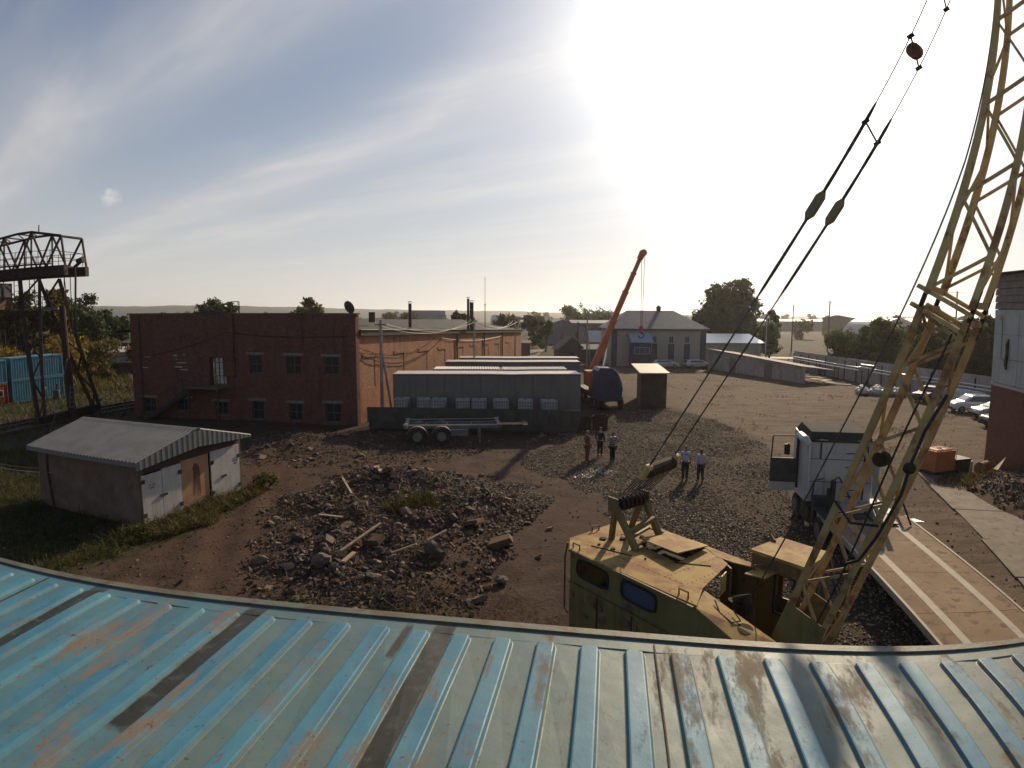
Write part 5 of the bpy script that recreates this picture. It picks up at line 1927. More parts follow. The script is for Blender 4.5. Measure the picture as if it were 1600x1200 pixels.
# lattice boom
bd_ = Vector((.313, 0, .95)).normalized()
bn_ = Vector((.95, 0, -.313)).normalized()
BY, HWn, HDn = .17, .27, .28


def bpt(z, sy, sn, k=1.0):
    c_ = Vector((bs(z), BY, z))
    return c_ + Vector((0, sy * HWn * k, 0)) + bn_ * (sn * HDn * k)


Z_J = 8.35
for (za, zb, m_, nm) in ((3.1, Z_J - .08, M_boomr, 'lower_boom'), (Z_J + .08, 15.4, M_boom, 'upper_boom')):
    w = MB()
    for sy in (-1, 1):
        for sn in (-1, 1):
            w.beam(bpt(za, sy, sn), bpt(zb, sy, sn), .08, .08, (0, 1, 0))
    sec = w.build(nm, m_, crane, L=True)
    # zigzag lacing without rungs: close on the two side faces, wide on the front and back faces
    for (sy, sn, sy2, sn2, st_z, tk, ph) in ((-1, -1, -1, 1, .54, .040, 0), (1, -1, 1, 1, .54, .036, 0), (-1, -1, 1, -1, .80, .032, 1), (-1, 1, 1, 1, .80, .032, 0)):
        z = za + .08
        i = ph
        while z < zb - .1:
            z2 = min(z + st_z, zb - .05)
            w = MB()
            if i % 2 == 0:
                w.beam(bpt(z, sy, sn), bpt(z2, sy2, sn2), tk, tk * .8, (0, 1, 0))
            else:
                w.beam(bpt(z, sy2, sn2), bpt(z2, sy, sn), tk, tk * .8, (0, 1, 0))
            w.build('lattice_bar', m_, sec, L=True)
            z = z2
            i += 1
# joint between the sections
for dz in (-.10, .12):
    for sy in (-1, 1):
        w = MB()
        w.beam(bpt(Z_J + dz + .02, sy, -1.5), bpt(Z_J + dz - .12, sy, 1.15), .05, .08, (0, 1, 0))
        w.build('joint_crossbar', M_boom, crane, L=True)
w = MB()
for sn in (-1, 1):
    for dz in (-.1, .12):
        w.beam(bpt(Z_J + dz, -1.05, sn), bpt(Z_J + dz, 1.05, sn), .08, .08, (0, 0, 1))
w.build('joint_flange', M_boomr, crane, L=True)
w = MB()
for sy in (-1, 1):
    for sn in (-1, 1):
        w.tube([bpt(Z_J - .3, sy, sn * 1.08), bpt(Z_J + .3, sy, sn * 1.08)], .03, 6)
w.build('joint_pins', M_dark, crane, L=True, kind='stuff')
# boom foot tapering to the hinge
w = MB()
for sy in (-1, 1):
    for sn in (-1, 1):
        w.beam(bpt(3.1, sy, sn), Vector((3.46, BY + sy * .26, 1.75)), .10, .10, (0, 1, 0))
w.build('boom_foot', M_boomr, crane, L=True, kind='stuff')
w = MB()
for sy in (-1, 1):
    w.prism([bpt(3.9, sy * 1.16, -1.15), bpt(3.9, sy * 1.16, 1.15), bpt(2.9, sy * 1.16, 1.2), Vector((3.9, BY + sy * .44, 1.9)), Vector((3.1, BY + sy * .44, 1.7)), bpt(2.9, sy * 1.16, -1.2)], (0, .02 * sy, 0))
w.build('foot_gusset', M_cshade, crane, L=True, kind='stuff')
w = MB()
w.cyl((bs(6.35) - .05, -.02, 6.35), (bs(6.35) - .05, .12, 6.35), .10, .10, 20)
w.build('boom_sheave', M_dark, crane, L=True)
w = MB()
w.tube([bpt(5.6, -1.2, -1.1), bpt(5.45, -1.25, 0), bpt(5.6, -1.2, 1.15)], .02, 5)
w.build('cable_drape', M_rubber, crane, L=True)
w = MB()     # power cable strapped along the boom
w.tube([bpt(z, -1.22 + .1 * math.sin(z * 2.3), .55 + .12 * math.sin(z * 1.7)) for z in np.arange(3.2, 8.2, .35)], .014, 5)
w.build('boom_cable', M_rubber, crane, L=True)
# hoist rope from the winch up along the boom
w = MB()
w.tube([(2.35, .2, 2.4), (3.04, .2, 3.64), (3.51, .2, 4.72), (4.32, .2, 6.72), (5.0, .2, 8.34), (5.74, .2, 10.17), (7.5, .2, 15.2)], .012, 5)
w.build('hoist_rope', M_rope, crane, L=True)
w = MB()
w.tube([(5.82, -.5, 7.35), (5.62, -.55, 6.9), (5.50, -.6, 6.44), (5.44, -.62, 6.1), (5.2, -.62, 5.5), (5.0, -.6, 5.13), (4.8, -.5, 5.0)], .02, 6)
w.build('slack_cable', M_rubber, crane, L=True)
w = MB()
w.blob((5.50, -.6, 6.44), .075, 3, 1, 1.0, .08)
w.build('cable_weight', M_dark, crane, L=True)
# operator cab
M_cabglass = clear_glass('cab_glass', (.62, .70, .62), .35)
x0, x1, y0, y1, zt = 2.42, 3.36, 1.16, 2.12, 4.0
w = MB()
w.hexa([(x0 - .04, y0 - .04, zt), (x1 + .10, y0 - .04, zt), (x1 + .05, y1 + .04, zt), (x0 - .04, y1 + .04, zt), (x0 - .02, y0 - .02, zt + .05), (x1 + .08, y0 - .02, zt + .05), (x1 + .03, y1 + .02, zt + .05), (x0 - .02, y1 + .02, zt + .05)])
cabr = w.build('cab_roof', M_cy, crane, L=True)
q = MB()
wall_holes(q, Vector((x0, y0, 0)), Vector((1, 0, 0)), Vector((0, -1, 0)), x1 - x0, 1.9, zt - .002, .04, [(.48, .84, 3.05, 3.75)])
wall_holes(q, Vector((x0, y1, 0)), Vector((1, 0, 0)), Vector((0, 1, 0)), x1 - x0, 1.9, zt - .002, .04, [(.12, .84, 2.9, 3.8)])
q.hexa([(x0, y0 + .042, 1.9), (x0 + .04, y0 + .042, 1.9), (x0 + .04, y1 - .042, 1.9), (x0, y1 - .042, 1.9), (x0, y0 + .042, zt - .002), (x0 + .04, y0 + .042, zt - .002), (x0 + .04, y1 - .042, zt - .002), (x0, y1 - .042, zt - .002)])
q.build('cab_shell', M_cshade, crane, L=True)
w = MB()
for (a, b, c_, d_) in ((x0 + .48, x0 + .84, 3.05, 3.75),):
    w.tube([(a, y0 - .01, c_), (b, y0 - .01, c_), (b, y0 - .01, d_), (a, y0 - .01, d_), (a, y0 - .01, c_)], .02, 5)
w.build('cab_window_gasket', M_rubber, crane, L=True)
w = MB()
for y in (y0, y1 - .05, (y0 + y1) / 2):
    w.beam((x1 + .02, y + .02, 3.98), (x1 + .32, y + .02, 3.0), .045, .045, (0, 1, 0))
    w.beam((x1 + .32, y + .02, 3.0), (x1 + .15, y + .02, 1.95), .045, .045, (0, 1, 0))
w.beam((x1 + .32, y0 + .02, 3.0), (x1 + .32, y1 - .02, 3.0), .05, .05)
w.build('cab_front_frame', M_cshade, crane, L=True)
w = MB()
w.add([(x1 + .02, y0 + .03, 3.96), (x1 + .02, y1 - .03, 3.96), (x1 + .31, y1 - .03, 3.02), (x1 + .31, y0 + .03, 3.02)], [(0, 1, 2, 3)])
w.add([(x1 + .31, y0 + .03, 2.98), (x1 + .31, y1 - .03, 2.98), (x1 + .16, y1 - .03, 2.1), (x1 + .16, y0 + .03, 2.1)], [(0, 1, 2, 3)])
w.build('cab_windscreen', M_cabglass, crane, L=True)
w = MB()
for y in (y0 + .001, y1 - .02):
    w.add([(x1 + .0, y, 1.92), (x1 + .14, y, 1.92), (x1 + .30, y, 2.98), (x1 + .0, y, 2.98)], [(0, 1, 2, 3)])
w.build('cab_side_cheek', mat('cab_pale_green', (.20, .24, .15), (.26, .28, .19), 2, .6), crane, L=True, kind='stuff')
w = MB()
w.bb(x0 + .1, x1, y0 + .05, y1 - .05, 1.90, 1.96)
w.build('cab_floor', M_dark, crane, L=True)
w = MB()
w.bb(x0 + .12, x0 + .55, 1.4, 1.9, 2.35, 2.47)
w.bb(x0 + .10, x0 + .2, 1.4, 1.9, 2.47, 3.0)
w.bb(x0 + .25, x0 + .4, 1.55, 1.75, 1.96, 2.35)
w.build('operator_seat', M_rubber, crane, L=True)
w = MB()
for k in range(5):
    w.tube([(x1 - .05 - k * .04, 1.35 + k * .13, 1.97), (x1 + .02 - k * .04, 1.35 + k * .13, 2.75)], .012, 5)
w.build('control_levers', M_rubber, crane, L=True, kind='stuff')
w = MB()
w.tube([(x0 + .1, y1 + .03, 3.2), (x0 - .1, y1 + .1, 3.9), (x0 - .1, y1 - .2, 4.12), (x0 + .05, y1 - .3, 4.06)], .03, 6)
w.build('cab_grab_rail', M_grab, crane, L=True)
w = MB()
w.bb(x0 + .02, x1 - .05, .85, 1.14, 1.9, 1.98)
w.build('catwalk', M_dark, crane, L=True)
w = MB()
w.tube([(x1 + .3, y0 - .02, 3.8), (x1 + .28, y0 - .1, 3.3), (x1 + .22, y0 - .14, 2.7), (x1 + .15, y0 - .1, 2.3), (x1 + .35, y0 - .1, 2.6), (x1 + .4, y0 - .12, 3.3)], .018, 5)
w.build('hanging_cable', M_rubber, crane, L=True)

# ------------------------------------------------------------------ vehicles
M_white = mat('truck_white', (.52, .52, .51), (.42, .42, .41), 1.5, .45, bump=.03, cs=(.28, .26, .24))
M_truckgrey = mat('truck_rear_grey', (.44, .43, .41), (.38, .37, .35), 1.2, .6, cs=(.16, .15, .14))
M_black = mat('black_plastic', (.022, .022, .024), (.035, .034, .034), 4, .6)
M_chrome = mat('bright_metal', (.6, .6, .58), rough=.25, metal=.9)
M_carglass = glass_mat('car_glass', (.02, .025, .03), .05)
M_rim = mat('wheel_rim', (.22, .21, .20), (.14, .13, .12), 5, .5, metal=.5)
M_red = mat('lamp_red', (.30, .02, .015), rough=.35)
M_orange_l = mat('lamp_orange', (.45, .16, .02), rough=.35)


def wheel(parent, x, y, z, r, wd, L=True, axis='x', name='wheel'):
    w = MB()
    ax = Vector((1, 0, 0)) if axis == 'x' else Vector((0, 1, 0))
    c = Vector((x, y, z))
    w.tube([c - ax * wd / 2, c - ax * wd * .42, c + ax * wd * .42, c + ax * wd / 2], [r * .9, r, r, r * .9], 20)
    t = w.build(name, M_rubber, parent, L=L)
    w = MB()
    w.tube([c - ax * (wd / 2 + .012), c + ax * (wd / 2 + .012)], r * .58, 14)
    w.tube([c - ax * (wd / 2 + .05), c + ax * (wd / 2 + .05)], r * .2, 8)
    w.build('rim', M_rim, t, L=L)
    return t


# white cab-over tractor, seen from behind, driver's door open
tr = T('semi_truck', 'white cab-over truck seen from behind with its left door wide open', 'truck', (12.72, 22.55, 0), rad(-10.6))
w = MB()      # rear wall: grey panels
w.bb(-1.22, 1.22, .0, .06, 1.05, 3.42)
w.build('rear_wall', M_truckgrey, tr, L=True)
w = MB()
for z in (1.85, 2.75):
    w.bb(-1.2, 1.2, -.012, -.001, z, z + .02)
for x, z0, z1 in ((-.72, 2.78, 3.4), (-.35, 1.06, 1.5), (1.0, 1.9, 3.4)):
    w.bb(x - .025, x + .025, -.03, -.001, z0, z1)
w.build('rear_seams', M_black, tr, L=True, kind='stuff')
w = MB()      # roof cap dark with rounded edges
w.hexa([(-1.18, -.06, 3.44), (1.18, -.06, 3.44), (1.12, 2.0, 3.62), (-1.12, 2.0, 3.62), (-1.08, .1, 3.82), (1.08, .1, 3.82), (1.0, 1.75, 3.92), (-1.0, 1.75, 3.92)])
w.build('roof_cap', mat('roof_cap_grey', (.06, .055, .05), (.045, .04, .038), 3, .9, spec=.08), tr, L=True)
w = MB()
w.bb(-1.1, 1.1, -.11, -.061, 3.50, 3.58)
w.tube([(-1.0, -.12, 3.66), (-.4, -.13, 3.68)], .022, 5)
w.build('roof_rail', M_black, tr, L=True)
w = MB()
for x in (-.85, .55):
    w.bb(x, x + .32, -.125, -.112, 3.525, 3.555)
w.build('marker_strip', M_chrome, tr, L=True, kind='stuff')
w = MB()      # cab sides and front
w.hexa([(-1.22, .062, 1.05), (1.22, .062, 1.05), (1.22, 2.1, 1.05), (-1.22, 2.1, 1.05), (-1.22, .062, 3.43), (1.22, .062, 3.43), (1.16, 2.0, 3.61), (-1.16, 2.0, 3.61)])
w.build('cab', M_white, tr, L=True)
w = MB()
w.hexa([(-1.15, 2.12, 1.9), (1.15, 2.12, 1.9), (1.15, 2.15, 1.9), (-1.15, 2.15, 1.9), (-1.1, 2.02, 3.2), (1.1, 2.02, 3.2), (1.1, 2.06, 3.2), (-1.1, 2.06, 3.2)])
w.build('windscreen', M_carglass, tr, L=True)
for s in (-1, 1):       # side deflectors
    w = MB()
    w.hexa([(s * 1.24, -.55, 1.2), (s * 1.24, .0, 1.55), (s * 1.28, .0, 1.55), (s * 1.28, -.55, 1.2), (s * 1.24, -.50, 3.35), (s * 1.24, .05, 3.62), (s * 1.30, .05, 3.62), (s * 1.30, -.50, 3.35)])
    w.build('side_deflector', M_white, tr, L=True)
w = MB()      # rounded shoulder above the left deflector
w.tube([(-1.27, -.45, 3.38), (-1.38, -.2, 3.55), (-1.40, .4, 3.62)], [.10, .17, .15], 8)
w.build('shoulder_fairing', M_white, tr, L=True)
# open door: hinged at the front-left of the cab, swung out to the left
dx0, dx1, dy = -2.35, -1.34, .9
w = MB()
w.bb(dx0, dx1, dy, dy + .07, 1.55, 2.55)
dr = w.build('open_door', mat('door_inner_dark', (.045, .043, .042), (.07, .065, .06), 3, .7), tr, L=True)
w = MB()
w.tube([(dx0 + .03, dy + .03, 2.55), (dx0 + .06, dy + .03, 3.40), (dx0 + .12, dy + .03, 3.46), (dx1 - .03, dy + .03, 3.48), (dx1, dy + .03, 3.40), (dx1, dy + .03, 2.55)], .028, 5)
w.build('door_window_frame', M_black, dr, L=True)
w = MB()
w.bb(dx0 - .02, dx1 - .02, dy + .005, dy + .06, 1.20, 1.548)
w.build('door_lower_panel', M_truckgrey, dr, L=True)
w = MB()
w.tube([(dx1 - .02, dy, 2.5), (-1.25, dy + .3, 3.4)], .04, 5)
w.bb(-1.34, -1.24, dy + .1, dy + .16, 1.3, 3.4)
w.build('door_post', M_black, tr, L=True)
w = MB()
w.box((-1.72, dy - .12, 2.95), (.05, .05, .5))
w.box((-1.78, dy - .16, 2.95), (.22, .06, .42), .3)
w.build('mirror', M_black, tr, L=True)
w = MB()      # chassis
for x in (-.42, .42):
    w.bb(x - .05, x + .05, -3.3, 1.9, .78, 1.04)
for y in (-3.1, -1.8, -.6):
    w.bb(-.37, .37, y, y + .12, .80, 1.0)
w.build('chassis', M_black, tr, L=True)
w = MB()
w.bb(-1.2, -.5, -.5, .6, .35, .95)
w.build('fuel_tank', M_black, tr, L=True)
w = MB()
w.bb(-1.15, -.45, -1.0, -.62, .5, 1.5)
w.build('air_filter_box', M_black, tr, L=True)
w = MB()
w.cyl((-.30, -.35, 1.0), (-.30, -.35, 2.0), .10, .10, 10)
w.tube([(-.30, -.32, 2.0), (-.1, -.3, 2.15), (.2, -.25, 1.7), (.4, -.3, 1.2)], .03, 6)
w.build('air_lines', M_black, tr, L=True, kind='stuff')
w = MB()
w.bb(-1.22, -.48, -2.7, -.9, 1.12, 1.17)
w.bb(.48, 1.22, -2.7, -.9, 1.12, 1.17)
w.build('mudguard', M_black, tr, L=True, kind='stuff')
for x in (-1.05, 1.05):
    wheel(tr, x, 1.35, .5, .5, .3)
    wheel(tr, x * .93, -1.8, .5, .5, .52)

for x in (-.95, .95):
    w = MB()
    w.bb(x - .17, x + .17, -3.38, -3.31, .80, .94)
    w.build('tail_lamp', M_red, tr, L=True)
    w = MB()
    w.bb(x - .26, x + .26, -2.76, -2.74, .30, 1.10)
    w.build('mud_flap', M_rubber, tr, L=True)
w = MB()
w.cyl((0, -1.7, 1.06), (0, -1.7, 1.12), .48, .48, 18)
w.build('coupling_plate', M_steel_dk, tr, L=True)
w = MB()
for z in (1.3, 1.55, 2.1, 2.45, 3.0):
    w.bb(.2, .62, -.028, -.013, z, z + .03)
w.tube([(.9, -.03, 1.2), (.9, -.05, 2.9), (.7, -.05, 3.1)], .03, 6)
w.tube([(-.95, -.04, 1.2), (-.9, -.05, 1.9), (-.6, -.06, 2.0)], .025, 6)
w.build('rear_fittings', M_black, tr, L=True, kind='stuff')

# flatbed trailer behind it, deck of worn planks and steel
fb = T('flatbed_trailer', 'low flatbed trailer with a worn plank deck and two pale stripes behind the truck', 'trailer', (11.05, 11.4, 0), rad(-10.6))
M_deck = mat('deck_planks', (.21, .145, .088), (.26, .185, .118), 1.3, .9, spec=.12, bump=.25, bs=16, c3=(.13, .09, .06), s3=2.6, t3=.58, w3=.08, rand=.10)
M_stripe = mat('deck_steel_strip', (.34, .29, .22), (.28, .235, .175), 1.6, .7, spec=.2, bump=.08)
DZ = 1.08
Wd = 1.5
for i in range(5):
    for j in range(3):
        xa = (-Wd, -.98, .62)[j] + (.002 if j else 0)
        xb = (-.98, .62, Wd)[j] - (.26 if j < 1 else .22 if j == 1 else 0)
        if j == 0:
            xb = -1.0
        ya = -3.6 + i * 2.68
        w = MB()
        w.bb(xa if j == 0 else (-.74 if j == 1 else .86), (-.98 if j == 0 else (.62 if j == 1 else Wd)), ya, ya + 2.66, DZ - .05, DZ)
        w.build('deck_board', M_deck, fb, L=True)
for x in (-.86, .74):
    w = MB()
    w.bb(x - .115, x + .115, -3.6, 9.8, DZ - .045, DZ + .004)
    w.build('deck_strip', M_stripe, fb, L=True)
w = MB()
for x in (-Wd - .045, Wd + .045):
    w.bb(x - .04, x + .04, -3.6, 9.8, DZ - .16, DZ + .02)
w.build('side_rail', M_stripe, fb, L=True, kind='stuff')
w = MB()
for x in (-.5, .5):
    w.bb(x - .07, x + .07, -3.4, 11.5, .62, DZ - .055)
for y in np.arange(-3.4, 9.6, 1.3):
    w.bb(-Wd, Wd, y, y + .08, DZ - .16, DZ - .056)
w.build('frame', M_dark, fb, L=True)
w = MB()
w.bb(-1.25, 1.25, 9.82, 11.7, 1.06, 1.14)
w.build('gooseneck', M_truckgrey, fb, L=True)
w = MB()
for x in (-1.2, 1.25):
    w.bb(x - .05, x + .05, 9.84, 9.92, 1.15, 1.98)
w.beam((1.25, 9.8, 1.95), (1.25, 8.6, 1.12), .05)
w.build('stake_post', M_dark, fb, L=True, kind='stuff')
w = MB()
for k in range(4):
    w.bb(1.55, 2.0 - k * .06, 9.2 + k * .09, 9.26 + k * .09, DZ - .05, DZ - .02)
w.build('ratchet_bracket', M_chrome, fb, L=True, kind='stuff')
for x in (-1.15, 1.15):
    for y in (-2.2, -.8, .6):
        wheel(fb, x, y, .44, .44, .3)

# ------------------------------------------------------------------ the row of parked trailers
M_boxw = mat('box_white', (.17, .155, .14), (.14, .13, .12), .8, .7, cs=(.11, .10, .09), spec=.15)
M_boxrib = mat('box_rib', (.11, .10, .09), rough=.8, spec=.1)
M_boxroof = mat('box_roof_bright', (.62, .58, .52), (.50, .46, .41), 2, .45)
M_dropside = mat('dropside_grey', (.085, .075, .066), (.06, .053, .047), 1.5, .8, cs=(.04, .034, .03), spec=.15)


def box_trailer(label, x0, x1, y0, w_, z0, z1, rz=0.0, roof=M_boxroof, body=M_boxw, group='parked trailers side by side'):
    o = T('box_trailer', label, 'trailer', (x0, y0, 0), rz, group)
    Lt = x1 - x0
    q = MB()
    q.bb(0, Lt, 0, w_, z0, z1)
    q.build('body', body, o, L=True)
    q = MB()
    q.bb(-.03, Lt + .03, -.03, .09, z1 + .002, z1 + .05)
    q.bb(-.03, Lt + .03, w_ - .09, w_ + .03, z1 + .002, z1 + .05)
    q.bb(0, Lt, .092, w_ - .092, z1 + .002, z1 + .03)
    q.build('roof', roof, o, L=True)
    q = MB()
    for s in np.arange(1.2, Lt, 1.3):
        q.bb(s - .02, s + .02, -.02, -.001, z0 + .05, z1 - .05)
    q.bb(0, Lt, -.03, -.001, z0, z0 + .1)
    q.bb(0, Lt, -.03, -.001, z1 - .1, z1 - .002)
    q.build('side_ribs', M_boxrib, o, L=True, kind='stuff')
    q = MB()
    q.bb(.3, Lt - .2, .7, w_ - .7, z0 - .3, z0 - .002)
    q.build('chassis', M_black, o, L=True)
    for k in range(3):
        for yy in (.35, w_ - .35):
            wheel(o, 1.8 + k * 1.3, yy, .5, .5, .3, axis='y')
    q = MB()
    q.bb(Lt - 2.6, Lt - 2.5, .4, .5, 0.02, z0)
    q.bb(Lt - 2.6, Lt - 2.5, w_ - .5, w_ - .4, 0.02, z0)
    q.build('landing_leg', M_black, o, L=True, kind='stuff')
    return o


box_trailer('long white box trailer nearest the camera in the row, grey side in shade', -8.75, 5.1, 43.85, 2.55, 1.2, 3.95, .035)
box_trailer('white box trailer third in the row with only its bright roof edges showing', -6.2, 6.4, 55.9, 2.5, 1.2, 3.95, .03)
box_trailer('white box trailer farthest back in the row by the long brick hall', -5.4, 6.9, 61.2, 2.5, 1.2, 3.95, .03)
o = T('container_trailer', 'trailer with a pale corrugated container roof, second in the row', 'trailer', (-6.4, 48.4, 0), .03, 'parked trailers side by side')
w = MB()
w.bb(0, 10.9, 0, 2.44, 1.3, 3.9)
w.build('container_box', M_boxw, o, L=True)
for xa, xb in ((0, 5.35), (5.6, 10.9)):
    w = MB()
    vs, fs = corr((xa, 0, 3.93), (1, 0, 0), (0, 1, 0), xb - xa, 2.44, .21, .04, n=Vector((0, 0, 1)))
    w.add(vs, fs)
    w.build('corrugated_roof', M_boxroof, o, L=True)
for k in range(2):
    for yy in (.35, 2.1):
        wheel(o, 1.5 + k * 1.3, yy, .5, .5, .3, axis='y')
w = MB()
w.bb(.2, 10.7, .7, 1.7, .95, 1.29)
w.build('chassis', M_black, o, L=True)

# dropside trailer full of caged water tanks
ds = T('dropside_trailer', 'long dark grey dropside trailer carrying a row of caged tanks', 'trailer', (-10.4, 42.55, 0), -.08)
w = MB()
w.bb(0, 15.2, 0, 1.9, 1.02, 1.12)
w.build('deck', M_dropside, ds, L=True)
for k in range(7):
    w = MB()
    w.bb(k * 2.175 + .01, k * 2.175 + 2.15, -.06, -.001, .62 if k else .62, 1.72)
    w.build('side_board', M_dropside, ds, L=True)
w = MB()
w.bb(.1, 15.1, .01, .06, .15, 1.0)
w.build('skirt', M_dropside, ds, L=True)
w = MB()
w.bb(.2, 15, .5, 1.4, .7, 1.01)
w.build('chassis', M_black, ds, L=True)
for k in range(3):
    for yy in (.3, 1.6):
        wheel(ds, 2 + k * 1.3, yy, .5, .5, .3, axis='y')

M_tank = mat('tank_white_plastic', (.20, .215, .225), (.15, .165, .175), 2, .5)
M_cage = mat('cage_steel', (.50, .50, .50), rough=.5, metal=.3)


def make_ibc(name, label, loc, rz, tank, group=None, cat='tank', cage=M_cage, pallet=M_dark):
    o = T(name, label, cat, loc, rz, group)
    q = MB()
    q.hexa([(-.45, -.55, .16), (.45, -.55, .16), (.45, .55, .16), (-.45, .55, .16), (-.45, -.55, 1.06), (.45, -.55, 1.06), (.45, .55, 1.06), (-.45, .55, 1.06)])
    q.hexa([(-.40, -.50, 1.061), (.40, -.50, 1.061), (.40, .50, 1.061), (-.40, .50, 1.061), (-.32, -.42, 1.12), (.32, -.42, 1.12), (.32, .42, 1.12), (-.32, .42, 1.12)])
    q.build('tank', tank, o, L=True)
    q = MB()
    q.cyl((0, 0, 1.121), (0, 0, 1.17), .11, .11, 12)
    q.build('lid', M_black, o, L=True)
    q = MB()
    for x in (-.48, .48):
        for y in np.linspace(-.58, .58, 7):
            q.beam((x, y, .15), (x, y, 1.12), .018)
        for z in (.2, .42, .65, .88, 1.12):
            q.beam((x, -.58, z), (x, .58, z), .018)
    for y in (-.58, .58):
        for x in np.linspace(-.48, .48, 6):
            q.beam((x, y, .15), (x, y, 1.12), .018)
        for z in (.2, .42, .65, .88, 1.12):
            q.beam((-.48, y, z), (.48, y, z), .018)
    q.beam((-.48, -.2, 1.15), (.48, -.2, 1.15), .025)
    q.beam((-.48, .2, 1.15), (.48, .2, 1.15), .025)
    q.build('cage', cage, o, L=True)
    q = MB()
    q.bb(-.5, .5, -.6, .6, .09, .14)
    for x in (-.42, 0, .42):
        q.bb(x - .07, x + .07, -.6, .6, 0, .089)
    q.build('pallet', pallet, o, L=True)
    return o


ibs = [627, 661, 685, 722, 747, 780, 818, 853]
lab = ['leftmost of the caged white tanks on the dropside trailer', 'second caged white tank from the left on the dropside trailer', 'third caged white tank from the left on the dropside trailer', 'fourth caged white tank from the left on the dropside trailer',
       'fifth caged white tank from the left on the dropside trailer', 'sixth caged white tank from the left on the dropside trailer', 'seventh caged white tank from the left on the dropside trailer', 'rightmost of the caged white tanks on the dropside trailer']
ib0 = None
for k, px_ in enumerate(ibs):
    x = -8.9 + (px_ - 612) * .047 + .2
    y = 43.3 - .08 * (x + 8)
    rz = .15 if k % 2 else -.05
    if ib0 is None:
        ib0 = make_ibc('water_tank', lab[0], (x, y, 1.14), rz, M_tank, 'caged tanks on the dropside trailer')
    else:
        copy_tree(ib0, (x, y, 1.14), rz, lab[k])
M_orange = mat('tank_orange_plastic', (.62, .22, .07), (.50, .15, .045), 2, .5)
_b = M_orange.node_tree.nodes['Principled BSDF']
_b.inputs['Subsurface Weight'].default_value = .25
_b.inputs['Subsurface Radius'].default_value = (.3, .1, .05)
make_ibc('orange_tank', 'orange caged tank with a pale dusty top, near the workshop corner', (22.95, 30.75, gzs(22.95, 30.75)), .25 + math.pi / 2, M_orange, cage=mat('cage_orange', (.42, .20, .09), rough=.6)).scale = (1.12, 1.35, 1.22)  # cage in a duller orange than the tank
# frame trailer without a body
ch = T('skeletal_trailer', 'empty two-axle skeletal trailer parked in the shade before the dropside trailer', 'trailer', (-6.9, 38.8, 0), .105)
M_cframe = mat('chassis_grey_blue', (.16, .165, .18), (.11, .11, .12), 2, .5)
w = MB()
for y in (-.55, .55):
    w.bb(0, 6.2, y - .06, y + .06, .95, 1.2)
for x in (1.2, 2.6, 4.2):
    w.bb(x, x + .1, -.49, .49, 1.0, 1.15)
w.build('frame', M_cframe, ch, L=True)
for x in (-.1, 5.9):
    w = MB()
    w.bb(x, x + .22, -1.22, 1.22, 1.05, 1.25)
    bo = w.build('bolster', M_cframe, ch, L=True)
    w = MB()
    for y in (-1.18, 1.18):
        w.bb(x - .02, x + .24, y - .09, y + .09, 1.252, 1.36)
    w.build('twist_lock', M_chrome, bo, L=True, kind='stuff')
w = MB()
w.beam((-.02, -1.2, 1.27), (6.05, -1.2, 1.27), .05, .05)
w.beam((-.02, 1.2, 1.27), (6.05, 1.2, 1.27), .05, .05)
w.build('edge_rail', M_chrome, ch, L=True, kind='stuff')
w = MB()
w.bb(6.22, 7.9, -.06, .06, 1.05, 1.18)
w.bb(7.6, 7.95, -.5, .5, 1.08, 1.2)
w.build('drawbar', M_chrome, ch, L=True)
w = MB()
w.bb(4.7, 4.82, -.95, -.83, .05, 1.0)
w.bb(4.7, 4.82, .83, .95, .05, 1.0)
w.build('landing_leg', M_cframe, ch, L=True, kind='stuff')
w = MB()
w.bb(2.9, 4.0, -1.1, -.75, .55, .95)
w.build('tool_box', M_cframe, ch, L=True)
for x in (.75, 2.3):
    for y in (-.98, .98):
        wheel(ch, x, y, .52, .52, .35, axis='y')
        w = MB()
        pts = [(x + .68 * math.cos(a), y - .2, .55 + .64 * math.sin(a)) for a in np.linspace(.25, math.pi - .25, 9)]
        pt2 = [(x + .64 * math.cos(a), y - .2, .55 + .60 * math.sin(a)) for a in np.linspace(math.pi - .25, .25, 9)]
        w.prism(pts + pt2, (0, .4, 0))
        w.build('mudguard', M_boxw, ch, L=True)

# ------------------------------------------------------------------ orange truck crane with a blue cab
tc_ = T('truck_crane', 'blue truck crane with a raised orange telescopic boom behind the trailers', 'crane', (8.6, 53.0, 0), rad(4))
M_tblue = mat('truck_blue', (.022, .028, .075), (.03, .038, .09), 2, .4)
M_tor = mat('boom_orange', (.44, .125, .045), (.36, .10, .04), 1.2, .55)
w = MB()
prof = [(-1.2, .9), (.95, .9), (1.02, 1.8), (.85, 2.6), (.55, 3.3), (.1, 3.7), (-1.0, 3.75), (-1.2, 3.5)]
w.prism([(x, -.9, z) for x, z in prof], (0, 2.4, 0))
w.build('cab', M_tblue, tc_, L=True)
w = MB()
w.tube([(-1.0, -.92, 3.77), (.12, -.92, 3.73), (.58, -.92, 3.32), (.88, -.92, 2.62), (1.05, -.92, 1.8)], .045, 5)
w.tube([(-1.0, 1.52, 3.77), (.12, 1.52, 3.73), (.58, 1.52, 3.32), (.88, 1.52, 2.62), (1.05, 1.52, 1.8)], .045, 5)
w.build('cab_trim', M_chrome, tc_, L=True, kind='stuff')
w = MB()
w.bb(-.1, .62, -.93, -.902, 2.05, 2.75)
w.build('side_window', M_carglass, tc_, L=True)
w = MB()
w.bb(1.0, 1.15, -.85, 1.45, .55, .95)
w.build('bumper', M_black, tc_, L=True)
w = MB()
w.bb(-1.1, 1.2, -.4, 9.5, .75, 1.15)
w.build('chassis', M_black, tc_, L=True)
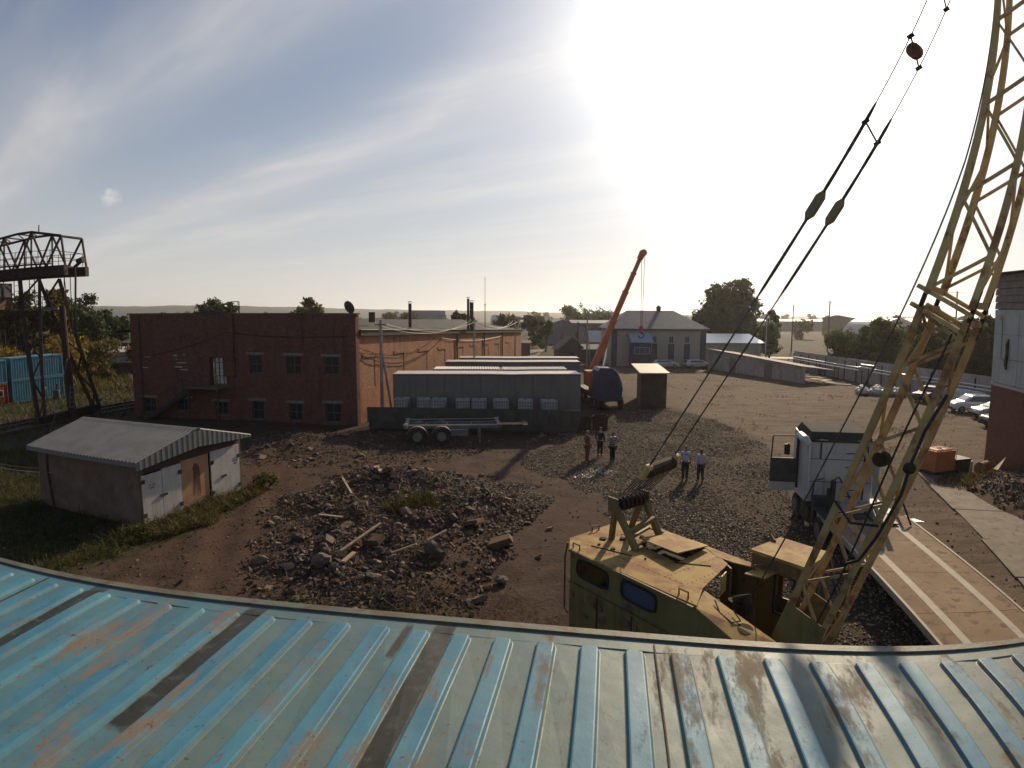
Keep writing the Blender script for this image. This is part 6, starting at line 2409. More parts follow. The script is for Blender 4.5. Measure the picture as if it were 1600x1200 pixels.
for y in (.2, 5.5, 6.9):
    for x in (-1.05, 1.15):
        wheel(tc_, x, y, .52, .52, .35, axis='x')
w = MB()
w.bb(-1.1, .9, 3.2, 6.2, 1.6, 3.0)
w.cyl((-.1, 4.6, 1.152), (-.1, 4.6, 1.598), .8, .8, 16)
w.build('superstructure', M_tor, tc_, L=True)
ba, bb_ = Vector((7.72, 57.8, 3.1)), Vector((12.28, 57.8, 14.15))
d = (bb_ - ba).normalized()
Lb = (bb_ - ba).length
for k, (s, e, wd) in enumerate(((0, .44, .72), (.36, .68, .60), (.62, .84, .50), (.80, .985, .42))):
    w = MB()
    w.beam(ba + d * (Lb * s), ba + d * (Lb * e), wd * .8, wd, (0, 1, 0))
    sec = w.build('boom_section', M_tor, tc_)
    w = MB()
    w.beam(ba + d * (Lb * e - .12), ba + d * (Lb * e + .02), wd * .8 + .08, wd + .1, (0, 1, 0))
    w.build('boom_collar', M_tor, sec)
w = MB()
w.tube([bb_ + Vector((.1, -.3, .1)), bb_ + Vector((.1, .3, .1))], .33, 14)
w.beam(bb_ - d * .5, bb_ + d * .25, .5, .62, (0, 1, 0))
w.build('boom_head', M_tor, tc_)
w = MB()
w.tube([ba + Vector((.9, 0, -.9)), ba + d * 4.6], [.16, .12], 8)
w.build('lift_cylinder', M_chrome, tc_)
hx = Vector((12.28, 57.8, 0))
w = MB()
for dx in (-.02, .28):
    w.tube([(hx.x + dx, 57.8, 14.1), (hx.x + .08 + dx * .4, 57.8, 7.35)], .022, 4)
w.build('hoist_ropes', M_rope, tc_, kind='stuff')
w = MB()
w.box((hx.x + .1, 57.8, 7.1), (.35, .22, .55))
hb = w.build('hook_block', mat('hook_block_red', (.35, .06, .03), rough=.5), tc_)
w = MB()
hp_ = [(hx.x + .1 + .26 * math.sin(a), 57.8, 6.45 - .26 * math.cos(a)) for a in np.linspace(-2.0, 2.9, 12)]
w.tube([(hx.x + .1, 57.8, 6.85), (hx.x + .1, 57.8, 6.72)] + hp_[::-1][:11], .06, 6)
w.build('hook', M_black, hb)


# ------------------------------------------------------------------ cars
def make_car(label, loc, rz, paint, name='parked_car', suv=True, group=None, van=False):
    """profile extruded and tapered: x forward, y left"""
    o = T(name, label, 'car' if not van else 'van', loc, rz, group)
    if van:
        prof = [(-2.3, .35), (-2.35, 1.2), (-2.25, 1.95), (.9, 2.0), (1.5, 1.55), (1.75, 1.15), (2.35, 1.0), (2.4, .4)]
        hood = []
    else:
        h = 1.62 if suv else 1.42
        prof = [(-2.15, .38), (-2.2, .75), (-2.12, 1.0), (-1.85, h - .08), (-1.5, h), (.05, h), (.45, h - .08), (1.15, 1.05), (2.0, .90), (2.2, .68), (2.2, .35)]
    q = MB()
    hw = .88
    n_ = len(prof)
    V_ = []
    for y_, k in ((-hw, 0), (hw, 0)):
        for x, z in prof:
            t = .14 * max(0, (z - .95) / .6)
            V_.append((x, y_ * (1 - t), z))
    F_ = [tuple(range(n_)), tuple(range(2 * n_ - 1, n_ - 1, -1))]
    for i in range(n_):
        j = (i + 1) % n_
        F_.append((i, n_ + i, n_ + j, j))
    q.add(V_, F_)
    body = q.build('body', paint, o, L=True, smooth=False)
    bv = body.modifiers.new('bevel', 'BEVEL')
    bv.width = .09
    bv.segments = 3
    bv.limit_method = 'ANGLE'
    bv.angle_limit = rad(20)
    if not van:
        zt = (1.62 if suv else 1.42)
        q = MB()
        for s in (-1, 1):
            y_ = s * .80
            y2 = s * .84
            q.prism([(-1.7, s * .882, 1.02), (.95, s * .882, 1.05), (.35, s * .815, zt - .14), (-1.35, s * .815, zt - .12)], (0, s * .004, 0))
        q.build('side_windows', M_carglass, o, L=True, kind='stuff')
        q = MB()
        q.prism([(1.09, -.72, 1.10), (1.09, .72, 1.10), (.50, .66, zt - .095), (.50, -.66, zt - .095)], (.02, 0, .015))
        q.build('windscreen', M_carglass, o, L=True)
        q = MB()
        q.prism([(-2.08, -.70, 1.06), (-2.08, .70, 1.06), (-1.9, .66, zt - .16), (-1.9, -.66, zt - .16)], (-.03, 0, .01))
        q.build('rear_window', M_carglass, o, L=True)
        if suv:
            for s in (-1, 1):
                q = MB()
                q.tube([(-1.4, s * .62, zt + .01), (-1.3, s * .62, zt + .07), (-.1, s * .62, zt + .07), (.0, s * .62, zt + .01)], .02, 5)
                q.build('roof_rail', M_black, o, L=True)
    else:
        q = MB()
        for s in (-1, 1):
            q.prism([(.0, s * .885, 1.2), (1.35, s * .885, 1.2), (.95, s * .80, 1.75), (.0, s * .80, 1.75)], (0, s * .004, 0))
        q.prism([(1.68, -.7, 1.22), (1.68, .7, 1.22), (1.08, .62, 1.87), (1.08, -.62, 1.87)], (.03, 0, .015))
        q.build('windows', M_carglass, o, L=True, kind='stuff')
    q = MB()
    for s in (-1, 1):
        q.box((2.17, s * .62, .76), (.10, .34, .14))
    q.build('headlights', M_chrome, o, L=True, kind='stuff')
    q = MB()
    for s in (-1, 1):
        q.box((-2.17, s * .66, .92), (.08, .26, .2))
    q.build('tail_lights', M_red, o, L=True, kind='stuff')
    q = MB()
    q.bb(2.15, 2.26, -.8, .8, .30, .5)
    q.bb(-2.26, -2.16, -.8, .8, .34, .55)
    q.build('bumpers', M_black, o, L=True, kind='stuff')
    for x in (-1.3, 1.35):
        for s in (-1, 1):
            wheel(o, x, s * .79, .33, .33, .2, axis='y')
    return o


def paint(name, c, rough=.25, metal=.2):
    m = mat(name, c, rough=rough, metal=metal)
    m.node_tree.nodes['Principled BSDF'].inputs['Coat Weight'].default_value = .6
    return m


P_white, P_black, P_silver, P_red, P_navy = paint('paint_white', (.62, .62, .61)), paint('paint_black', (.02, .02, .022)), paint('paint_silver', (.42, .43, .44), .3, .6), paint('paint_red', (.30, .03, .025)), paint('paint_navy', (.03, .04, .08))
make_car('white hatchback with roof rails parked by the fence', (41.6, 51.6, 0), rad(168), P_white)
make_car('silver car with glinting bonnet half hidden by the workshop', (41.2, 47.8, 0), rad(172), P_silver, suv=False)
make_car('black car mostly hidden behind the workshop corner', (38.8, 43.6, 0), rad(175), P_black, suv=False)
make_car('dark car seen between the boom bars by the white bags', (42.4, 58.6, 0), rad(200), P_black)
make_car('white car parked before the right half of the office building', (30.2, 97.2, 0), rad(5), P_white, suv=False)
make_car('white car parked before the office building windows', (24.8, 96.6, 0), rad(-4), P_silver, suv=False)
vn = make_car('old dark van with pale windows standing before the whitewashed building', (-53.6, 80.5, gzs(-53.6, 80.5)), rad(200), M_steel_dk, name='old_van', van=True)
# distant car park
crg = random.Random(12)
cp0 = None
for k in range(34):
    az = rad(28.2 + (k % 17) * .36 + crg.uniform(-.08, .08))
    d = 236 + (k // 17) * 14 + crg.uniform(-2, 2)
    x, y = d * math.sin(az), d * math.cos(az)
    if cp0 is None:
        cp0 = T('distant_car', 'one of the tiny cars in the distant sunlit car park', 'car', (x, y, gzs(x, y)), crg.uniform(-.3, .3), 'cars in the distant car park')
        q = MB()
        q.prism([(-2.1, -.85, .3), (2.1, -.85, .3), (2.1, -.85, .8), (1.1, -.85, .95), (.6, -.85, 1.45), (-1.5, -.85, 1.45), (-2.0, -.85, .95)], (0, 1.7, 0))
        q.build('body', P_silver, cp0, L=True)
        q = MB()
        for xx in (-1.3, 1.3):
            q.cyl((xx, -.9, .32), (xx, .9, .32), .32, .32, 8)
        q.build('wheels', M_rubber, cp0, L=True, kind='stuff')
    else:
        copy_tree(cp0, (x, y, gzs(x, y)), crg.uniform(-.4, .4) + (0 if k % 3 else 1.5))

# ------------------------------------------------------------------ gantry crane on the left
gt = T('gantry_crane', 'dark rusty lattice gantry crane over the railway at the left edge', 'gantry crane', (-35.5, 46, 0))
M_gan = mat('gantry_rust', (.040, .026, .024), (.060, .036, .030), 3, .8, bump=.1, spec=.15)
XB0, XB1 = -34.0, -66.0
ytr = (44.6, 47.2)


def ztop(x):
    d = abs(x + 37.7)
    return 14.95 - .16 * d if x > -37.7 else max(13.9, 14.95 - .11 * d)


for y in ytr:
    w = MB()
    w.beam((XB0, y, 11.8), (XB1, y, 11.4), .45, .75)
    w.build('main_girder', M_gan, gt)
xs_ = [XB0 - .4 - k * 1.45 for k in range(21)]
for y in ytr:
    w = MB()
    w.tube([(a, y, ztop(a)) for a in xs_], .10, 4)
    w.build('top_chord', M_gan, gt)
    w = MB()
    w.beam((xs_[0], y, ztop(xs_[0])), (XB0 - .05, y, 12.1), .13)
    w.build('end_post', M_gan, gt)
for y in ytr:
    for i, (a, b) in enumerate(zip(xs_[:12], xs_[1:13])):
        w = MB()
        w.beam((a, y, 12.1 if i % 2 else ztop(a)), (b, y, ztop(b) if i % 2 else 12.1), .13)
        w.build('truss_diagonal', M_gan, gt)
        if i % 2:
            w = MB()
            w.beam((b, y, 12.1), (b, y, ztop(b)), .11)
            w.build('truss_post', M_gan, gt)
w = MB()
for a in xs_[:14]:
    w.beam((a, ytr[0], ztop(a)), (a, ytr[1], ztop(a)), .10)
    w.beam((a, ytr[0], 12.1), (a, ytr[1], 12.1), .10)
for a, b in zip(xs_[:13], xs_[1:14]):
    w.beam((a, ytr[0], ztop(a)), (b, ytr[1], ztop(b)), .07)
w.build('cross_bracing', M_gan, gt, kind='stuff')
w = MB()     # walkway with railing along the bridge
w.bb(-60, -34.9, 43.5, 44.3, 12.25, 12.31)
for z in (12.8, 13.3):
    w.beam((-60, 43.9, z), (-34.9, 43.9, z), .04)
    w.beam((-60, 47.9, z), (-34.9, 47.9, z), .04)
for x in np.arange(-58.1, -34.8, 1.16):
    w.beam((x, 43.9, 12.3), (x, 43.9, 13.3), .04)
    w.beam((x, 47.9, 12.3), (x, 47.9, 13.3), .04)
w.beam((-34.9, 43.9, 13.3), (-34.9, 47.9, 13.3), .05)
w.beam((-34.9, 43.9, 12.8), (-34.9, 47.9, 12.8), .05)
w.build('walkway_railing', M_gan, gt, kind='stuff')
w = MB()
w.tube([(-37.7, 46, 14.9), (-37.7, 46, 15.6)], .05, 5)
w.build('lightning_rod', M_gan, gt)
w = MB()
w.beam((-33.7, 45.2, 12.0), (-33.0, 45.2, 12.5), .18)
w.tube([(-33.3, 45.0, 12.45), (-32.7, 45.0, 12.55)], [.16, .26], 10)
w.tube([(-33.5, 45.0, 12.0), (-33.45, 45, 11.2)], .07, 5)
w.build('end_lamp', M_gan, gt)
# legs: two splayed lattice legs, thick outer post
for (xa, ya, xb, yb) in ((-38.6, 44.7, -35.4, 42.6), (-38.6, 47.1, -35.4, 49.4)):
    w = MB()
    w.beam((xa, ya, 11.3), (xb - .3, yb, .5), .30, .30)
    w.beam((xa + 2.0, ya, 11.3), (xb + .3, yb, .5), .24, .24)
    w.build('gantry_leg', M_gan, gt)
    for k in range(7):
        t0, t1 = k / 7, (k + 1) / 7
        a = Vector((xa, ya, 11.3)).lerp(Vector((xb - .3, yb, .5)), t0 if k % 2 else t1)
        b = Vector((xa + 2.0, ya, 11.3)).lerp(Vector((xb + .3, yb, .5)), t1 if k % 2 else t0)
        w = MB()
        w.beam(a, b, .12)
        w.build('leg_brace', M_gan, gt)
w = MB()
w.beam((-35.6, 42.2, .45), (-35.6, 49.8, .45), .5, .6)
w.build('end_carriage', M_gan, gt)
w = MB()
w.tube([(-35.2, 46, 0), (-35.55, 46, 9.1)], [.33, .24], 12)
w.build('thick_post', M_gan, gt)
w = MB()
w.beam((-35.9, 46, 8.9), (-40.3, 46, 8.9), .16, .2)
w.beam((-35.6, 46.3, 7.0), (-38.0, 46, 3.6), .05, .05)
w.build('service_beam', mat('beam_pale_edge', (.20, .18, .16), rough=.7), gt)
w = MB()
w.bb(-43.5, -39.7, 43.2, 45.0, 8.95, 11.0)
cb = w.build('operator_cabin', mat('cabin_rust_red', (.12, .055, .035), (.08, .04, .03), 1.5, .8), gt)
w = MB()
w.bb(-39.69, -39.66, 43.4, 44.8, 9.9, 10.8)
w.build('cabin_window', M_glass, cb)
for x, y0 in ((-38.6, 44.0), (-37.2, 44.2), (-40.4, 44.2)):
    w = MB()
    for dx in (0, .5):
        w.beam((x + dx, y0, 8.9 if x > -38 else 5.5), (x + dx, y0, 11.6), .05)
    for z in np.arange(9.1 if x > -38 else 5.7, 11.5, .42):
        w.beam((x, y0, z), (x + .5, y0, z), .035)
    w.build('ladder', M_gan, gt)
w = MB()
w.bb(-40, -35.8, 44.0, 46.8, 8.72, 8.78)
for z in (9.3, 9.8):
    w.beam((-40, 44, z), (-35.8, 44, z), .035)
for k in range(8):
    w.beam((-40 + k * .6, 44, 8.8), (-40 + k * .6, 44, 9.8), .03)
w.build('platform', M_gan, gt)
w = MB()
for (xa, xb, zt_, zb_) in ((-35.25, -35.45, 11.4, 6.9), (-35.25, -34.85, 11.4, 6.6), (-34.7, -34.65, 11.6, 5.6), (-34.2, -34.35, 11.5, 8.0)):
    w.tube([(xa, 46, zt_), (xb, 46, zb_)], .035, 5)
w.tube([(-34.2, 46, 11.3), (-34.3, 46, 9.2)], .08, 6)
w.build('hoist_chains', M_gan, gt, kind='stuff')
w = MB()
w.tube([(-35.1, 45.6, 1.0), (-34.6, 45.2, 2.9)], .03, 5)
w.tube([(-34.7, 45.6, 1.0), (-34.2, 45.2, 2.9)], .03, 5)
for k in range(5):
    w.tube([(-35.1 + k * .1, 45.6 - k * .08, 1.1 + k * .4), (-34.7 + k * .1, 45.6 - k * .08, 1.1 + k * .4)], .022, 4)
w.build('foot_ladder', mat('ladder_pale', (.26, .20, .15), rough=.7), gt)

# --- railway track
rt = T('railway_track', 'rusty railway track running past the left side of the brick building', 'railway track', (-37, 48, 0))
ra, rb = Vector((-46.0, 10, .16)), Vector((-30.6, 74, .16))
rd = (rb - ra).normalized()
rn = Vector((rd.y, -rd.x, 0))
M_railtop = mat('rail_steel', (.16, .12, .10), (.10, .07, .055), 4, .45, metal=.5)
for s in (-.76, .76):
    w = MB()
    w.beam(ra + rn * s, rb + rn * s, .075, .15)
    w.build('rail', M_railtop, rt)
M_sleeper = mat('sleeper_wood', (.055, .042, .034), (.08, .06, .045), 6, .95)
sl_me = None
for k in range(108):
    ps_ = ra + rd * (k * .6)
    if k < 20:
        continue
    if sl_me is None:
        w = MB()
        w.bb(-1.35, 1.35, -.12, .12, -.10, .05)
        so_ = w.build('sleeper', M_sleeper, rt, L=True)
        sl_me = so_.data
    else:
        so_ = bpy.data.objects.new('sleeper', sl_me)
        col.objects.link(so_)
        so_.parent = rt
    q_ = ps_ - Vector((-37, 48, 0))
    so_.location = (q_.x, q_.y, .02)
    so_.rotation_euler = (0, 0, math.atan2(rn.y, rn.x))
w = MB()
w.prism([ra - rn * 1.9 - Vector((0, 0, .15)), ra + rn * 1.9 - Vector((0, 0, .15)), rb + rn * 1.9 - Vector((0, 0, .15)), rb - rn * 1.9 - Vector((0, 0, .15))], (0, 0, .045))
w.build('track_bed', mat('ballast_dark', (.060, .047, .038), (.09, .07, .055), 3, .95, bump=.6, bs=14), kind='structure')
cr_ = T('crane_rail', 'single dark crane rail beside the railway track', 'rail', (-34, 44, 0))
w = MB()
w.beam(Vector((-40.8, 16, .16)), Vector((-32.4, 56, .16)), .08, .16)
w.build('rail', M_railtop, cr_)

# --- stacked containers on the left
M_cblue = mat('container_blue', (.055, .17, .235), (.08, .22, .29), .8, .65, cs=(.04, .09, .12), c3=(.13, .07, .045), s3=2.5, t3=.64)
M_cred = mat('container_red', (.22, .040, .028), (.28, .055, .035), .8, .65, cs=(.11, .04, .03))
dC = Vector((.29, .957, 0)).normalized()
cang = math.atan2(dC.y, dC.x)


def side_container(label, p, L_, z0, h, m, group):
    o = T('stacked_container', label, 'shipping container', (p[0], p[1], z0), cang, group)
    q = MB()
    q.bb(0, L_, .05, 2.3, 0, h)
    q.build('body', m, o, L=True)
    q = MB()
    vs, fs = corr((.12, .045, .14), (1, 0, 0), (0, 0, 1), L_ - .24, h - .28, .29, .045, n=Vector((0, -1, 0)))
    q.add(vs, fs)
    q.build('corrugated_side', m, o, L=True)
    for (a, b, c_, d_) in ((0, L_, .0, .13), (0, L_, h - .13, h)):
        q = MB()
        q.bb(a, b, -.04, .049, c_, d_)
        q.build('rail', m, o, L=True)
    for x in (0, L_ - .11):
        q = MB()
        q.bb(x, x + .11, -.04, .049, .131, h - .131)
        q.build('corner_post', m, o, L=True)
    return o


pR = (-48.85, 54.7)
pL = (-50.75, 48.4)
side_container('lower blue container of the right-hand stack beyond the railway', pR, 6.06, -.05, 2.2, M_cblue, 'containers stacked beyond the railway')
side_container('upper blue container of the right-hand stack beyond the railway', pR, 6.06, 2.18, 2.2, M_cblue, 'containers stacked beyond the railway')
rc_ = side_container('red container with a small window, bottom of the left-hand stack', pL, 6.06, -.25, 2.25, M_cred, 'containers stacked beyond the railway')
w = MB()
w.bb(4.7, 5.5, -.07, -.041, 1.0, 1.65)
f = w.build('window', M_frame_w, rc_, L=True)
w = MB()
w.bb(4.78, 5.42, -.085, -.071, 1.07, 1.58)
w.build('pane', M_glass, f, L=True)
side_container('upper blue container standing on the red one at the left edge', pL, 6.06, 2.02, 2.25, M_cblue, 'containers stacked beyond the railway')
for k, (x, y, c_) in enumerate(((-47.3, 56.2, (.34, .30, .22)), (-46.6, 56.9, (.10, .12, .14)), (-46.0, 57.9, (.07, .08, .09)))):
    o = T('scrap_panel', ('pale leaning board at the foot of the blue containers', 'grey trestle beside the pale board at the blue containers', 'dark drum shape right of the trestle at the blue containers')[k], 'scrap', (x, y, 0), .3)
    w = MB()
    if k == 0:
        w.hexa([(-.4, 0, 0), (.4, 0, 0), (.4, .05, 0), (-.4, .05, 0), (-.45, .35, 1.0), (.3, .35, 1.1), (.3, .4, 1.1), (-.45, .4, 1.0)])
    elif k == 1:
        for a, b in (((-.4, 0, 0), (-.1, 0, 1.2)), ((.2, 0, 0), (-.1, 0, 1.2)), ((-.3, .6, 0), (-.1, .6, 1.2)), ((-.1, 0, 1.2), (-.1, .6, 1.2))):
            w.beam(a, b, .06)
    else:
        w.cyl((0, 0, 0), (0, 0, .9), .35, .35, 14)
        w.cyl((0, 0, .9), (.1, .1, 1.5), .12, .2, 8)
    w.build('board' if k == 0 else 'frame' if k == 1 else 'drum', mat('scrap_%s' % ('pale', 'grey', 'dark')[k], c_, rough=.7), o, L=True)

# --- concrete fence with its pipes
M_fence = mat('fence_concrete', (.42, .385, .345), (.35, .315, .28), .9, .9, bump=.15, bs=6, cs=(.15, .13, .11), rand=.08)
fpts = [(46.2, 97.5), (45.0, 80), (45.0, 66), (46.6, 54), (49.5, 42), (53.0, 32)]
fe = T('concrete_fence', 'long grey concrete panel fence along the right side of the yard', 'fence', (45, 70, 0))
seg = []
for (xa, ya), (xb, yb) in zip(fpts[:-1], fpts[1:]):
    L_ = math.hypot(xb - xa, yb - ya)
    n_ = max(1, round(L_ / 2.9))
    for k in range(n_):
        seg.append((Vector((xa, ya, 0)).lerp(Vector((xb, yb, 0)), k / n_), Vector((xa, ya, 0)).lerp(Vector((xb, yb, 0)), (k + 1) / n_)))
for a, b in seg:
    w = MB()
    d = (b - a).normalized()
    w.beam(a + d * .06 + Vector((0, 0, 1.45)), b - d * .06 + Vector((0, 0, 1.45)), .12, 2.9)
    w.build('fence_panel', M_fence, fe)
    w = MB()
    w.beam(a + Vector((-.1, 0, 0)), a + Vector((-.1, 0, 2.55)), .11, .11)
    w.build('fence_post', M_steel_dk, fe)
pi = T('pipeline', 'pair of thin bright heating pipes running in front of the concrete fence', 'pipe', (44, 70, 0))
M_pipeb = mat('pipe_bright', (.50, .48, .45), rough=.4, metal=.6)
for dx, dz in ((0, 0), (-.25, -.32)):
    w = MB()
    pts = [(45.4 + dx, 96, 2.0 + dz), (44.25 + dx, 80, 2.0 + dz), (44.2 + dx, 75, 2.0 + dz), (44.1 + dx, 74.8, 2.45 + dz), (44.1 + dx, 72.0, 2.45 + dz), (44.1 + dx, 71.8, 2.05 + dz), (44.2 + dx, 66, 2.0 + dz), (45.7 + dx, 54, 1.95 + dz), (48.3 + dx, 42.5, 1.95 + dz)]
    w.tube(pts, .085, 8)
    w.build('pipe_run', M_pipeb, pi)
for a, b in seg[::2]:
    w = MB()
    w.beam(a + Vector((-.95, 0, 0)), a + Vector((-.95, 0, 1.58)), .1, .1)
    w.beam(a + Vector((-1.15, 0, 1.56)), a + Vector((-.6, 0, 1.56)), .06, .06)
    w.build('pipe_stand', M_steel_dk, pi)

# --- poles and wires
Ab, ub, nb = frame_at((-31.07, 48.16), (-11.60, 44.47))
p = lambda s, z, d: Ab + ub * s + nb * d + Vector((0, 0, z))
M_polec = mat('pole_concrete', (.33, .29, .25), (.24, .20, .17), 2, .85)


def utility_pole(label, x, y, h, brace=None, arm=1.2, r=.13, z0=0.0, dbl=True, cat='pole', m=M_polec):
    o = T('utility_pole', label, cat, (x, y, z0))
    q = MB()
    q.tube([(0, 0, 0), (0, 0, h)], [r * 1.25, r * .8], 8)
    q.build('post', m, o, L=True)
    if brace:
        q = MB()
        q.tube([brace, (0, 0, h * .75)], r * .7, 7)
        q.build('brace', m, o, L=True)
    q = MB()
    q.beam((-arm / 2, 0, h - .35), (arm / 2, 0, h - .35), .07, .09)
    q.build('crossarm', M_steel_dk, o, L=True)
    q = MB()
    for xx in (-arm / 2, 0, arm / 2):
        q.cyl((xx, 0, h - .3), (xx, 0, h - .1), .05, .04, 6)
    q.build('insulators', M_white, o, L=True, kind='stuff')
    return o


utility_pole('concrete pole with a slanting brace at the near corner of the long brick hall', -10.0, 45.75, 7.9, (.85, .1, 0), .9)
utility_pole('slim concrete pole before the middle of the long brick hall', -3.9, 62, 8.05, None, .8, .10)
utility_pole('slim pole at the far end of the long brick hall', .42, 85, 7.8, None, .8, .10)
utility_pole('dark pole with a lamp arm left of the orange crane', 10.9, 100, 7.4, None, 1.0, .12, m=M_pipe)
utility_pole('pole pair with white insulators behind the orange crane', 12.2, 98, 8.2, (.7, 0, 0), 1.2, .12)
utility_pole('distant pole left of the hedge, over the car park', 70.2, 150, 12.0, None, 2, .15, -.5, m=M_pipe)
utility_pole('distant tall pole above the left end of the hedge', 79.4, 150, 13.0, None, 1.2, .18, -.5, m=M_pipe)
utility_pole('distant pole with two crossarms framed by the crane boom', 114.1, 150, 16.2, None, 5.5, .22, -.5, m=M_pipe)
utility_pole('white lamp post beside the small dark tree behind the shed', 43.3, 102, 8.4, None, .5, .09, m=M_white)
M_wire = mat('wire_grey', (.26, .24, .21), rough=.6)
tops = [(-10.0, 45.75, 7.6), (-3.9, 62, 7.75), (.42, 85, 7.5)]
for k, (a, b) in enumerate(zip(tops[:-1], tops[1:])):
    for j, dx in enumerate((-.35, .35)):
        wo = wire('overhead_wire', (a[0] + dx, a[1], a[2]), (b[0] + dx, b[1], b[2]), 1.0 - .2 * j, .018, M_wire)
        tag(wo, ('left', 'right')[j] + ' pale wire slung between the ' + ('first and second', 'second and third')[k] + ' pole of the brick hall', 'wire', 'wires along the brick hall')
M_cbl = mat('cable_matt', (.018, .015, .013), rough=.95, spec=.02)
wo = wire('wall_cable', p2(.1, 5.8, .1), p2(17.0, 6.0, .1), 1.1, .022, M_cbl)
tag(wo, 'upper dark cable sagging across the orange brick wall', 'cable')
wo = wire('wall_cable', p2(.1, 5.3, .12), p2(19.0, 5.9, .12), 1.5, .032, M_cbl)
tag(wo, 'thick lower cable sagging across the orange brick wall', 'cable')
wo = wire('wall_cable', p2(19.0, 5.9, .12), p2(46.0, 5.3, .12), .45, .022, M_wire)
tag(wo, 'long pale cable under the eaves at the far part of the brick hall', 'cable')
wo = wire('wall_cable', p(-.2, 4.8, .08), p(8.9, 6.9, .1), .35, .02, M_black)
tag(wo, 'thin cable rising across the left half of the dark brick front', 'cable')
wo = wire('wall_cable', p(8.95, 6.95, .2), p(19.8, 6.78, .08), .25, .028, M_black)
tag(wo, 'thick cable crossing the right half of the dark brick front', 'cable')
wo = wire('overhead_wire', (-35.4, 46, 6.2), p(.0, 5.0, .05), .5, .02, M_black)
tag(wo, 'wire from the gantry post to the left corner of the brick building', 'wire')
wo = wire('overhead_wire', (-35.3, 46, 5.0), (-27.5, 33, .3), .5, .02, M_black)
tag(wo, 'stay wire running down from the gantry post to the weeds', 'wire')
for k, dz in enumerate((0, -.18)):
    wo = wire('garage_hose', (-33.5, 30.5, 1.15 + dz), pg(-.02, 1.75 + dz, -5.7), .35, .02, mat('hose_%s' % ('red', 'pale')[k], ((.30, .10, .07), (.33, .30, .27))[k], rough=.6))
    tag(wo, ('red', 'pale')[k] + ' cable slung from the left to the garage corner', 'cable')

# --- odds and ends in the yard
for k, (x, y, rz, d) in enumerate(((5.25, 43.2, .1, (.95, .75, .95)), (6.45, 43.4, -.05, (1.05, .8, 1.05)))):
    o = T('steel_bin', ('smaller left one', 'larger right one')[k] + ' of the two dark steel bins by the trailer corner', 'bin', (x, y, gzs(x, y)), rz)
    w = MB()
    a, b, c_ = d
    for (x0, x1, y0, y1) in ((-a / 2, a / 2, -b / 2, -b / 2 + .04), (-a / 2, a / 2, b / 2 - .04, b / 2), (-a / 2, -a / 2 + .04, -b / 2 + .041, b / 2 - .041), (a / 2 - .04, a / 2, -b / 2 + .041, b / 2 - .041)):
        w.bb(x0, x1, y0, y1, 0, c_)
    w.bb(-a / 2 + .041, a / 2 - .041, -b / 2 + .041, b / 2 - .041, .02, c_ * .6)
    w.build('bin_body', M_dark, o, L=True)
    w = MB()
    w.tube([(-a / 2, -b / 2, c_), (a / 2, -b / 2, c_), (a / 2, b / 2, c_), (-a / 2, b / 2, c_), (-a / 2, -b / 2, c_)], .03, 5)
    w.build('rim', M_dark, o, L=True)
o = T('white_crate', 'white plastic crate tank standing before the fence', 'crate', (47.0 - 2.4, 87, 0), .1)
w = MB()
w.bb(-.75, .75, -.6, .6, .12, 1.25)
w.build('tank', M_tank, o, L=True)
w = MB()
for x in (-.77, -.38, 0, .38, .77):
    w.bb(x - .02, x + .02, -.64, -.61, .1, 1.28)
for z in (.12, .5, .88, 1.25):
    w.bb(-.79, .79, -.66, -.641, z, z + .03)
w.build('cage', M_cage, o, L=True)
rp = random.Random(8)
M_plank = mat('plank_pale', (.36, .27, .18), (.27, .20, .13), 4, .85, rand=.2)
for k in range(9):
    x, y = 41.2 + rp.uniform(-1.2, 2.2), 73 + k * 1.6 + rp.uniform(-.4, .4)
    w = MB()
    w.box((0, 0, .06), (rp.uniform(2.0, 4.4), rp.uniform(.25, 1.1), .1), 0)
    o = w.build('loose_plank', M_plank)
    o.location = (x, y, gzs(x, y))
    o.rotation_euler = (0, 0, rp.uniform(-.5, .9))
    tag(o, 'pale plank lying on the ground before the far fence', 'plank', 'planks strewn before the fence')
M_bag = mat('bag_white', (.50, .49, .47), (.38, .37, .36), 3, .6, bump=.4, bs=5, bd=.08)
for k, (x, y, s) in enumerate(((37.9, 63.3, .8), (39.1, 63.0, .95), (40.3, 62.7, 1.0), (41.4, 62.3, .9), (38.6, 64.6, 1.0), (40.2, 64.4, 1.1), (41.7, 64.0, 1.0))):
    w = MB()
    w.blob((0, 0, .38), s * .50, 40 + k, 2, .80, .16)
    w.blob((.45, .3, .30), s * .38, 60 + k, 2, .85, .18)
    w.blob((-.4, .35, .32), s * .40, 80 + k, 2, .85, .18)
    w.blob((.1, .5, .62), s * .40, 90 + k, 2, .8, .18)
    o = w.build('sack_pile', M_bag, smooth=True)
    o.location = (x, y, 0)
    tag(o, 'lumpy pile of white sacks in the heap behind the crane boom', 'bag', 'heap of white sacks')
ga = T('white_cover', 'long white wrapped bundle lying between the fence and the parked cars', 'bundle', (44.3, 56.5, 0), rad(-72))
w = MB()
V_, F_ = [], []
nn = 9
for i, x in enumerate(np.linspace(-4.0, 4.0, 15)):
    k_ = (1 - abs(x / 4.3) ** 4)
    for j in range(nn):
        a = math.pi * j / (nn - 1)
        V_.append((x, math.cos(a) * 1.0 * k_, max(0, math.sin(a) * 1.55 * k_ + .06 * math.sin(x * 5 + j))))
for i in range(14):
    for j in range(nn - 1):
        F_.append((i * nn + j, (i + 1) * nn + j, (i + 1) * nn + j + 1, i * nn + j + 1))
w.add(V_, F_)
w.build('wrapping', M_bag, ga, L=True, smooth=True)
w = MB()
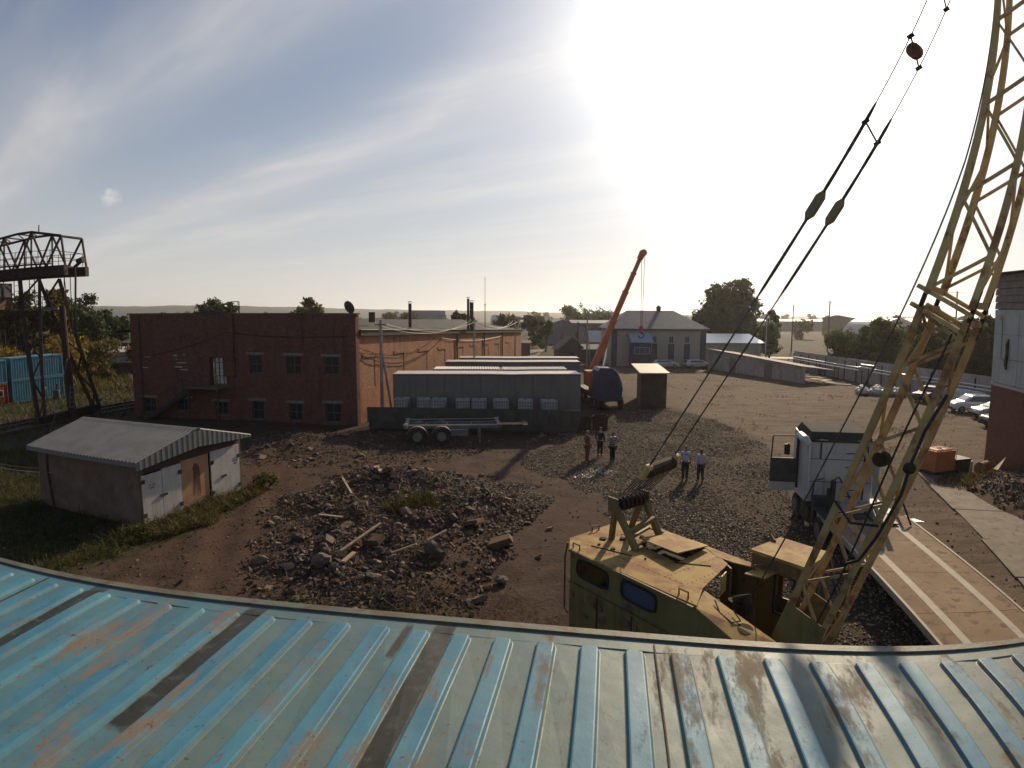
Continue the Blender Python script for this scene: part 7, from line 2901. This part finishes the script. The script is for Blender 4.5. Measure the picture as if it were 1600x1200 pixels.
for x in (-2.4, -.6, 1.2, 2.9):
    w.tube([(x, math.cos(a) * 1.02, math.sin(a) * 1.58 + .02) for a in np.linspace(0, math.pi, 9)], .02, 4)
w.build('straps', M_rope, ga, L=True, kind='stuff')
# barrels and junk at the workshop corner
M_brl = mat('barrel_rust', (.26, .10, .06), (.18, .075, .05), 3, .7)
M_cream = mat('bent_sheet_cream', (.52, .40, .22), (.42, .31, .17), 3, .6)
o = T('rusty_barrel', 'rusty red barrel lying on its side by the workshop corner', 'barrel', (25.0, 29.6, gzs(25.0, 29.6) + .1), .5)
w = MB()
w.tube([(-.45, 0, .32), (.45, 0, .32)], .32, 18)
w.build('drum', M_brl, o, L=True)
w = MB()
for x in (-.44, -.15, .15, .44):
    w.tube([(x - .015, 0, .32), (x + .015, 0, .32)], .335, 18)
w.build('hoops', M_brl, o, L=True, kind='stuff')
o = T('bent_sheet', 'bent cream metal sheet leaning against the rusty barrel', 'sheet', (25.8, 29.0, gzs(25.8, 29.0) + .1), .4)
w = MB()
w.add([(-.5, 0, .1), (.1, -.1, .75), (.7, .1, .35), (.1, .55, 0), (-.5, .03, .1), (.1, -.07, .75), (.7, .13, .35), (.1, .58, 0)], [(0, 1, 3), (1, 2, 3), (4, 7, 5), (5, 7, 6), (0, 4, 5, 1), (1, 5, 6, 2), (2, 6, 7, 3), (3, 7, 4, 0)])
w.build('sheet', M_cream, o, L=True)
o = T('bent_sheet', 'narrow pale metal strip standing left of the rusty barrel', 'sheet', (23.95, 29.3, gzs(23.95, 29.3)), .2)
w = MB()
w.hexa([(-.12, 0, 0), (.12, 0, 0), (.12, .04, 0), (-.12, .04, 0), (.08, .1, .8), (.24, .12, .84), (.24, .16, .84), (.08, .14, .8)])
w.build('strip', M_cream, o, L=True)
o = T('black_crate', 'black slatted crate between the orange tank and the barrel', 'crate', (24.35, 31.0, gzs(24.35, 31.0)), .2)
for k in range(6):
    w = MB()
    w.bb(-.6, .6, -.5, -.46, .05 + k * .13, .13 + k * .13)
    w.bb(-.6, .6, .46, .5, .05 + k * .13, .13 + k * .13)
    w.build('slat', M_black, o, L=True, kind='stuff')
w = MB()
w.bb(-.58, .58, -.45, .45, .02, .78)
w.build('crate_body', M_black, o, L=True)
wo = wire('tagline_rope', (6.93 + 0, 3.0, 15.0), (22.6, 30.9, 1.5), 0, .012, M_rope) if False else None

# --- rubble: broken concrete, stones and timber, each its own piece
M_chunks = [mat('rubble_concrete', (.19, .135, .092), (.13, .092, .064), 3, .9, bump=.3, bs=18, rand=.22), mat('rubble_grey', (.125, .098, .076), (.09, .07, .055), 3, .9, bump=.3, bs=18, rand=.25),
            mat('rubble_brick', (.12, .06, .04), (.09, .045, .03), 5, .9, rand=.2), mat('rubble_dark', (.085, .068, .055), (.06, .048, .04), 5, .9, rand=.2)]
protos = []
for k in range(14):
    r_ = random.Random(100 + k)
    w = MB()
    if k % 3 == 0:      # slabby chunk
        a = [r_.uniform(.7, 1.3) for _ in range(4)]
        h = r_.uniform(.25, .5)
        base_ = [(-a[0], -.7 * a[1], 0), (a[2], -.8, 0), (a[1], .8 * a[3], 0), (-.8, a[0] * .7, 0)]
        w.hexa([(x, y, -h) for x, y, _ in base_] + [(x * r_.uniform(.8, 1), y * r_.uniform(.8, 1), h * r_.uniform(.7, 1.1)) for x, y, _ in base_])
    elif k % 3 == 1:
        w.blob((0, 0, 0), 1, 200 + k, 1, .7, .22)
    else:
        w.blob((0, 0, 0), 1, 300 + k, 0, .75, .30)
    ob = w.build('rubble_chunk', M_chunks[k % 4 if k % 5 else 0])
    ob.data.materials.clear()
    ob.data.materials.append(M_chunks[(0, 1, 0, 2, 1, 3, 0)[k % 7]])
    protos.append(ob.data)
    bpy.data.objects.remove(ob)
rk = random.Random(77)
pile = [(x, y) for x, y in sample_poly(RUBBLE, 900, 55, lambda x, y: np.clip(.15 + .85 * np.exp(-((x + 4.6) / 3.2) ** 2 - ((y - 21.5) / 6.5) ** 2) + .5 * np.exp(-((x + 6.2) / 2.2) ** 2 - ((y - 28.5) / 3) ** 2), 0, 1))]


def chunk(x, y, s, me, label, group, flat=None, dz=.25, rot=None):
    ob = bpy.data.objects.new('rubble_chunk', me)
    col.objects.link(ob)
    ob.location = (x, y, gzs(x, y) + s * dz)
    ob.scale = (s * rk.uniform(.8, 1.25), s * rk.uniform(.8, 1.25), s * rk.uniform(.7, 1.1))
    ob.rotation_euler = rot or (rk.uniform(-.6, .6), rk.uniform(-.6, .6), rk.uniform(0, 6.3))
    W[ob.name] = Matrix.Identity(4)
    return tag(ob, label, 'rubble', group)


for x, y in pile[:275]:
    s = min(.30, .07 + rk.gammavariate(1.6, .042))
    chunk(float(x), float(y), s, rk.choice(protos), 'broken chunk of masonry lying in the big rubble heap', 'chunks of the big rubble heap')
for x, y, s, lb in ((-4.85, 20.4, .34, 'large pale concrete block near the long timber in the rubble'), (-4.1, 22.6, .30, 'rounded pale boulder by the green weeds in the rubble'), (-2.5, 18.7, .33, 'round grey boulder at the near side of the rubble'),
                    (-1.42, 21.7, .36, 'pale angular concrete block at the right side of the rubble'), (-.3, 17.7, .22, 'small square pale stone alone on the dirt right of the rubble'), (-6.1, 18.5, .30, 'upright diamond-shaped slab at the left of the rubble'),
                    (-.4, 20.4, .36, 'dark concrete block lying right of the pale angular one'), (-4.5, 30.2, .30, 'pale block at the far edge of the rubble')):
    chunk(x, y, s, protos[3] if 'angular' in lb or 'block' in lb else protos[1], lb, None, dz=.6)
M_timber = mat('timber_weathered', (.34, .25, .165), (.24, .17, .11), 5, .9, rand=.1)
for (xa, ya, xb, yb, wd, lb) in ((-5.75, 19.35, -4.75, 21.05, .13, 'long pale timber lying across the rubble'), (-8.2, 28.3, -6.85, 24.95, .09, 'thin dark pole sticking out of the left side of the rubble'), (-6.95, 29.8, -6.25, 28.2, .22, 'pale board tilted at the far side of the rubble'),
                                 (-5.35, 18.2, -5.2, 19.0, .14, 'short upright board at the end of the long timber'), (-3.9, 18.9, -3.1, 18.85, .10, 'short pale plank in the near rubble'), (-7.6, 22.9, -6.6, 22.6, .12, 'pale plank at the left side of the rubble'), (-2.9, 19.9, -2.3, 20.5, .09, 'narrow plank in the middle of the rubble')):
    o = T('timber', lb, 'timber', (xa, ya, gzs(xa, ya)))
    w = MB()
    w.beam((xa, ya, gzs(xa, ya) + .16), (xb, yb, gzs(xb, yb) + .30), wd, wd * .4)
    w.build('board', M_timber, o)
M_rebar = mat('rebar_rust', (.10, .055, .035), rough=.85)
for k in range(9):
    x, y = rk.uniform(-7.5, -1.8), rk.uniform(17, 28)
    z = gzs(x, y)
    a = rk.uniform(0, 6.28)
    dx, dy = math.cos(a), math.sin(a)
    L_ = rk.uniform(.7, 1.7)
    w = MB()
    w.tube([(0, 0, -.05), (dx * L_ * .4, dy * L_ * .4, rk.uniform(.15, .45)), (dx * L_ * .75, dy * L_ * .75, rk.uniform(.2, .6)), (dx * L_ + rk.uniform(-.2, .2), dy * L_, rk.uniform(.1, .5))], .012, 5)
    ob = w.build('bent_rebar', M_rebar)
    ob.location = (x, y, z + .08)
    tag(ob, 'rusty bent reinforcing bar sticking out of the rubble heap', 'rebar', 'bent bars in the rubble heap')
w = MB()
w.bb(-.125, .125, -.06, .06, -.033, .033)
bk = w.build('brick', M_barebrick if False else mat('loose_brick', (.21, .085, .05), (.15, .06, .038), 6, .9, rand=.3))
bme = bk.data
bpy.data.objects.remove(bk)
for k in range(60):
    x, y = rk.gauss(-3.4, 2.0), rk.gauss(22.0, 3.6)
    if y < 15.5 or y > 30 or x < -8 or x > 1.5:
        continue
    ob = bpy.data.objects.new('brick', bme)
    col.objects.link(ob)
    ob.location = (x, y, gzs(x, y) + .06)
    ob.rotation_euler = (rk.uniform(-.6, .6), rk.uniform(-.6, .6), rk.uniform(0, 6.3))
    tag(ob, 'loose red brick lying in the rubble heap', 'brick', 'loose bricks in the rubble heap')
# darker heaps before the brick building
for k in range(34):
    x, y = rk.uniform(-16, -8), rk.uniform(32.5, 41)
    chunk(x, y, min(.36, .09 + rk.gammavariate(1.6, .05)), rk.choice(protos), 'chunk of masonry in the shaded heap before the brick building', 'chunks of the shaded heap')
for k in range(20):
    x, y = rk.uniform(-1.5, 4.0), rk.uniform(38.5, 42)
    chunk(x, y, min(.3, .08 + rk.gammavariate(2, .04)), rk.choice(protos), 'small stone lying in front of the dropside trailer', 'stones before the dropside trailer')
q = sample_poly([(3.0, 30.4), (4.9, 31.8), (5.6, 31.2), (4.0, 29.9)], 140, 61)
stones('pale_debris', np.c_[q, gz(q[:, 0], q[:, 1]) + .02], rng.uniform(.03, .07, len(q)), island_mat('pale_debris', [(.6, .57, .52), (.4, .36, .3), (.5, .48, .45)], .5), .4, 62, kind='stuff')
q = sample_poly([(-24, 16), (-17, 24), (-11, 30), (-12, 34), (-9.5, 31), (-9.8, 22), (-8, 15)], 1500, 63)
stones('track_stones', np.c_[q, gz(q[:, 0], q[:, 1]) + .01], rng.gamma(1.5, .016, len(q)) + .012, M_rub, .6, 64, kind='stuff')

# ------------------------------------------------------------------ people
M_skin = mat('skin', (.30, .165, .11), rough=.6)
M_shoe = mat('shoe_dark', (.03, .025, .022), rough=.6)


def skin_mesh(name, pts, edges, radii, m, parent, sub=2, root=0):
    me = bpy.data.meshes.new(name)
    me.from_pydata(pts, edges, [])
    me.materials.append(m)
    o = bpy.data.objects.new(name, me)
    col.objects.link(o)
    o.parent = parent
    o.modifiers.new('skin', 'SKIN')
    for i, r in enumerate(radii):
        sv = me.skin_vertices[0].data[i]
        sv.radius = r if isinstance(r, tuple) else (r, r)
        sv.use_root = (i == root)
    s = o.modifiers.new('subdivision', 'SUBSURF')
    s.levels = s.render_levels = sub
    W[o.name] = W[parent.name]
    return o


def person(label, x, y, rz, h, shirt, trouser, hair, la, ra, legs=.10, female=False, long_sleeve=False, hairlong=False, stride=.0, bulk=1.0, group=None, logo=None):
    """stands at x, y facing +Y turned by rz; la / ra = (elbow, wrist) of the left and right arm"""
    o = T('person', label, 'person', (x, y, gzs(x, y) + .01), rz, group)
    k = h / 1.75
    o.scale = (k, k, k)
    sh = .165 if female else .185
    J = {'pel': (0, 0, .93), 'wai': (0, .01, 1.08), 'che': (0, .0, 1.27), 'nec': (0, -.01, 1.45), 'nk2': (0, .005, 1.52), 'he1': (0, .02, 1.59), 'he2': (0, .01, 1.67)}
    P, Ed, Rr, idx = [], [], [], {}

    def ad(n, p, r, to=None):
        idx[n] = len(P)
        P.append(p)
        Rr.append(r)
        if to is not None:
            Ed.append((idx[to], idx[n]))
    ad('pel', J['pel'], (.145 * bulk, .11 * bulk))
    ad('wai', J['wai'], (.125 * bulk, .095 * bulk), 'pel')
    ad('che', J['che'], (.15 * bulk, .10 * bulk), 'wai')
    ad('nec', J['nec'], (.065, .06), 'che')
    ad('nk2', J['nk2'], (.052, .055), 'nec')
    ad('he1', J['he1'], (.070, .080), 'nk2')
    ad('he2', J['he2'], (.072, .085), 'he1')
    ad('hto', (0, .0, 1.735), (.045, .05), 'he2')
    ad('nos', (0, .108, 1.615), .012, 'he1')
    for s, n, (el, wr) in ((-1, 'l', la), (1, 'r', ra)):
        ad('sh' + n, (s * sh, -.01, 1.405), .055, 'che')
        ad('el' + n, (s * el[0], el[1], el[2]), .040, 'sh' + n)
        ad('wr' + n, (s * wr[0], wr[1], wr[2]), .026, 'el' + n)
        e, w_ = Vector((s * el[0], el[1], el[2])), Vector((s * wr[0], wr[1], wr[2]))
        d = (w_ - e).normalized()
        sd = d.cross(Vector((s, 0, 0.3))).normalized()
        ad('pa' + n, tuple(w_ + d * .07), (.036, .02), 'wr' + n)
        for f in range(4):
            off = sd * ((f - 1.5) * .019)
            ad('f%d%s' % (f, n), tuple(w_ + d * .115 + off), .0095, 'pa' + n)
            ad('g%d%s' % (f, n), tuple(w_ + d * (.16 - .008 * abs(f - 1.3)) + off + Vector((-s * .015, .012, 0))), .008, 'f%d%s' % (f, n))
        ad('th' + n, tuple(w_ + d * .06 + sd * .045), .010, 'pa' + n)
        ad('ti' + n, tuple(w_ + d * .10 + sd * .058), .009, 'th' + n)
        lx = legs
        fy = s * stride
        ad('hi' + n, (s * .085, 0, .88), (.095 * bulk, .095 * bulk), 'pel')
        ad('kn' + n, (s * lx * .95, .02 + fy * .5, .49), .062, 'hi' + n)
        ad('an' + n, (s * lx, fy - .01, .09), .042, 'kn' + n)
        ad('to' + n, (s * (lx + .02), fy + .15, .035), (.04, .028), 'an' + n)
    skin_mesh('body', P, Ed, Rr, M_skin, o)

    def sub(name, names, grow, m, extra=None, root=None):
        ns = list(names)
        im = {n: i for i, n in enumerate(ns)}
        pp = [P[idx[n]] for n in ns]
        inv = {v: kk for kk, v in idx.items()}
        ee = [(im[inv[a]], im[inv[b]]) for a, b in Ed if inv[a] in im and inv[b] in im]
        g = lambda r: (r[0] + grow, r[1] + grow) if isinstance(r, tuple) else (r + grow, r + grow)
        return skin_mesh(name, pp, ee, [g(Rr[idx[n]]) for n in ns], m, o)
    arms = ['shl', 'shr'] + (['ell', 'elr', 'wrl', 'wrr'] if long_sleeve else ['ell', 'elr'])
    st_ = sub('shirt', ['pel', 'wai', 'che', 'nec'] + arms, .022 if not female else .030, shirt)
    if not long_sleeve:       # short sleeves stop above the elbow
        me = st_.data
        for n in ('l', 'r'):
            i = 4 + arms.index('el' + n)
            a, b = Vector(P[idx['sh' + n]]), Vector(P[idx['el' + n]])
            me.vertices[i].co = a.lerp(b, .62)
    sub('trousers', ['pel', 'hil', 'hir', 'knl', 'knr', 'anl', 'anr'], .022, trouser)
    for n in ('l', 'r'):
        a, b = Vector(P[idx['an' + n]]), Vector(P[idx['to' + n]])
        skin_mesh('shoe', [tuple(a + Vector((0, -.04, -.045))), tuple((a + b) / 2 + Vector((0, 0, -.02))), tuple(b + Vector((0, .03, .005)))], [(0, 1), (1, 2)], [(.048, .038), (.05, .04), (.045, .03)], M_shoe, o)
    hp = [(0, -.035, 1.60), (0, -.025, 1.68), (0, -.005, 1.735)]
    hr = [(.072, .062), (.082, .085), (.058, .066)]
    if hairlong:
        hp = [(0, -.075, 1.44), (0, -.065, 1.53)] + hp
        hr = [(.07, .035), (.082, .05)] + hr
    skin_mesh('hair', hp, [(i, i + 1) for i in range(len(hp) - 1)], hr, hair, o)
    for s in (-1, 1):
        skin_mesh('ear', [(s * .078, .005, 1.60), (s * .083, .0, 1.635)], [(0, 1)], [.012, .014], M_skin, o, 1)
        skin_mesh('eye', [(s * .028, .088, 1.645), (s * .034, .087, 1.645)], [(0, 1)], [.009, .009], M_black, o, 1)
    skin_mesh('mouth', [(-.02, .094, 1.575), (.02, .094, 1.575)], [(0, 1)], [.005, .005], M_red, o, 1)
    if logo:
        w = MB()
        w.box((0.0, -.135, 1.33), (.13, .012, .035))
        w.box((.035, -.137, 1.305), (.06, .012, .03))
        w.build('back_print', logo, o, L=True)
    return o


down = ((.235, -.02, 1.13), (.25, .04, .88))
front = ((.25, -.03, 1.14), (.13, .17, 1.02))
hip = ((.36, -.06, 1.17), (.20, .06, 1.02))
pock = ((.27, -.07, 1.14), (.20, .05, .95))
back_ = ((.25, -.09, 1.14), (.08, -.17, 1.0))


def stripe_mat():
    m = bpy.data.materials.new('striped_shirt')
    m.use_nodes = True
    t = m.node_tree
    tc = N(t, 'ShaderNodeTexCoord')
    sp = N(t, 'ShaderNodeSeparateXYZ')
    t.links.new(tc.outputs['Object'], sp.inputs[0])
    f = MA(t, 'FRACT', MA(t, 'MULTIPLY', sp.outputs[2], 9.0))
    c = MIX(t, MA(t, 'GREATER_THAN', f, .72), (.025, .025, .035), (.45, .45, .46))
    t.links.new(c, t.nodes['Principled BSDF'].inputs['Base Color'])
    return m


M_hair_d = mat('hair_dark', (.03, .02, .015), rough=.7)
M_hair_g = mat('hair_grey', (.20, .17, .14), rough=.7)
M_hair_r = mat('hair_auburn', (.16, .060, .028), rough=.6)
M_tr_dark = mat('trousers_dark', (.028, .030, .038), rough=.85)
M_tr_blk = mat('trousers_black', (.018, .018, .02), rough=.85)
person('man in a rust-brown jacket and trousers, leftmost of the three standing men', 4.27, 33.34, rad(-70), 1.80, mat('jacket_rust', (.17, .055, .035), rough=.85), mat('trousers_rust', (.12, .050, .035), rough=.85), M_hair_g, front, pock, long_sleeve=True, bulk=1.1)
person('man in black clothes standing in the middle of the three men', 5.18, 34.6, rad(-30), 1.76, mat('sweater_black', (.022, .022, .026), rough=.9), M_tr_blk, M_hair_d, pock, down, long_sleeve=True)
person('man in a dark shirt with white stripes, hand on hip, right of the three men', 5.64, 32.92, rad(35), 1.78, stripe_mat(), M_tr_blk, M_hair_r, front, hip, bulk=1.12)
person('man in a pale blue T-shirt with a dark print on the back', 8.72, 29.4, rad(-6), 1.82, mat('tshirt_pale_blue', (.36, .42, .52), (.30, .36, .46), 6, .85), M_tr_dark, M_hair_g, down, down, stride=.05, logo=M_tr_dark)
person('long-haired woman in a loose pale blouse beside the man in pale blue', 9.40, 29.08, rad(8), 1.70, mat('blouse_lilac', (.42, .40, .48), (.36, .34, .42), 6, .85), M_tr_dark, M_hair_r, down, down, female=True, hairlong=True, stride=-.06, bulk=1.0, long_sleeve=True)

# ------------------------------------------------------------------ trees and bushes


def crown_mesh(blobs, n, size, seed, gap=.12, squash=.8):
    """leaf quads in the crown's blobs (x, y, z, r), thinned by noise so that gaps show"""
    r = np.random.default_rng(seed)
    B = np.array(blobs, float)
    wt = B[:, 3] ** 2.4
    k = r.choice(len(B), n * 2, p=wt / wt.sum())
    d = r.normal(0, 1, (n * 2, 3))
    d /= np.linalg.norm(d, axis=1)[:, None]
    rad_ = B[k, 3] * (r.random(n * 2) ** .45)
    rad_ *= 1 + .28 * np.sin(d[:, 0] * 7 + k) * np.cos(d[:, 2] * 6 + k * 2) + r.normal(0, .07, n * 2)
    p = B[k, :3] + d * rad_[:, None] * np.array([1, 1, squash])
    f = noise2(p[:, 0] + p[:, 2] * .7, p[:, 1] - p[:, 2] * .6, B[:, 3].mean() * .45, seed) + .5 * noise2(p[:, 0], p[:, 2], B[:, 3].mean() * .2, seed + 1)
    p = p[f > -gap][:n]
    n = len(p)
    a = r.normal(0, 1, (n, 3))
    a /= np.linalg.norm(a, axis=1)[:, None]
    b = np.cross(a, r.normal(0, 1, (n, 3)))
    b /= np.linalg.norm(b, axis=1)[:, None]
    s = (size * r.uniform(.5, 1.3, n))[:, None]
    V = np.stack([p - a * s, p + b * s * .55, p + a * s, p - b * s * .55], 1).reshape(-1, 3)
    F = (np.arange(n) * 4)[:, None] + np.array([[0, 1, 2, 3]])
    return V, F


M_bark = mat('bark', (.07, .05, .038), (.045, .034, .027), 6, .95, bump=.3)
L_dark = leaf_mat('leaf_dark_green', (.020, .032, .010), (.050, .060, .018), .35)
L_mid = leaf_mat('leaf_mid_green', (.035, .050, .014), (.080, .085, .026), .4)
L_olive = leaf_mat('leaf_olive', (.065, .060, .018), (.11, .085, .026), .4)
L_yel = leaf_mat('leaf_yellow', (.24, .150, .020), (.11, .080, .018), .45)
L_far = leaf_mat('leaf_far', (.040, .048, .024), (.070, .072, .034), .3)


def tree(name, label, x, y, h, blobs, n, size, leaf, seed, group=None, cat='tree', trunk=.2, z0=None):
    z0 = gzs(x, y) - .1 if z0 is None else z0
    o = T(name, label, cat, (x, y, z0), 0, group)
    r_ = random.Random(seed)
    q = MB()
    top = Vector((r_.uniform(-.3, .3), r_.uniform(-.3, .3), h * .62))
    q.tube([(0, 0, 0), (top.x * .3, top.y * .3, h * .3), top], [trunk, trunk * .75, trunk * .35], 7)
    for b in blobs:
        s_ = Vector((0, 0, h * r_.uniform(.22, .5)))
        e_ = Vector(b[:3])
        m_ = s_.lerp(e_, .5) + Vector((0, 0, -.05 * h))
        q.tube([s_, m_, e_], [trunk * .4, trunk * .28, trunk * .1], 5)
    q.build('trunk', M_bark, o, L=True)
    V_, F_ = crown_mesh(blobs, n, size, seed)
    c = raw_mesh('crown', V_, F_, leaf)
    c.parent = o
    return o


def round_blobs(h, w, n, seed, low=.3):
    r_ = random.Random(seed)
    out = [(0, 0, h * .68, w * .33)]
    for k in range(n):
        a = r_.uniform(0, 6.28)
        zz_ = r_.uniform(low, .92)
        rr_ = w * .5 * math.sqrt(max(.05, 1 - ((zz_ - .58) / .46) ** 2)) * r_.uniform(.45, .85)
        out.append((rr_ * math.cos(a), rr_ * math.sin(a), h * zz_, w * r_.uniform(.13, .22)))
    return out


# big dark tree behind the office building
tree('big_tree', 'big dark broad tree behind the office building', 45.0, 126, 17.5,
     [(0, 0, 10.5, 4.4), (-4.2, 0, 7.8, 3.4), (4.0, 1, 8.2, 3.2), (1.8, -1, 13.6, 3.0), (-1.6, .5, 13.2, 2.8), (4.8, 0, 11.2, 2.2), (-5.4, 0, 5.2, 2.6), (5.6, .5, 5.0, 2.4), (0, -1, 5.5, 4.0), (3.2, 0, 15.2, 1.5), (-3.4, 0, 10.8, 2.4), (-6.3, 0, 7.6, 1.4)], 16000, .40, L_dark, 5, trunk=.5)
tree('small_tree', 'narrow dark tree beside the white lamp post right of the big tree', 51.3, 119, 10.2, [(0, 0, 6, 1.9), (.3, 0, 8.2, 1.3), (-.4, 0, 4, 2.0), (.2, 0, 2.4, 1.9), (.1, 0, 9.4, .7)], 4500, .30, L_mid, 6)
hd = [(49.6, 88.5, 6.6, 'leftmost leafy tree of the hedge behind the fence'), (50.4, 83.0, 8.0, 'second tree from the left in the hedge behind the fence'), (49.9, 78.0, 8.6, 'third tree from the left in the hedge behind the fence'), (50.6, 73.0, 7.8, 'fourth tree from the left in the hedge behind the fence'),
      (49.8, 68.4, 8.6, 'fifth tree from the left in the hedge, left of the boom'), (51.0, 64.0, 8.2, 'tree of the hedge seen through the left half of the boom'), (51.4, 60.0, 8.9, 'tree of the hedge seen through the right half of the boom'), (53.0, 56.2, 8.6, 'tree of the hedge just right of the boom'), (54.4, 52.0, 9.0, 'rightmost tree of the hedge against the workshop')]
for k, (x, y, h, lb) in enumerate(hd):
    tree('hedge_tree', lb, x, y, h, round_blobs(h, 7.0, 11, 30 + k, .12) + [(0, 0, h * .28, 2.2), (1.2, 1.0, h * .3, 1.8), (-1.2, -1.2, h * .32, 1.9)], 11000, .26, (L_mid, L_dark, L_mid)[k % 3], 40 + k, 'row of trees behind the fence')
# left: dark trees behind the containers and gantry
lt = [(-66, 74, 12.8, 9, L_mid, 'tall loose tree behind the gantry cabin'), (-60.5, 76, 12.0, 7, L_olive, 'tall tree behind the gantry ladders'), (-72.5, 96, 12.6, 9.5, L_dark, 'dark round tree right of the gantry leg'), (-77, 108, 10.6, 8.5, L_dark, 'dark tree between the round tree and the barn'),
      (-80, 118, 7.6, 8, L_dark, 'low dark tree nearest the distant settlement'), (-73, 84, 9.5, 8, L_dark, 'dark tree filling the gap behind the hoist chains')]
for k, (x, y, h, w_, lf, lb) in enumerate(lt):
    tree('dark_tree', lb, x, y, h, round_blobs(h, w_, 11, 60 + k, .18), 6500, .33, lf, 70 + k)
bs_ = [(-62, 62, 4.6, L_olive), (-58.5, 65, 5.0, L_yel), (-55.5, 68, 4.4, L_olive), (-53.5, 69.5, 6.6, L_yel), (-57, 74, 5.8, L_yel), (-51.5, 73.5, 5.4, L_olive), (-66, 60, 5.4, L_olive), (-63, 68, 5.5, L_yel), (-57.5, 80, 4.6, L_yel), (-60, 86, 4.8, L_olive), (-53, 84, 4.0, L_yel), (-51.5, 88, 3.8, L_olive), (-56, 95, 4.2, L_olive), (-62, 100, 4.6, L_mid), (-68, 66, 6.5, L_mid), (-49, 92, 3.6, L_yel)]
side_ = ['leftmost', 'yellow', 'olive', 'bright yellow', 'broad yellow', 'low olive']
for k, (x, y, h, lf) in enumerate(bs_):
    tree('autumn_bush', 'autumn bush in the thicket beyond the blue containers', x, y, h, round_blobs(h, h * 1.15, 6, 90 + k, .12), 2600, .20, lf, 110 + k, 'autumn bushes beyond the railway', 'bush', .07)
tree('roof_tree', 'leafy tree rising behind the roof ladder of the brick building', -59.4, 121, 12.3, round_blobs(12.3, 8.5, 9, 131, .3), 4500, .36, L_mid, 132)
tree('roof_tree', 'round dark tree above the middle of the brick roof', -45.0, 131, 12.4, round_blobs(12.4, 8.6, 10, 133, .35), 5000, .36, L_olive, 134)
mid = [(-10.5, 118, 9.9, 4.6, 'dark upright tree behind the flue pipes of the long hall'), (-1.6, 150, 9.2, 9, 'round pale tree beyond the far end of the long hall'), (5.4, 158, 9.0, 8, 'second round tree beyond the far end of the long hall'), (7.8, 140, 7.6, 5, 'pale feathery tree left of the grey warehouse'),
       (-26, 140, 8.5, 7, 'low tree above the near end of the long hall roof'), (-20, 150, 7.5, 5, 'small tree between the two roof flues'), (28.4, 262, 12.8, 17, 'broad hazy tree behind the warehouses, left one'), (38, 268, 12.4, 15, 'broad hazy tree behind the warehouses, right one'), (49, 270, 9.8, 7, 'small round hazy tree right of the broad pair'),
       (33, 330, 13, 10, 'far tree behind the orange boom')]
for k, (x, y, h, w_, lb) in enumerate(mid):
    tree('distant_tree', lb, x, y, h, round_blobs(h, w_, 9, 140 + k, .12), 3600, .34 if y < 200 else .55, L_far if k % 3 else L_mid, 150 + k)
# far tree line: copies of three prototypes
fp = []
for k in range(3):
    o = tree('far_tree', 'distant tree in the broken line before the hills', -200 - k * 30, 420, 9 + k * 1.5, round_blobs(9 + k * 1.5, 10 - k, 7, 160 + k, .1), 650, .85, L_far, 170 + k, 'far trees before the hills', trunk=.25)
    fp.append(o)
vr = random.Random(21)
for k in range(120):
    az = rad(vr.uniform(-44, 44))
    if rad(3.5) < az < rad(12) and vr.random() < .5:
        continue
    d = vr.uniform(260, 950)
    x, y = d * math.sin(az), d * math.cos(az)
    copy_tree(fp[k % 3], (x, y, gzs(x, y) - .2), vr.uniform(0, 6.3), scale=vr.uniform(.7, 1.25) * (1.25 if d > 600 else .9))
# far woods as one mass on the ridge
V_, F_ = [], []
wr_ = np.random.default_rng(5)
azs = wr_.uniform(-58, 58, 9000)
ds_ = wr_.uniform(900, 1700, 9000)
m_ = noise2(azs, ds_ / 60, 5.0, 77) > .02
azs, ds_ = np.radians(azs[m_]), ds_[m_]
xx, yy = ds_ * np.sin(azs), ds_ * np.cos(azs)
stones('distant_woods', np.c_[xx, yy, gz(xx, yy) + 3], wr_.uniform(4, 9, len(xx)), L_far, .8, 78, kind='stuff')
# bush by the garage corner and dark weeds before it
tree('garage_bush', 'green bush at the far corner of the garage doors', -11.9, 27.9, 1.1, [(0, 0, .5, .5), (.3, .2, .35, .4), (-.3, .3, .4, .4)], 900, .07, L_mid, 190, cat='bush', trunk=.03)
tree('garage_bush', 'leafy weed bush at the near corner of the garage', -13.9, 21.5, .9, [(0, 0, .35, .45), (.4, -.2, .25, .35), (-.4, -.3, .3, .4)], 900, .06, L_mid, 191, cat='bush', trunk=.03)

# broad-leaved weeds low among the grass round the garage and along the dirt track
bl = []
for poly, n_, sd in ((G2, 170, 201), (G1, 420, 202)):
    for x, y in sample_poly(poly, n_, sd):
        bl.append((x, y, gzs(float(x), float(y)) + .10, rng.uniform(.10, .30)))
V_, F_ = crown_mesh(bl, 26000, .038, 203, gap=.5, squash=.75)
raw_mesh('broadleaf_weeds', V_, F_, leaf_mat('weed_leaf', (.030, .038, .010), (.115, .105, .035), .35), kind='stuff')

# ------------------------------------------------------------------ thin autumn haze
w = MB()
w.bb(-4600, 4600, -4600, 5400, -16, 68)
hm = bpy.data.materials.new('haze_air')
hm.use_nodes = True
t = hm.node_tree
t.nodes.clear()
pv = N(t, 'ShaderNodeVolumePrincipled')
pv.inputs['Color'].default_value = (.96, .95, .93, 1)
pv.inputs['Density'].default_value = .00017
pv.inputs['Anisotropy'].default_value = .65
ou = N(t, 'ShaderNodeOutputMaterial')
t.links.new(pv.outputs[0], ou.inputs['Volume'])
w.build('haze', hm, kind='stuff')
